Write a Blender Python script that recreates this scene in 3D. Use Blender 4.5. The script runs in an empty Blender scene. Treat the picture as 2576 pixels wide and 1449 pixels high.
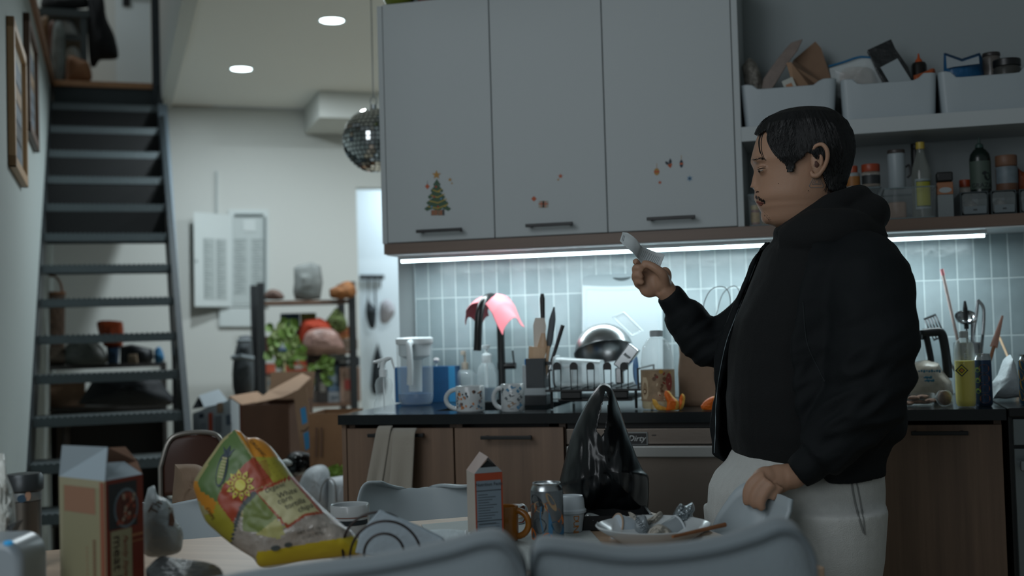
import bpy, bmesh, math, random
from mathutils import Vector, Matrix, noise
R = math.radians
sc = bpy.context.scene
COL = sc.collection
random.seed(7)

# ------------------------------------------------------------ camera
FPX = 2988.85; YAW, PITCH, ROLL = .26, .035, .0282
CAM = Vector((.3858, -3.17, 1.146))
_F = Vector((-math.sin(YAW)*math.cos(PITCH), math.cos(YAW)*math.cos(PITCH), math.sin(PITCH)))
_R = Vector((math.cos(YAW), math.sin(YAW), 0)); _U = _R.cross(_F)
_R2 = math.cos(ROLL)*_R - math.sin(ROLL)*_U; _U2 = math.sin(ROLL)*_R + math.cos(ROLL)*_U
cam = bpy.data.cameras.new('camera'); camo = bpy.data.objects.new('camera', cam); COL.objects.link(camo)
camo.matrix_world = Matrix(((_R2.x, _U2.x, -_F.x, CAM.x), (_R2.y, _U2.y, -_F.y, CAM.y), (_R2.z, _U2.z, -_F.z, CAM.z), (0, 0, 0, 1)))
cam.sensor_width = 36; cam.lens = FPX/2576*36; cam.clip_start = .05
cam.dof.use_dof = True; cam.dof.focus_distance = 2.62; cam.dof.aperture_fstop = 2.4
sc.camera = camo

# ------------------------------------------------------------ world, fill lights, exposure
sc.view_settings.view_transform = 'Standard'; sc.view_settings.look = 'None'
sc.view_settings.gamma = 1; sc.view_settings.use_curve_mapping = False
sc.view_settings.exposure = 0.0
w = bpy.data.worlds.new('world'); sc.world = w; w.use_nodes = True
w.node_tree.nodes['Background'].inputs[0].default_value = (.60, .70, .73, 1)
w.node_tree.nodes['Background'].inputs[1].default_value = .165

def area(name, loc, target, size, power, color, sy=None, spread=180):
    l = bpy.data.lights.new(name, 'AREA'); l.energy = power; l.color = color; l.size = size
    if sy: l.shape = 'RECTANGLE'; l.size_y = sy
    l.spread = R(spread)
    o = bpy.data.objects.new(name, l); COL.objects.link(o); o.location = loc
    o.rotation_euler = (Vector(target)-Vector(loc)).to_track_quat('-Z', 'Y').to_euler()
    return o
# added dim fill from high behind and left of the camera, no window there
area('high_left_fill', (-1.3, -2.9, 2.7), (-.5, .37, 1.75), 1.5, 19, (.88, .95, 1), 1.2)
area('camera_side_fill', (-.65, -3.9, 1.7), (-.2, .4, 1.3), 1.5, 15, (.88, .95, 1), 1.2)  # second added fill, lower, brightens surfaces that face the camera

# ------------------------------------------------------------ measuring helpers
def _ray(px, py): return _F + _R2*((px-1288)/FPX) - _U2*((py-724.5)/FPX)
def HY(px, py, Y): d = _ray(px, py); return CAM + d*((Y-CAM.y)/d.y)
def HZ(px, py, Z): d = _ray(px, py); return CAM + d*((Z-CAM.z)/d.z)
def HD(px, py, D): return CAM + _ray(px, py)*D
def HP(px, py, P, N): d = _ray(px, py); return CAM + d*((P-CAM).dot(N)/d.dot(N))
def depth(P): return (Vector(P)-CAM).dot(_F)
SDIR = Vector((-math.sin(R(33.5)), math.cos(R(33.5)), 0)); TDIR = Vector((SDIR.y, -SDIR.x, 0)); ZD = Vector((0, 0, 1))

# ------------------------------------------------------------ materials
def s2l(c):
    if isinstance(c, str): c = tuple(int(c[i:i+2], 16)/255 for i in (0, 2, 4))
    return tuple(x/12.92 if x <= .04045 else ((x+.055)/1.055)**2.4 for x in c)
_mats = {}
def mat(name, col, rough=.5, metal=0, spec=.5, bump=0, bscale=60, var=0, vscale=8, emit=0, trans=0, ior=1.45, alpha=1, coat=0, sheen=0, stretch=None, sss=0):
    if name in _mats: return _mats[name]
    m = bpy.data.materials.new(name); m.use_nodes = True; nt = m.node_tree; b = nt.nodes['Principled BSDF']
    c = (*s2l(col), 1); b.inputs['Base Color'].default_value = c
    b.inputs['Roughness'].default_value = rough; b.inputs['Metallic'].default_value = metal
    b.inputs['Specular IOR Level'].default_value = spec; b.inputs['IOR'].default_value = ior
    b.inputs['Transmission Weight'].default_value = trans; b.inputs['Alpha'].default_value = alpha
    b.inputs['Coat Weight'].default_value = coat; b.inputs['Sheen Weight'].default_value = sheen
    if sss: b.inputs['Subsurface Weight'].default_value = sss; b.inputs['Subsurface Radius'].default_value = (.02, .008, .004); b.inputs['Subsurface Scale'].default_value = .5
    if emit: b.inputs['Emission Color'].default_value = c; b.inputs['Emission Strength'].default_value = emit
    if bump or var:
        tc = nt.nodes.new('ShaderNodeTexCoord'); src = tc.outputs['Object']
        if stretch:
            mp = nt.nodes.new('ShaderNodeMapping'); mp.inputs['Scale'].default_value = stretch
            nt.links.new(src, mp.inputs[0]); src = mp.outputs[0]
    if bump:
        n = nt.nodes.new('ShaderNodeTexNoise'); n.inputs['Scale'].default_value = bscale; n.inputs['Detail'].default_value = 4
        bp = nt.nodes.new('ShaderNodeBump'); bp.inputs['Strength'].default_value = bump; bp.inputs['Distance'].default_value = .01
        nt.links.new(src, n.inputs['Vector']); nt.links.new(n.outputs['Fac'], bp.inputs['Height']); nt.links.new(bp.outputs[0], b.inputs['Normal'])
    if var:
        n = nt.nodes.new('ShaderNodeTexNoise'); n.inputs['Scale'].default_value = vscale; n.inputs['Detail'].default_value = 5
        mx = nt.nodes.new('ShaderNodeMixRGB'); mx.blend_type = 'MULTIPLY'; mx.inputs['Fac'].default_value = 1
        cr = nt.nodes.new('ShaderNodeValToRGB'); cr.color_ramp.elements[0].position = .3; cr.color_ramp.elements[1].position = .7
        cr.color_ramp.elements[0].color = (1-var,)*3+(1,); cr.color_ramp.elements[1].color = (1, 1, 1, 1)
        mx.inputs['Color1'].default_value = c
        nt.links.new(src, n.inputs['Vector']); nt.links.new(n.outputs['Fac'], cr.inputs[0]); nt.links.new(cr.outputs[0], mx.inputs['Color2']); nt.links.new(mx.outputs[0], b.inputs['Base Color'])
    _mats[name] = m
    return m
def glass(name, col='FFFFFF', rough=.05, alpha=.35):
    # thin clear plastic: mostly see-through, with a glossy skin
    if name in _mats: return _mats[name]
    m = bpy.data.materials.new(name); m.use_nodes = True; nt = m.node_tree
    b = nt.nodes['Principled BSDF']; b.inputs['Base Color'].default_value = (*s2l(col), 1); b.inputs['Roughness'].default_value = rough
    b.inputs['Specular IOR Level'].default_value = .8
    tr = nt.nodes.new('ShaderNodeBsdfTransparent'); mx = nt.nodes.new('ShaderNodeMixShader'); lw = nt.nodes.new('ShaderNodeLayerWeight')
    lw.inputs[0].default_value = .35; mr = nt.nodes.new('ShaderNodeMapRange'); mr.inputs['To Min'].default_value = alpha*.6; mr.inputs['To Max'].default_value = min(1, alpha*2)
    nt.links.new(lw.outputs['Facing'], mr.inputs['Value']); nt.links.new(mr.outputs[0], mx.inputs[0])
    nt.links.new(tr.outputs[0], mx.inputs[1]); nt.links.new(b.outputs[0], mx.inputs[2]); nt.links.new(mx.outputs[0], nt.nodes['Material Output'].inputs[0])
    _mats[name] = m
    return m
def wood(name, c1, c2, axis='z', rough=.45, sc_=1.0):
    if name in _mats: return _mats[name]
    m = bpy.data.materials.new(name); m.use_nodes = True; nt = m.node_tree; b = nt.nodes['Principled BSDF']
    tc = nt.nodes.new('ShaderNodeTexCoord'); mp = nt.nodes.new('ShaderNodeMapping')
    s = {'z': (45, 45, 1.6), 'x': (1.6, 45, 45), 'y': (45, 1.6, 45)}[axis]
    mp.inputs['Scale'].default_value = [v*sc_ for v in s]
    n = nt.nodes.new('ShaderNodeTexNoise'); n.inputs['Scale'].default_value = 1; n.inputs['Detail'].default_value = 8; n.inputs['Roughness'].default_value = .65
    cr = nt.nodes.new('ShaderNodeValToRGB'); cr.color_ramp.elements[0].position = .25; cr.color_ramp.elements[1].position = .75
    cr.color_ramp.elements[0].color = (*s2l(c1), 1); cr.color_ramp.elements[1].color = (*s2l(c2), 1)
    nt.links.new(tc.outputs['Object'], mp.inputs[0]); nt.links.new(mp.outputs[0], n.inputs['Vector']); nt.links.new(n.outputs['Fac'], cr.inputs[0]); nt.links.new(cr.outputs[0], b.inputs['Base Color'])
    b.inputs['Roughness'].default_value = rough
    _mats[name] = m
    return m

# ------------------------------------------------------------ mesh builder
I4 = Matrix.Identity(4)
def TM(loc=(0, 0, 0), rot=(0, 0, 0), s=1):
    from mathutils import Euler
    return Matrix.Translation(Vector(loc)) @ Euler([R(a) for a in rot]).to_matrix().to_4x4() @ (Matrix.Diagonal((*((s,)*3 if not hasattr(s, '__len__') else s), 1)))
def frame(o, x, y, z):
    return Matrix(((x[0], y[0], z[0], o[0]), (x[1], y[1], z[1], o[1]), (x[2], y[2], z[2], o[2]), (0, 0, 0, 1)))
class M:
    def __init__(s, *mats): s.v = []; s.f = []; s.mi = []; s.mats = list(mats); s.cur = 0
    def m(s, material):
        if material not in s.mats: s.mats.append(material)
        s.cur = s.mats.index(material); return s
    def add(s, vs, fs, T=None):
        k = len(s.v)
        for p in vs: p = Vector(p); s.v.append(T @ p if T else p)
        for f in fs: s.f.append([i+k for i in f]); s.mi.append(s.cur)
        return s
    def box(s, c, d, T=None):
        x, y, z = d[0]/2, d[1]/2, d[2]/2
        vs = [(c[0]+a*x, c[1]+b*y, c[2]+e*z) for a in (-1, 1) for b in (-1, 1) for e in (-1, 1)]
        return s.add(vs, [(0, 1, 3, 2), (4, 6, 7, 5), (0, 4, 5, 1), (2, 3, 7, 6), (0, 2, 6, 4), (1, 5, 7, 3)], T)
    def bb(s, x0, x1, y0, y1, z0, z1, T=None): return s.box(((x0+x1)/2, (y0+y1)/2, (z0+z1)/2), (abs(x1-x0), abs(y1-y0), abs(z1-z0)), T)
    def grid(s, fn, nu, nv, cu=False, cv=False, T=None):
        vs = [fn(i/(nu if cu else nu-1), j/(nv if cv else nv-1)) for j in range(nv) for i in range(nu)]
        fs = []
        for j in range(nv if cv else nv-1):
            for i in range(nu if cu else nu-1):
                a, b = i, (i+1) % nu; c, d = j*nu, ((j+1) % nv)*nu
                fs.append((c+a, c+b, d+b, d+a))
        return s.add(vs, fs, T)
    def lathe(s, prof, n=32, T=None, sx=1, sy=1):
        vs = []; fs = []; rows = []
        for r, z in prof:
            if r < 1e-6: rows.append([len(vs)]); vs.append((0, 0, z))
            else:
                rows.append(list(range(len(vs), len(vs)+n)))
                vs += [(r*sx*math.cos(2*math.pi*i/n), r*sy*math.sin(2*math.pi*i/n), z) for i in range(n)]
        for a, b in zip(rows, rows[1:]):
            for i in range(n):
                j = (i+1) % n
                if len(a) == 1 and len(b) == 1: continue
                if len(a) == 1: fs.append((a[0], b[j], b[i]))
                elif len(b) == 1: fs.append((a[i], a[j], b[0]))
                else: fs.append((a[i], a[j], b[j], b[i]))
        return s.add(vs, fs, T)
    def cyl(s, r, z0, z1, n=24, T=None, r2=None): return s.lathe([(0, z0), (r, z0), (r if r2 is None else r2, z1), (0, z1)], n, T)
    def tube(s, pts, r, n=10, T=None, closed=False, flat=1, cap=True, up=None):
        pts = [Vector(p) for p in pts]; N = len(pts)
        rs = r if hasattr(r, '__len__') else [r]*N
        vs = []; prev = None
        for i, p in enumerate(pts):
            if closed: t = pts[(i+1) % N]-pts[i-1]
            else: t = pts[min(i+1, N-1)]-pts[max(i-1, 0)]
            if t.length < 1e-9: t = Vector((0, 0, 1))
            t.normalize()
            if prev is None:
                a = Vector(up) if up else (Vector((0, 0, 1)) if abs(t.z) < .9 else Vector((0, 1, 0)))
                prev = (a - t*a.dot(t)).normalized()
            else:
                prev = prev - t*prev.dot(t)
                prev = prev.normalized() if prev.length > 1e-6 else t.orthogonal().normalized()
            b = t.cross(prev)
            for k in range(n):
                an = 2*math.pi*k/n
                vs.append(p + prev*(rs[i]*math.cos(an)*flat) + b*(rs[i]*math.sin(an)))
        fs = []
        for i in range(N if closed else N-1):
            for k in range(n):
                a, b2 = i*n, ((i+1) % N)*n; k2 = (k+1) % n
                fs.append((a+k, a+k2, b2+k2, b2+k))
        if cap and not closed: fs.append(tuple(range(n))[::-1]); fs.append(tuple((N-1)*n+k for k in range(n)))
        return s.add(vs, fs, T)
    def prism(s, poly, d, T=None):
        # poly in local x,z ; extruded along +y by d
        n = len(poly); vs = [(x, 0, z) for x, z in poly]+[(x, d, z) for x, z in poly]
        fs = [tuple(range(n)), tuple(range(2*n-1, n-1, -1))]+[(i, i+n, (i+1) % n+n, (i+1) % n) for i in range(n)]
        return s.add(vs, fs, T)
    def ell(s, c, r, n=20, T=None, m=12):
        X = TM(c, (0, 0, 0), r); X = T @ X if T else X
        return s.lathe([(math.sin(math.pi*i/m), -math.cos(math.pi*i/m)) for i in range(m+1)], n, X)
    def ngon(s, pts, T=None): return s.add(pts, [tuple(range(len(pts)))], T)
    def text(s, txt, size, T, shear=0, spacing=1, bend=0, th=.0006, align='CENTER'):
        # letters lie in local x,z facing -y ; bend = radius of the cylinder they wrap (axis at y=+bend)
        cu = bpy.data.curves.new('t', 'FONT'); cu.body = txt; cu.size = size; cu.align_x = align; cu.align_y = 'CENTER'; cu.shear = shear; cu.space_character = spacing; cu.resolution_u = 2
        if th: cu.extrude = th/2
        ob = bpy.data.objects.new('t', cu); COL.objects.link(ob)
        me = ob.to_mesh(); vs = []
        for v in me.vertices:
            x, z, y = v.co.x, v.co.y, -v.co.z
            if bend: a = x/bend; x, y = (bend-y)*math.sin(a), bend-(bend-y)*math.cos(a)
            vs.append((x, y, z))
        fs = [tuple(p.vertices) for p in me.polygons]
        s.add(vs, fs, T); ob.to_mesh_clear()
        bpy.data.objects.remove(ob); bpy.data.curves.remove(cu)
        return s
    def jitter(s, amp, scale, seed=0, k0=0):
        for i in range(k0, len(s.v)):
            p = s.v[i]; q = p*scale+Vector((seed*7.1, seed*3.3, seed))
            s.v[i] = p+noise.noise_vector(q)*amp+noise.noise_vector(q*2.3)*amp*.45
        return s
    def remesh(s, vox, smooth=4, fac=.5):
        me = bpy.data.meshes.new('t'); me.from_pydata([tuple(p) for p in s.v], [], s.f)
        bm = bmesh.new(); bm.from_mesh(me); bmesh.ops.recalc_face_normals(bm, faces=bm.faces); bm.to_mesh(me); bm.free()
        ob = bpy.data.objects.new('t', me); COL.objects.link(ob)
        r = ob.modifiers.new('r', 'REMESH'); r.mode = 'VOXEL'; r.voxel_size = vox
        if smooth: k = ob.modifiers.new('s', 'SMOOTH'); k.iterations = smooth; k.factor = fac
        dg = bpy.context.evaluated_depsgraph_get(); dg.update(); ev = ob.evaluated_get(dg); m2 = ev.to_mesh()
        s.v = [v.co.copy() for v in m2.vertices]; s.f = [list(p.vertices) for p in m2.polygons]; s.mi = [s.cur]*len(s.f)
        ev.to_mesh_clear(); bpy.data.objects.remove(ob); bpy.data.meshes.remove(me)
        return s
    def join(s, o):
        k = len(s.v); s.v += o.v
        for f, i in zip(o.f, o.mi):
            mt = o.mats[i]
            if mt not in s.mats: s.mats.append(mt)
            s.f.append([a+k for a in f]); s.mi.append(s.mats.index(mt))
        return s

INV = {}
def tag(o, label=None, cat=None, group=None, kind=None):
    for k, v in (('label', label), ('category', cat), ('group', group), ('kind', kind)):
        if v: o[k] = v
    return o
def thing(name, label, cat, loc=(0, 0, 0), rz=0, group=None):
    o = bpy.data.objects.new(name, None); COL.objects.link(o); o.empty_display_size = .05
    o.location = loc; o.rotation_euler = (0, 0, rz)
    INV[o.name] = (Matrix.Translation(Vector(loc)) @ Matrix.Rotation(rz, 4, 'Z')).inverted()
    return tag(o, label, cat, group)
def obj(name, mb, parent=None, world=False, smooth=True, ang=35, bevel=0, seg=2, solid=0, sub=0, label=None, recalc=True, weld=0):
    """link one mesh object. world=True: coordinates are world ones, brought into the parent's frame"""
    vs = mb.v
    root = parent
    while root is not None and root.parent is not None: root = root.parent
    base = Vector((0, 0, 0))
    if root is not None:
        if world: A = INV[root.name]; vs = [A @ p for p in vs]
    elif world:
        xs = [p.x for p in vs]; ys = [p.y for p in vs]; zs = [p.z for p in vs]
        base = Vector(((min(xs)+max(xs))/2, (min(ys)+max(ys))/2, min(zs))); vs = [p-base for p in vs]
    me = bpy.data.meshes.new(name); me.from_pydata([tuple(p) for p in vs], [], mb.f)
    for m_ in mb.mats: me.materials.append(m_)
    me.polygons.foreach_set('material_index', mb.mi)
    if recalc or weld:
        bm = bmesh.new(); bm.from_mesh(me)
        if weld: bmesh.ops.remove_doubles(bm, verts=bm.verts, dist=weld)
        bmesh.ops.recalc_face_normals(bm, faces=bm.faces); bm.to_mesh(me); bm.free()
    if smooth:
        me.polygons.foreach_set('use_smooth', [True]*len(me.polygons)); me.set_sharp_from_angle(angle=R(ang))
    o = bpy.data.objects.new(name, me); COL.objects.link(o); o.location = base
    if parent is not None: o.parent = parent
    elif world: INV[o.name] = Matrix.Translation(base).inverted()
    else: INV[o.name] = I4
    if bevel: b = o.modifiers.new('bevel', 'BEVEL'); b.width = bevel; b.segments = seg; b.limit_method = 'ANGLE'; b.angle_limit = R(40)
    if solid: b = o.modifiers.new('solid', 'SOLIDIFY'); b.thickness = solid; b.offset = 0
    if sub: b = o.modifiers.new('sub', 'SUBSURF'); b.levels = sub; b.render_levels = sub
    if label: o['label'] = label
    return o
def struct(name, mb, **k):
    o = obj(name, mb, **k); o['kind'] = 'structure'; return o
def dup(root, loc, rz=None, label=None, group=None, s=None):
    r = root.copy(); COL.objects.link(r); r.location = loc
    if rz is not None: r.rotation_euler = (0, 0, rz)
    if s is not None: r.scale = (s,)*3 if not hasattr(s, '__len__') else s
    if label: r['label'] = label
    if group: r['group'] = group
    for ch in list(root.children):
        c = ch.copy(); COL.objects.link(c); c.parent = r
        for g in ch.children: d = g.copy(); COL.objects.link(d); d.parent = c
    return r
def bez(pts, n=8):
    # catmull-rom through the points
    P = [Vector(p) for p in pts]; P = [P[0]*2-P[1]]+P+[P[-1]*2-P[-2]]; out = []
    for i in range(1, len(P)-2):
        for k in range(n):
            t = k/n; a, b, c, d = P[i-1], P[i], P[i+1], P[i+2]
            out.append(.5*((2*b)+(c-a)*t+(2*a-5*b+4*c-d)*t*t+(3*b-a-3*c+d)*t**3))
    return out+[P[-2]]
def lerp(a, b, t): return a+(b-a)*t
def interp(tab, x):
    if x <= tab[0][0]: return tab[0][1]
    for (a, b), (c, d) in zip(tab, tab[1:]):
        if x <= c: return b+(d-b)*(x-a)/(c-a)
    return tab[-1][1]
def rrect(w, h, r, n=5):
    out = []
    for cx, cy, a0 in ((w/2-r, h/2-r, 0), (-w/2+r, h/2-r, 90), (-w/2+r, -h/2+r, 180), (w/2-r, -h/2+r, 270)):
        for k in range(n+1): a = R(a0+90*k/n); out.append((cx+r*math.cos(a), cy+r*math.sin(a)))
    return out
def crumple(c, r, seed, n=3, amp=.35, T=None, mats=None):
    """a crumpled sheet lump: noisy icosphere-like ball"""
    m = M(mats); bm = bmesh.new(); bmesh.ops.create_icosphere(bm, subdivisions=n, radius=1)
    vs = []
    for v in bm.verts:
        p = v.co.copy(); k = 1+amp*noise.noise(p*2.1+Vector((seed, 0, 0)))+amp*.7*abs(noise.noise(p*4.7+Vector((0, seed, 0))))-amp*.3
        p = Vector((p.x*r[0]*k, p.y*r[1]*k, p.z*r[2]*k)); vs.append(p+Vector(c))
    fs = [[v.index for v in f.verts] for f in bm.faces]; bm.free()
    m.add(vs, fs, T); return m
# ============================================================ SETTING
wallm = mat('wall_paint', 'C6C9C5', .75, bump=.04, bscale=120)
ceilm = mat('ceiling_paint', 'E8E9E4', .8)
whitem = mat('white_laminate', 'A6ADAF', .5)
brownlam = wood('brown_laminate', '5E4A3C', '7C6350', 'z')
brownx = wood('brown_laminate_x', '5C4A3F', '6E594B', 'x')
blackm = mat('matte_black_metal', '17191A', .4, spec=.4)
CEIL = 2.5
# ceiling edge beside the stairwell
E0 = HZ(455, 0, CEIL); E1 = HZ(415, 235, CEIL)
far_a = HZ(420, 262, CEIL); far_b = HZ(765, 270, CEIL)
near_e = E0 - SDIR*2.2
N_far = SDIR
# floor
m = M(wood('floor_planks', 'B4A894', 'C8BCA8', 'x')); m.bb(-7, 3.2, -4.5, 8.5, -.05, 0); struct('floor', m, smooth=False)
# lower ceiling over hall and kitchen
m = M(ceilm)
fr = far_a+TDIR*5.2
poly = [near_e, far_a, fr, Vector((2.8, 1.0, 0)), Vector((2.8, -1.2, 0)), near_e+TDIR*1.2]
vs = [(p.x, p.y, CEIL) for p in poly]+[(p.x, p.y, CEIL+.09) for p in poly]; n = len(poly)
m.add(vs, [tuple(range(n))[::-1], tuple(range(n, 2*n))]+[(i, (i+1) % n, (i+1) % n+n, i+n) for i in range(n)]); struct('ceiling', m, smooth=False)
# wall above the ceiling edge, beside the stairwell
m = M(wallm); ee = far_a-TDIR*.0
m.bb(0, .06, -2.2, (E1-E0).dot(SDIR)+3.2, CEIL-.02, 4.2, frame((E0.x, E0.y, 0), TDIR, SDIR, ZD)); struct('wall_stairwell', m, smooth=False)
# kitchen wall
WX = HY(1002, 700, .64).x
m = M(mat('kitchen_wall_paint', '8C9496', .8)); m.bb(WX, 2.8, .64, .76, 0, CEIL); struct('wall_kitchen', m, smooth=False)
# tiles: thin slab
tm = bpy.data.materials.new('stacked_tiles'); tm.use_nodes = True; nt = tm.node_tree; b = nt.nodes['Principled BSDF']
tc = nt.nodes.new('ShaderNodeTexCoord'); sp = nt.nodes.new('ShaderNodeSeparateXYZ'); cb = nt.nodes.new('ShaderNodeCombineXYZ')
nt.links.new(tc.outputs['Object'], sp.inputs[0]); nt.links.new(sp.outputs[0], cb.inputs[0]); nt.links.new(sp.outputs[2], cb.inputs[1])
bk = nt.nodes.new('ShaderNodeTexBrick'); bk.offset = 0; bk.squash = 1
for k, v in (('Scale', 1), ('Mortar Size', .0022), ('Mortar Smooth', .25), ('Brick Width', .048), ('Row Height', .171), ('Bias', 0)): bk.inputs[k].default_value = v
bk.inputs['Color1'].default_value = (*s2l('8D9CA0'), 1); bk.inputs['Color2'].default_value = (*s2l('A3B0B4'), 1); bk.inputs['Mortar'].default_value = (*s2l('C9D6D8'), 1)
nt.links.new(cb.outputs[0], bk.inputs['Vector'])
nn = nt.nodes.new('ShaderNodeTexNoise'); nn.inputs['Scale'].default_value = 14; nn.inputs['Detail'].default_value = 3
mx = nt.nodes.new('ShaderNodeMixRGB'); mx.blend_type = 'MULTIPLY'; mx.inputs[0].default_value = .35
nt.links.new(tc.outputs['Object'], nn.inputs['Vector']); nt.links.new(bk.outputs['Color'], mx.inputs[1]); nt.links.new(nn.outputs['Fac'], mx.inputs[2]); nt.links.new(mx.outputs[0], b.inputs['Base Color'])
b.inputs['Roughness'].default_value = .22
ad = nt.nodes.new('ShaderNodeMath'); ad.operation = 'MULTIPLY_ADD'; ad.inputs[1].default_value = -1.0
n3 = nt.nodes.new('ShaderNodeTexNoise'); n3.inputs['Scale'].default_value = 55; nt.links.new(tc.outputs['Object'], n3.inputs['Vector'])
m3 = nt.nodes.new('ShaderNodeMath'); m3.operation = 'MULTIPLY'; m3.inputs[1].default_value = .35; nt.links.new(n3.outputs['Fac'], m3.inputs[0])
nt.links.new(bk.outputs['Fac'], ad.inputs[0]); nt.links.new(m3.outputs[0], ad.inputs[2])
bp = nt.nodes.new('ShaderNodeBump'); bp.inputs['Distance'].default_value = .003; bp.inputs['Strength'].default_value = .6; nt.links.new(ad.outputs[0], bp.inputs['Height']); nt.links.new(bp.outputs[0], b.inputs['Normal'])
m = M(tm); m.bb(0, 3.2, -.008, 0, 0, 1.396-.917); o = struct('wall_tiles', m, smooth=False); o.location = (-.9649, .6395, .917)
m = M(mat('tile_edge_trim', 'AAB4B8', .3, .8)); m.bb(-.968, -.965, .628, .64, .917, 1.396); struct('trim_1', m, smooth=False)
# far wall of the hall, stops at a doorway on the right
cor = HP(903, 700, far_a, SDIR)
Ff = frame((far_a.x, far_a.y, 0), TDIR, SDIR, ZD)
Lc = (cor-far_a).dot(TDIR)
m = M(wallm); m.bb(-1.3, Lc, .02, .14, 0, CEIL, Ff)
lz = HP(905, 470, far_a, SDIR).z
m.bb(Lc, Lc+1.6, .02, .14, lz, CEIL, Ff)
struct('wall_far', m, smooth=False)
# soffit
s0 = HP(765, 285, far_a, SDIR); sz = HP(768, 336, far_a-SDIR*.0, SDIR).z
m = M(wallm); m.bb((s0-far_a).dot(TDIR), 5, -.55, -.001, sz, CEIL, Ff); struct('trim_2', m, smooth=False)
# bright wall beyond the doorway
m = M(mat('bright_wall_paint', 'DCE6EA', .6)); m.bb(Lc-.3, Lc+2.5, 1.2, 1.3, 0, CEIL, Ff); struct('wall_beyond', m, smooth=False)
# hall partition carrying the hook rail, seen edge of kitchen (white, x 905..1002)
# left wall along the stairs with its wooden cap
ZL = 2.6; RISE, RUN = .1585, .194
Pl = HZ(128, 205, ZL)
Fs0 = frame((Pl.x, Pl.y, 0), TDIR, SDIR, ZD)
m = M(mat('left_wall_paint', 'A0A9A7', .75)); m.bb(-.12, 0, -4.3, 2.6, 0, ZL, Fs0); struct('wall_left', m, smooth=False)
m = M(wood('trim_wood', '8A5F44', 'A87B5C', 'y')); m.bb(-.16, .02, -4.3, .1, ZL-.035, ZL+.012, Fs0); struct('trim_3', m, smooth=False)
# upper floor
Lc0 = HZ(272, 210, ZL); ly = (Lc0-Pl).dot(SDIR); lx = (Lc0-Pl).dot(TDIR)
xr = (E1-Pl).dot(TDIR)
m = M(wood('upper_floor_wood', 'B08A66', 'C8A27C', 'x')); m.bb(-3.2, xr+.3, ly, ly+3.4, ZL-.05, ZL, Fs0); m.bb(-3.2, -.12, -4, ly, ZL-.05, ZL, Fs0)
struct('floor_upper', m, smooth=False)
m = M(wallm); m.bb(-3.2, xr+.3, ly+1.55, ly+1.65, ZL, 4.4, Fs0); struct('wall_upper', m, smooth=False)
# upper ceiling so the loft is lit by the hall
m = M(ceilm); m.bb(-3.2, xr+.3, -1, ly+1.7, 4.4, 4.5, Fs0); struct('ceiling_upper', m, smooth=False)
# white door at the top of the stairs
a = HP(292, 100, Pl+SDIR*(ly+1.53), SDIR); b_ = HP(384, 100, Pl+SDIR*(ly+1.53), SDIR)
ax = (a-Pl).dot(TDIR); bx = (b_-Pl).dot(TDIR)
m = M(mat('white_door_paint', 'C9D3D6', .45)); m.bb(ax, bx+.35, ly+1.50, ly+1.545, ZL+.01, ZL+2.1, Fs0)
d = struct('door_1', m, smooth=False, bevel=.004)
m = M(blackm); hz = HP(318, 5, Pl+SDIR*(ly+1.49), SDIR); hx = (hz-Pl).dot(TDIR)
m.bb(hx-.025, hx+.025, ly+1.485, ly+1.5, hz.z-.03, hz.z+.12, Fs0); m.bb(hx, hx+.14, ly+1.45, ly+1.465, hz.z+.05, hz.z+.07, Fs0); m.bb(hx-.01, hx+.01, ly+1.45, ly+1.49, hz.z+.05, hz.z+.07, Fs0)
h = obj('door_handle', m, d, smooth=False); 

# ------------------------------------------------------------ recessed ceiling lights
lampm = mat('lamp_glow', 'D8F0F4', emit=9); ringm = mat('lamp_ring', 'E8ECEC', .4)
def downlight(px, py, label, pw, vis=True):
    P = HZ(px, py, CEIL)
    t = thing('ceiling_light', label, 'ceiling light', (P.x, P.y, CEIL), 0, 'recessed ceiling lights')
    m = M(ringm); m.lathe([(.05, -.001), (.058, -.004), (.062, -.001), (.062, 0)], 32); obj('trim_ring', m, t)
    m = M(lampm); m.lathe([(0, -.003), (.05, -.003), (.05, -.0005)], 32); obj('diffuser', m, t)
    l = bpy.data.lights.new('downlight', 'AREA'); l.shape = 'DISK'; l.size = .1; l.energy = pw; l.color = (.84, .95, 1)
    o = bpy.data.objects.new('downlight', l); COL.objects.link(o); o.location = (P.x, P.y, CEIL-.012); 
downlight(835, 51, 'round recessed ceiling light nearer the wall cabinets, upper of the two', 15)
downlight(607, 173, 'round recessed ceiling light nearer the stairs, lower of the two', 15)
# the hall's third lamp is hidden behind the wall cabinets
area('hall_lamp', (-1.1, 2.6, CEIL-.02), (-1.1, 2.6, 0), .12, 24, (.86, .96, 1))
area('room_beyond_lamp', (Ff @ Vector((Lc+.8, .7, CEIL-.05))), (Ff @ Vector((Lc+.8, .7, 0))), .3, 22, (.75, .9, 1))

area('landing_fill', (Fs0 @ Vector((-.6, ly+.6, 4.3))), (Fs0 @ Vector((-.6, ly+.9, 0))), .3, 9, (.84, .95, 1))  # added fill that brightens the upper landing, not a lamp of the house
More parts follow.
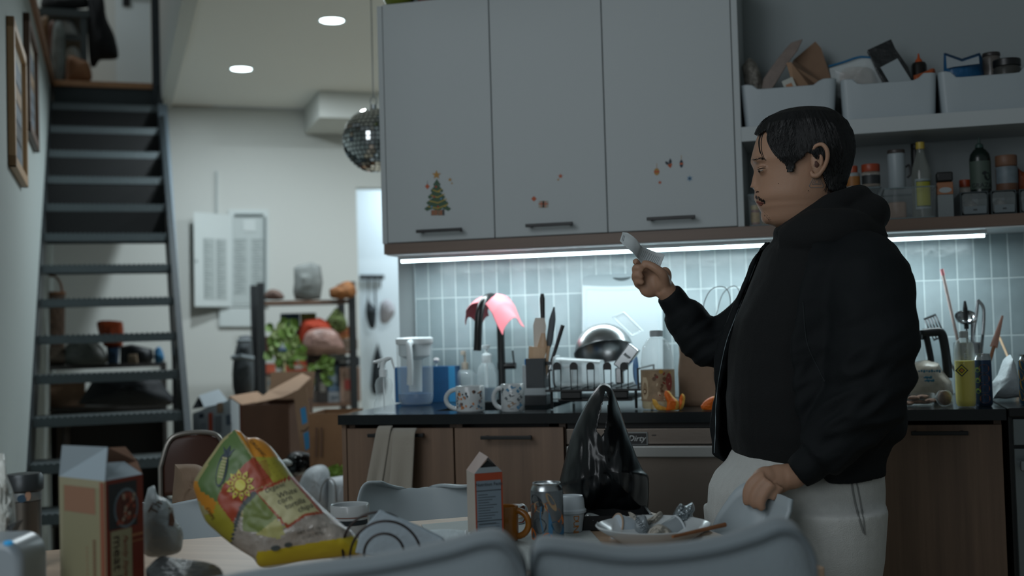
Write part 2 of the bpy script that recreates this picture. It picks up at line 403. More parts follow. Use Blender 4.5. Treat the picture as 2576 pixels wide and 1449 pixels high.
# ------------------------------------------------------------ staircase
steel = mat('dark_steel', '30383C', .42, .35, var=.2, vscale=30)
stepm = mat('tread_steel', '5A6366', .4, .3, bump=.3, bscale=90)
riserm = mat('perforated_riser', '121415', .7)
Lw = HP(128, 210, Lc0, SDIR); Rw = HP(392, 212, Lc0, SDIR)
x0 = (Lw-Pl).dot(TDIR)+.01; x1 = (Rw-Pl).dot(TDIR)
Fs = frame(tuple(Pl+SDIR*ly-Vector((0, 0, ZL))+Vector((0, 0, 0))), TDIR, SDIR, ZD)
base = Fs @ Vector(((x0+x1)/2, -15*RUN, 0))
st = thing('staircase', 'steep black steel staircase with patterned metal treads along left wall', 'staircase', base, 0)
for k in range(1, 15):
    z = ZL-k*RISE; y = -k*RUN
    m = M(stepm); m.bb(x0, x1, y, y+.235, z-.006, z, Fs); m.bb(x0, x1, y-.004, y+.004, z-.034, z, Fs); m.bb(x0, x1, y+.23, y+.236, z-.03, z, Fs)
    for i in range(26):
        xx = lerp(x0+.01, x1-.01, i/25); m.bb(xx-.006, xx+.006, y-.005, y+.012, z-.001, z+.004, Fs)
    obj('tread', m, st, world=True, smooth=False)
    if k <= 6:
        m = M(riserm); m.bb(x0, x1, y+RUN-.002, y+RUN+.002, z, z+RISE-.006, Fs); obj('riser', m, st, world=True, smooth=False)
m = M(mat('top_riser', '3C4548', .6)); m.bb(x0, x1, -.004, .004, ZL-RISE, ZL-.02, Fs); obj('riser', m, st, world=True, smooth=False)
m = M(wood('nosing_wood', 'A07048', 'B98A60', 'x')); m.bb(x0, x1+.01, -.03, .06, ZL-.028, ZL+.004, Fs); obj('landing_nosing', m, st, world=True, smooth=False)
def stringer(xa, xb, name):
    m = M(steel); sl = RISE/RUN
    pts = [(-14.8*RUN, 0), (-14.8*RUN+.25, 0), (.05, ZL+.02-.22), (.05, ZL+.03), (-.05, ZL+.03), (-15.4*RUN, ZL-15.4*RISE+.10), (-15.4*RUN, 0)]
    pts = [(0.02, ZL+.05), (0.02, ZL-.26), (-14.4*RUN, 0), (-15.7*RUN, 0), (-15.7*RUN, .12)]
    vs = [(xa, y, z) for y, z in pts]+[(xb, y, z) for y, z in pts]; n = len(pts)
    m.add(vs, [tuple(range(n)), tuple(range(2*n-1, n-1, -1))]+[(i, i+n, (i+1) % n+n, (i+1) % n) for i in range(n)], Fs)
    obj(name, m, st, world=True, smooth=False)
stringer(x0-.045, x0-.004, 'stringer'); stringer(x1+.004, x1+.03, 'stringer')
# wide flat outer channel with handrail
m = M(mat('blue_grey_steel', '5C6870', .5, .2)); sl = RISE/RUN
def rail(ya, yb, off, w, h, x):
    za, zb = ZL+ya*sl+off, ZL+yb*sl+off
    vs = [(x+a, yy, zz+c) for yy, zz in ((ya, za), (yb, zb)) for a in (0, w) for c in (0, h)]
    m.add(vs, [(0, 1, 3, 2), (4, 6, 7, 5), (0, 4, 5, 1), (2, 3, 7, 6), (0, 2, 6, 4), (1, 5, 7, 3)], Fs)
xp = x1+.05; PP = Fs @ Vector((xp, 0, 0))
A_, B_ = HP(421, 262, PP, TDIR), HP(463, 893, PP, TDIR); C_ = HP(466, 1130, PP, TDIR)
def yy(P): return (P-PP).dot(SDIR)
vs = [(xp+a, yy(P)+dy, P.z) for P in (A_, B_) for a in (0, -.05) for dy in (0, .10)]
m.add(vs, [(0, 1, 3, 2), (4, 6, 7, 5), (0, 4, 5, 1), (2, 3, 7, 6), (0, 2, 6, 4), (1, 5, 7, 3)], Fs)
obj('outer_channel', m, st, world=True, smooth=False)
m = M(blackm); m.bb(xp-.05, xp, yy(B_)+.0, yy(B_)+.09, 0, B_.z, Fs); obj('channel_post', m, st, world=True, smooth=False)
m = M(steel); m.bb(x1-.02, x1+.03, -.06, .0, ZL-.25, ZL+1.6, Fs); obj('post', m, st, world=True, smooth=False)
# switch/light tubes on the stringer
# picture frames on the left wall
def wallframe(TL, TR, BR, BL, fm, label, seed):
    q = [HP(*c, Pl, TDIR) for c in (TL, TR, BR, BL)]
    y0 = (q[0]-Pl).dot(SDIR); y1 = (q[1]-Pl).dot(SDIR); zt = (q[0].z+q[1].z)/2; zb = (q[2].z+q[3].z)/2
    c = (q[0]+q[2])/2
    t = thing('picture_frame', label, 'picture frame', (c.x, c.y, zb))
    m = M(fm); w_ = .035
    for a in ((y0, y0+w_, zb, zt), (y1-w_, y1, zb, zt), (y0, y1, zb, zb+w_), (y0, y1, zt-w_, zt)): m.bb(.001, .024, a[0], a[1], a[2], a[3], Fs0)
    obj('frame', m, t, world=True, smooth=False, bevel=.002)
    m = M(mat('mat_board', 'A9A59A', .7)); m.bb(.003, .008, y0+w_, y1-w_, zb+w_, zt-w_, Fs0); obj('mount', m, t, world=True, smooth=False)
    rnd = random.Random(seed); m = M(mat('art_a', '4B5966', .6), mat('art_b', '8C6D48', .6), mat('art_c', '2C2E30', .6))
    for i in range(5):
        zz = lerp(zb+.1, zt-.12, i/4); m.cur = rnd.randrange(3); m.bb(.0085, .0095, y0+.1, y1-.09, zz-.045, zz+.035, Fs0)
    obj('picture', m, t, world=True, smooth=False)
wallframe((15, 54), (49, 130), (49, 451), (16, 425), wood('pale_frame', 'A8845E', 'BC9A74', 'z'), 'pale wooden picture frame on left wall, nearer the camera', 1)
wallframe((57, 55), (81, 98), (77, 352), (53, 323), wood('dark_frame', '4A3426', '5E4432', 'z'), 'dark brown wooden picture frame on left wall, nearer the stairs', 2)
# ============================================================ KITCHEN FITTINGS
Zc = .915
def bar_handle(x0, x1, y, z, parent, off=.03):
    m = M(blackm); m.bb(x0, x1, y-off-.005, y-off+.005, z-.005, z+.005)
    for x in (x0+.012, x1-.012): m.bb(x-.004, x+.004, y-off, y, z-.004, z+.004)
    return obj('handle', m, parent, world=True, smooth=False, bevel=.0015)
edges = [-.9605, -.606, -.251, .136]
Zb, Zt = 1.396, 1.429; TOPZ = HY(968, 12, .37).z
stick = {}
gapm = mat('cabinet_gap', '24292B', .7)
lab = ['white wall cabinet at the left end with a Christmas tree sticker on its door', 'white wall cabinet in the middle with small gift stickers on its door', 'white wall cabinet beside the open shelves with a holly sticker on its door']
hpx = [((1047, 582), (1162, 577)), ((1322, 568), (1441, 562)), ((1627, 551), (1749, 545))]
doors = []
for i in range(3):
    a, b = edges[i], edges[i+1]
    t = thing('wall_cabinet', lab[i], 'cabinet', ((a+b)/2, .5, Zt), 0, 'white wall cabinets')
    m = M(whitem); m.bb(a+.0005, b-.0005, .392, .639, Zt+.001, TOPZ-.002); obj('body', m, t, world=True, smooth=False)
    m = M(whitem); m.bb(a+.0015, b-.0015, .37, .389, Zt+.003, TOPZ); d = obj('door', m, t, world=True, smooth=False, bevel=.001)
    p, q = HY(*hpx[i][0], .34), HY(*hpx[i][1], .34); bar_handle(p.x, q.x, .37, (p.z+q.z)/2, d); doors.append(d)
    if i == 0:
        m = M(whitem); m.bb(a-.018, a-.001, .372, .639, Zt+.001, TOPZ-.002); obj('side_panel', m, t, world=True, smooth=False)
    if i == 2:
        m = M(whitem); m.bb(b+.001, b+.019, .372, .639, Zt+.001, TOPZ-.002); obj('side_panel', m, t, world=True, smooth=False)
XS = edges[3]+.0195
# brown board running under cabinets and shelves
m = M(brownx); m.bb(-.972, 1.75, .366, .6385, Zb, Zt); b = obj('shelf_board', m, world=True, smooth=False, bevel=.0008)
tag(b, 'long brown wooden board running under the wall cabinets and open shelves', 'shelf')
m = M(mat('underside_white', 'D5DADC', .6)); m.bb(-.965, 1.75, .372, .63, Zb-.004, Zb-.0005); obj('underside', m, b, world=True, smooth=False)
# open shelf
zs1 = HY(2576, 270, .37).z; zs0 = HY(2576, 309, .37).z
m = M(whitem); m.bb(XS, 1.75, .37, .6385, zs0, zs1); b = obj('open_shelf', m, world=True, smooth=False, bevel=.001)
tag(b, 'thick white open shelf holding the white storage bins', 'shelf')
# led strip lamp under the board
YL = .44; xl, xr2 = HY(1010, 652, YL).x, HY(2476, 580, YL).x
t = thing('under_cabinet_light', 'long glowing white light strip mounted under the brown board', 'light', ((xl+xr2)/2, .5, Zb-.02))
m = M(mat('strip_housing', 'C8CCCE', .4)); m.bb(xl-.004, xr2+.006, YL-.01, YL+.01, Zb-.016, Zb-.004); obj('housing', m, t, world=True, smooth=False)
m = M(mat('strip_glow', 'D6F2FA', emit=9)); m.tube([(xl, YL, Zb-.020), (xr2, YL, Zb-.020)], .005, 12); obj('tube', m, t, world=True)
sl_ = area('strip_light', ((xl+xr2)/2, YL, Zb-.027), ((xl+xr2)/2, YL+.02, 0), xr2-xl, 8.5, (.80, .96, 1), .008)
# countertop, with a real sink hole left of centre
ctm = mat('black_stone', '1B2022', .16, spec=.5, var=.35, vscale=5)
CL, CR = -.985, HY(2531, 1030, 0).x
sx0, sx1, sy0, sy1 = -.735, -.40, .13, .50
m = M(ctm); z0 = Zc-.028
for q in ((CL, sx0, 0, .639), (sx1, CR, 0, .639), (sx0, sx1, 0, sy0), (sx0, sx1, sy1, .639)): m.bb(q[0], q[1], q[2], q[3], z0, Zc)
c = obj('countertop', m, world=True, smooth=False, weld=.0001)
tag(c, 'long black stone countertop under the tiled wall', 'countertop')
m = M(mat('sink_black', '0E1112', .35)); w_ = .006; zz = .72
m.bb(sx0-.003, sx1+.003, sy0-.003, sy1+.003, zz-.005, zz)
for q in ((sx0-.008, sx0+.001, sy0-.008, sy1+.008), (sx1-.001, sx1+.008, sy0-.008, sy1+.008), (sx0, sx1, sy0-.008, sy0+.001), (sx0, sx1, sy1-.001, sy1+.008)): m.bb(*q, zz, z0-.0005)
s = obj('sink', m, world=True, smooth=False); tag(s, 'black undermount kitchen sink below the tap', 'sink')
# base cabinets
def basecab(xa, xb, label, hp, side=None):
    t = thing('base_cabinet', label, 'cabinet', ((xa+xb)/2, .3, 0), 0, 'brown base cabinets')
    m = M(brownlam); m.bb(xa, xa+.018, .042, .62, .1, Zc-.0295); m.bb(xb-.018, xb, .042, .62, .1, Zc-.0295); m.bb(xa+.018, xb-.018, .6, .62, .1, Zc-.0295); m.bb(xa+.018, xb-.018, .042, .6, .1, .118); m.bb(xa, xb, .08, .1, 0, .1)
    obj('body', m, t, world=True, smooth=False)
    m = M(brownlam); m.bb(xa+.0018, xb-.0018, .02, .04, .102, Zc-.040); d = obj('door', m, t, world=True, smooth=False, bevel=.001)
    if hp: p, q = HY(*hp[0], -.01), HY(*hp[1], -.01); bar_handle(p.x, q.x, .02, (p.z+q.z)/2, d)
    return t
bx = [HY(x, 1070, .02).x for x in (871, 1141, 1418)]
basecab(bx[0], bx[1]-.0005, 'brown wooden base cabinet at the left end with a towel on its handle', ((925, 1097), (1066, 1094)))
basecab(bx[1]+.0005, bx[2], 'brown wooden base cabinet between the towel cabinet and the dishwasher', ((1209, 1101), (1338, 1101)))
m = M(brownlam); m.bb(bx[0]-.014, bx[0]-.001, .02, .63, 0, Zc-.0295); 
o = obj('end_panel', m, world=True, smooth=False); tag(o, 'brown wooden end panel closing the counter on the left', 'panel')
rx = HY(2208, 1280, .02).x
dwr = bx[2]+.006+.60
basecab(dwr+.004, rx-.0005, 'narrow brown base cabinet behind the standing person', None)
RB = HY(2523, 1100, .02).x
basecab(rx+.0005, RB, 'brown wooden base cabinet at the right beside the oven', ((2292, 1091), (2436, 1089)))
# dishwasher
steelm = mat('brushed_steel', '69615A', .34, .8, bump=.05, bscale=30, stretch=(1, 60, 60))
t = thing('dishwasher', 'stainless steel dishwasher with a black Dirty sign on its front', 'dishwasher', ((bx[2]+dwr)/2, .3, 0))
m = M(mat('dw_dark', '141617', .5)); m.bb(bx[2]+.004, dwr, .05, .61, .08, Zc-.03); obj('body', m, t, world=True, smooth=False)
zh = HY(1700, 1121, 0).z; zl = HY(1700, 1150, 0).z
m = M(steelm); m.bb(bx[2]+.006, dwr-.002, .018, .05, .10, zl-.001); obj('door', m, t, world=True, smooth=False, bevel=.002)
m = M(steelm); m.bb(bx[2]+.006, dwr-.002, .022, .05, zh+.001, Zc-.045); cp = obj('control_panel', m, t, world=True, smooth=False, bevel=.002)
m = M(mat('handle_steel', '8A8C8A', .35, .7)); m.bb(bx[2]+.012, dwr-.008, -.012, .022, zl, zh); obj('handle', m, t, world=True, smooth=False, bevel=.003)
m = M(mat('dw_foot', '111213', .6)); m.bb(bx[2]+.004, dwr, .09, .11, 0, .08); obj('kick_plate', m, t, world=True, smooth=False)
m = M(blackm); p = HY(1645, 1095, .02); m.bb(p.x-.006, p.x+.006, .0205, .022, p.z-.0015, p.z+.0015); obj('indicator', m, t, world=True, smooth=False)
a_, b_ = HY(1565, 1087, .02), HY(1630, 1119, .02)
t = thing('dishwasher_sign', 'small black rectangular magnet sign reading Dirty on the dishwasher', 'sign', ((a_.x+b_.x)/2, .02, b_.z))
m = M(mat('sign_grey', '7F8484', .4)); m.bb(a_.x, b_.x, .018, .0215, b_.z, a_.z); obj('rim', m, t, world=True, smooth=False, bevel=.001)
m = M(mat('sign_black', '101213', .5)); m.bb(a_.x+.002, b_.x-.003, .017, .0182, b_.z+.002, a_.z-.003); obj('face', m, t, world=True, smooth=False)
m = M(mat('sign_white', 'B9BDBC', .5)); m.text('Dirty', .022, TM(((a_.x+b_.x)/2+.004, .0168, (a_.z+b_.z)/2)), shear=.35); obj('lettering', m, t, world=True)
# oven range at the far right
t = thing('oven', 'stainless steel oven range at the right end of the counter', 'oven', (CR+.34, .3, 0))
m = M(mat('oven_body', '17191A', .4)); m.bb(CR+.006, CR+.70, .02, .62, .05, .905); obj('body', m, t, world=True, smooth=False)
m = M(mat('oven_top', '111314', .25)); m.bb(CR+.003, CR+.703, -.01, .625, .895, .918); obj('cooktop', m, t, world=True, smooth=False, bevel=.003)
om = mat('oven_steel', '6E7678', .35, .6)
zk = HY(2560, 1124, -.0).z
m = M(om); m.bb(CR+.014, CR+.69, -.004, .02, zk+.004, .89); fp = obj('control_panel', m, t, world=True, smooth=False, bevel=.002)
m = M(om); m.bb(CR+.014, CR+.69, -.004, .02, .2, zk-.004); od = obj('door', m, t, world=True, smooth=False, bevel=.002)
m = M(mat('oven_glass', '0C0F10', .1)); m.bb(CR+.045, CR+.66, -.006, -.002, .3, zk-.10); obj('window', m, od, world=True, smooth=False)
m = M(mat('oven_handle', '868E90', .3, .8)); m.bb(CR+.022, CR+.68, -.045, -.03, zk-.055, zk-.03); m.bb(CR+.024, CR+.036, -.035, -.002, zk-.05, zk-.035); m.bb(CR+.66, CR+.672, -.035, -.002, zk-.05, zk-.035); obj('handle', m, od, world=True, smooth=False, bevel=.003)
m = M(blackm); m.cyl(.02, 0, .03, 20, TM((CR+.09, -.004, .85), (90, 0, 0))); obj('knob', m, t, world=True)
# white crack lines painted on the stone edge
# ============================================================ THINGS ON THE COUNTER
clear = glass('clear_plastic', 'EAF4F6', .08, .22); clear2 = glass('cloudy_plastic', 'E4ECEE', .3, .55); cg = glass('clear_glass', 'F0F8FA', .03, .16)
white = mat('white_plastic', 'D5DCDE', .35); cream = mat('cream_ceramic', 'C9C4B8', .35)
chrome = mat('chrome', 'B4B8BA', .18, 1); brushed = mat('bowl_steel', 'A5A9AA', .28, 1, bump=.02, bscale=40)
def pos(px, py, Y): P = HY(px, py, Y); return P
def W_(px, py, Y): return px*depth(HY(1288, py, Y))/FPX
def zof(px, py, Y): return HY(px, py, Y).z
def on(px, Y, z=Zc): return (HY(px, 1000, Y).x, Y, z+.0004)
def rad(x0, x1, py, Y): return (HY(x1, py, Y).x-HY(x0, py, Y).x)/2*.985
# --- spray bottle
L = on(966, .055); t = thing('spray_bottle', 'clear plastic spray bottle at the left end of the black counter', 'bottle', L)
def hz(py, Y, px): return zof(px, py, Y)-Zc
h = lambda py: hz(py, .055, 966)
r = rad(942, 992, 1030, .055)
m = M(clear); m.lathe([(0, .001), (r, .002), (r, .012), (r*.93, h(1012)), (r*.72, h(1000)), (r*.80, h(985)), (r*.86, h(968)), (r*.72, h(955)), (r*.4, h(948)), (r*.38, h(940))], 32); obj('body', m, t)
m = M(white); m.cyl(r*.42, h(948), h(930), 20); m.tube([(-.002, 0, h(932)), (-.001, 0, h(915)), (.004, 0, h(905))], [.009, .008, .009], 12)
m.tube([(-.03, 0, h(911)), (-.005, 0, h(908)), (.015, 0, h(903)), (.027, 0, h(901))], [.005, .009, .009, .004], 12, flat=.7); 
m.tube([(.026, 0, h(901)), (.03, 0, h(915)), (.034, 0, h(930))], [.004, .004, .002], 8); m.tube([(-.012, 0, h(912)), (-.016, 0, h(925))], [.004, .002], 8)
obj('spray_head', m, t)
m = M(white); m.tube([(0, 0, h(940)), (0, 0, .01)], .0018, 6); obj('dip_tube', m, t)
# --- water pitcher
Y = .40; L = on(1046, Y); t = thing('water_pitcher', 'clear water filter pitcher with white lid and handle, part full of water', 'pitcher', L)
h = lambda py: hz(py, Y, 1046)
r = rad(1003, 1093, 940, Y); sy_ = .75
m = M(clear2 if 0 else clear); m.lathe([(0, .004), (r*.82, .004), (r*.92, .012), (r*.96, .03), (r, h(870)), (r*1.0, h(862))], 40, sy=sy_); obj('jug', m, t)
m = M(white); m.lathe([(r*1.0, h(866)), (r*1.03, h(864)), (r*1.03, h(852)), (r*.9, h(849)), (0, h(848))], 40, sy=sy_); obj('lid', m, t)
m = M(mat('reservoir_white', 'C4CED2', .3)); m.lathe([(0, h(985)), (r*.36, h(985)), (r*.4, h(905)), (r*.88, h(895)), (r*.9, h(866))], 32, TM((.0, 0, 0)), sy=sy_); obj('filter_reservoir', m, t)
m = M(glass('pitcher_water', '5E84B0', .1, .75)); m.lathe([(0, .008), (r*.8, .008), (r*.9, .016), (r*.93, .03), (r*.95, h(990)), (0, h(990))], 40, sy=sy_); obj('water', m, t)
m = M(white); m.tube(bez([(.005, -r*sy_-.002, h(862)), (.008, -r*sy_-.028, h(866)), (.012, -r*sy_-.036, h(890)), (.012, -r*sy_-.034, h(930)), (.008, -r*sy_-.03, h(965))]), .0095, 14, flat=1.1); obj('handle', m, t)
# --- blue carton
Y = .53; a, b = HY(993, 970, Y), HY(1145, 970, Y); zt_ = HY(1100, 922, Y).z
m = M(mat('carton_blue', '16507F', .5, var=.15, vscale=40), mat('carton_light_blue', '2F86B8', .5)); L = ((a.x+b.x)/2, Y+.03, Zc+.0004)
m.bb(a.x, b.x, Y, Y+.06, Zc+.0004, zt_); m.cur = 1; m.bb(HY(1129, 970, Y).x, b.x+.0005, Y-.0008, Y, Zc+.001, zt_-.0005)
for i in range(14):
    zz = lerp(Zc+.01, zt_-.01, i/13); m.bb(a.x+.012, a.x+.02, Y-.0012, Y, zz-.002, zz+.002)
o = obj('carton', m, world=True, smooth=False, bevel=.001); tag(o, 'flat blue carton standing behind the water pitcher', 'box')
# --- dish brush knob behind
L = on(1100, .60); t = thing('dish_brush', 'thin stick with a small white round knob behind the blue carton', 'brush', L)
m = M(white); m.tube([(0, 0, .001), (0, 0, hz(905, .60, 1100))], .003, 8); obj('handle', m, t)
m = M(mat('knob_white', 'D8D0D0', .5, var=.3, vscale=120)); m.ell((0, 0, hz(906, .60, 1100)), (.011, .011, .008)); obj('knob', m, t)
# --- soap dispensers
Y = .585; L = on(1172, Y); t = thing('soap_dispenser', 'square clear textured soap dispenser, left of the two by the tap', 'dispenser', L); h = lambda py: hz(py, Y, 1172)
r = rad(1149, 1195, 960, Y)
m = M(clear2 if 0 else clear); rr = rrect(2*r, 2*r, r*.25); 
m.grid(lambda u, v: (rr[int(u*len(rr)) % len(rr)][0]*(1 if v < .8 else 1-(v-.8)*2.5), rr[int(u*len(rr)) % len(rr)][1]*(1 if v < .8 else 1-(v-.8)*2.5), lerp(.001, h(930), v)), len(rr), 12, cu=True); obj('body', m, t)
m = M(mat('pump_tan', 'A79C8E', .4)); m.cyl(.011, h(930), h(912), 16); m.cyl(.004, h(912), h(885), 10); m.box((-.004, -.004, h(888)), (.012, .02, .014)); obj('pump', m, t, bevel=.001)
Y = .56; L = on(1227, Y); t = thing('soap_dispenser', 'round clear soap dispenser with white pump and dark blue soap', 'dispenser', L); h = lambda py: hz(py, Y, 1227)
r = rad(1203, 1252, 990, Y)
m = M(clear); m.lathe([(0, .001), (r*.96, .001), (r, .006), (r, h(940)), (r*.9, h(925)), (r*.6, h(915)), (r*.4, h(910))], 32); obj('body', m, t)
m = M(mat('blue_soap', '0E3A52', .2)); m.lathe([(0, .003), (r*.93, .003), (r*.95, h(975)), (0, h(975))], 32); obj('soap', m, t)
m = M(white); m.lathe([(r*.46, h(914)), (r*.5, h(912)), (r*.5, h(893)), (r*.3, h(889)), (.004, h(888)), (.004, h(878)), (.011, h(876)), (.013, h(869)), (0, h(868))], 24); m.tube([(0, 0, h(872)), (-.018, -.004, h(872)), (-.024, -.005, h(876))], [.005, .004, .003], 10); obj('pump', m, t)
m = M(white); m.tube([(0, 0, h(888)), (0, 0, .01)], .002, 6); obj('dip_tube', m, t)
# --- mugs
def mug(name, label, L, r, H, body, deco, hang=180, thick=.0035, hr=.62, tube=.0055, group=None, handle_mat=None, flare=0):
    t = thing(name, label, 'mug', L, 0, group)
    m = M(body); m.lathe([(0, .002), (r*.9, .001), (r-.0005, .005), (r+flare*.3, H*.5), (r+flare, H-.002), (r-thick*.4+flare, H), (r-thick+flare, H-.002), (r-thick+flare*.3, H*.5), (r-thick, .01), (r*.7, .007), (0, .007)], 40); obj('body', m, t)
    m = M(handle_mat or body); a = R(hang); hh = H*.74; pts = []
    for k in range(13):
        b = math.pi*(k/12)-math.pi/2; rr_ = hh/2; pts.append((r-.003+math.cos(b)*rr_*hr*1.55, 0, H*.5+math.sin(b)*rr_))
    m.tube(pts, tube, 12, TM((0, 0, 0), (0, 0, hang)), flat=1.15); obj('handle', m, t)
    if deco:
        m = M(); deco(m, r, H); obj('print', m, t)
    return t
def patch(m, r, a, z, w_, h_, material, rot=0, kind='ell'):
    # small printed mark on a cylinder, a = angle from -y
    m.m(material); n = 12; pts = []
    for k in range(n):
        b = 2*math.pi*k/n
        if kind == 'ell': x, zz = w_/2*math.cos(b), h_/2*math.sin(b)
        elif kind == 'fish': x, zz = w_/2*math.cos(b), h_/2*math.sin(b)*(.25+.75*math.sin(min(math.pi, (math.cos(b)+1)*1.8)/1.0) if math.cos(b) < .6 else .5)
        else: s_ = max(abs(math.cos(b)), abs(math.sin(b))); x, zz = w_/2*math.cos(b)/s_, h_/2*math.sin(b)/s_
        x, zz = x*math.cos(rot)-zz*math.sin(rot), x*math.sin(rot)+zz*math.cos(rot)
        an = a+x/r; pts.append(((r+.0004)*math.sin(an), -(r+.0004)*math.cos(an), z+zz))
    m.ngon(pts)
def deco1(m, r, H):
    rnd = random.Random(3); cs = [mat('print_orange', 'B5764A', .5), mat('print_brown', '6A4A3A', .5), mat('print_blue', '5A7C92', .5), mat('print_dark', '3A3F44', .5)]
    for i in range(46):
        patch(m, r, rnd.uniform(-.85, 1.2), rnd.uniform(.012, H-.012), rnd.uniform(.003, .011), rnd.uniform(.003, .009), rnd.choice(cs), rnd.uniform(0, 3), rnd.choice(('ell', 'sq')))
    m.m(cs[3])
    for i in range(11): patch(m, r, -1.02, .014+i*.0042, .002, .003, cs[3], 0, 'sq')
def deco2(m, r, H):
    cs = [mat('shark_blue', '4E7F9E', .5), mat('shark_grey', '5C6468', .5), mat('shark_brown', '8A7564', .5)]
    for i, (a, z, w_, c) in enumerate([(.1, .85, .034, 0), (-.05, .55, .036, 1), (.15, .28, .03, 2), (.85, .8, .02, 0), (.9, .5, .022, 1), (.85, .22, .022, 0), (-.75, .78, .014, 1)]):
        patch(m, r, a, z*H, w_, .008, cs[c], .25, 'fish'); patch(m, r, a-.25*w_/.034, z*H-.004, .007, .010, cs[c], .7, 'sq'); patch(m, r, a+.1, z*H+.004, .006, .009, cs[c], .5, 'sq')
        patch(m, r, a, z*H-.012, w_*.4, .0016, cs[1], 0, 'sq')
mugm = mat('mug_white', 'B6BCBE', .25, coat=.3)
Y = .065; h = lambda py: hz(py, Y, 1183); mug('mug', 'white mug with small orange and brown pictures on counter edge', on(1183, Y), rad(1148, 1219, 1000, Y), h(971), mugm, deco1, 184, hr=.78, group='white printed mugs on the counter')
h = lambda py: hz(py, Y, 1290); mug('mug', 'white mug printed with blue sharks on counter edge', on(1290, Y), rad(1261, 1320, 1000, Y), h(966), mugm, deco2, 186, hr=.55, group='white printed mugs on the counter')
# --- tap
Y = .565; L = on(1264, Y); t = thing('kitchen_tap', 'matt black arched kitchen tap with a side lever', 'tap', L)
blk = mat('tap_black', '121415', .3, spec=.6); h = lambda py: hz(py, Y, 1264); rp = rad(1255, 1274, 900, Y)
tip = HY(1201, 882, .36); tip2 = HY(1206, 790, .36); Lv = Vector(L)
top = HY(1248, 752, .50); top2 = HY(1222, 752, .40)
m = M(blk); m.tube([Vector((0, 0, 0)), (0, 0, h(830))]+bez([Vector((0, 0, h(800))), top-Lv, top2-Lv, tip2-Lv, tip-Lv], 8), rp, 18); m.cyl(rp*1.5, 0, .006, 24); obj('spout', m, t)
m = M(blk); z_ = h(921); m.cyl(rp*1.15, z_-.012, z_+.012, 20); m.tube([(0, 0, z_), (.048, 0, z_)], rp*.85, 14); m.tube([(.044, -.004, z_), (.040, -.006, z_+.05)], .003, 10); obj('lever', m, t)
# --- pink cloth over the tap
pc = bpy.data.materials.new('pink_cloth')
pinkm = mat('pink_cloth', 'D8656E', .85, bump=.15, bscale=400); pinkm = mat('pink_cloth_', 'E0707A', .9, sheen=.3)
def drape(spine, ln, width, droop, seed):
    pass
m = M(pinkm)
def pcl(u, v):
    # u along tap arc (back -> front), v across; hangs on both sides
    c = HY(lerp(1262, 1203, u), lerp(752, 770, u*u)-8*math.sin(u*3.14), lerp(.54, .37, u))
    s_ = (v-.5)*2; side = 1 if s_ > 0 else -1; q = abs(s_)
    out = .016+.018*min(1, q*2.5)+(.035*q*q if side > 0 else .006*q)
    dn = (.085+.02*math.sin(u*7+side))*q**1.3*(1.0 if side > 0 else .9)
    if q < .18: out = q/.18*.022; dn = -.004*(1-q/.18)
    n_ = noise.noise(Vector((u*3, s_*2, 4)))*.01*q
    return (c.x+side*out*1.15+n_, c.y-.01*q*side+n_, c.z+.006-dn+.012*math.sin(u*9)*q*.6)
m.grid(pcl, 18, 25)
o = obj('cloth', m, world=True, solid=.002, sub=1); tag(o, 'pink and red cleaning cloth hung over the black tap', 'cloth')
# --- white caddy with blue sponge
Y = .30; a, b = HY(1314, 950, Y), HY(1374, 950, Y); L = ((a.x+b.x)/2, Y+.03, Zc+.0004); t = thing('sponge_caddy', 'white plastic caddy with a blue sponge left of the dish rack', 'caddy', L)
m = M(mat('caddy_grey', 'A9B1B4', .4)); m.bb(a.x, b.x, Y, Y+.06, HY(1340, 995, Y).z, HY(1340, 918, Y).z); m.m(mat('caddy_foot', '24282A', .4)); m.bb(a.x+.002, b.x-.002, Y+.002, Y+.058, Zc+.0004, HY(1340, 995, Y).z); obj('body', m, t, world=True, smooth=False, bevel=.002)
m = M(mat('sponge_blue', '1E6FB0', .9, bump=.4, bscale=300)); p = HY(1323, 911, Y); m.box((p.x, p.y+.02, p.z-.002), (.012, .03, .022)); obj('sponge', m, t, world=True, bevel=.002)
# --- dish rack
YR0, YR1 = .13, .44; t = thing('dish_rack', 'black wire dish rack with five rounded prongs along its front', 'dish rack', on(1492, .28))
xa, xb = HY(1383, 980, YR0).x, HY(1606, 980, YR0).x; zb_ = HY(1490, 979, YR0).z
m = M(blackm); m.bb(xa-.012, xb+.006, YR0-.006, YR1+.006, zb_-.006, zb_); 
for k in range(9): xx = lerp(xa, xb, k/8); m.tube([(xx, YR0, zb_+.003), (xx, YR1, zb_+.003)], .002, 6)
m.tube([(xa, YR0, zb_+.0), (xa, YR0, zb_+.055), (xa, YR1, zb_+.055), (xa, YR1, zb_)], .0028, 8); m.tube([(xb, YR0, zb_+.0), (xb, YR0, zb_+.055), (xb, YR1, zb_+.055), (xb, YR1, zb_)], .0028, 8)
obj('basket', m, t, world=True)
for xx in (xa+.004, xb-.008):
    for yy_ in (YR0+.004, YR1-.01): m = M(blackm); m.tube([(xx, yy_, zb_-.006), (xx, yy_, Zc+.002)], .004, 10); obj('leg', m, t, world=True)
m = M(blackm); m.bb(xa+.02, xb-.02, YR0+.01, YR1-.02, Zc+.022, Zc+.03); m.bb(xa+.03, xa+.09, YR0+.0, YR0+.02, Zc+.03, zb_-.006); m.bb(xb-.09, xb-.03, YR0+.0, YR0+.02, Zc+.03, zb_-.006); obj('drip_tray', m, t, world=True, smooth=False, bevel=.003)
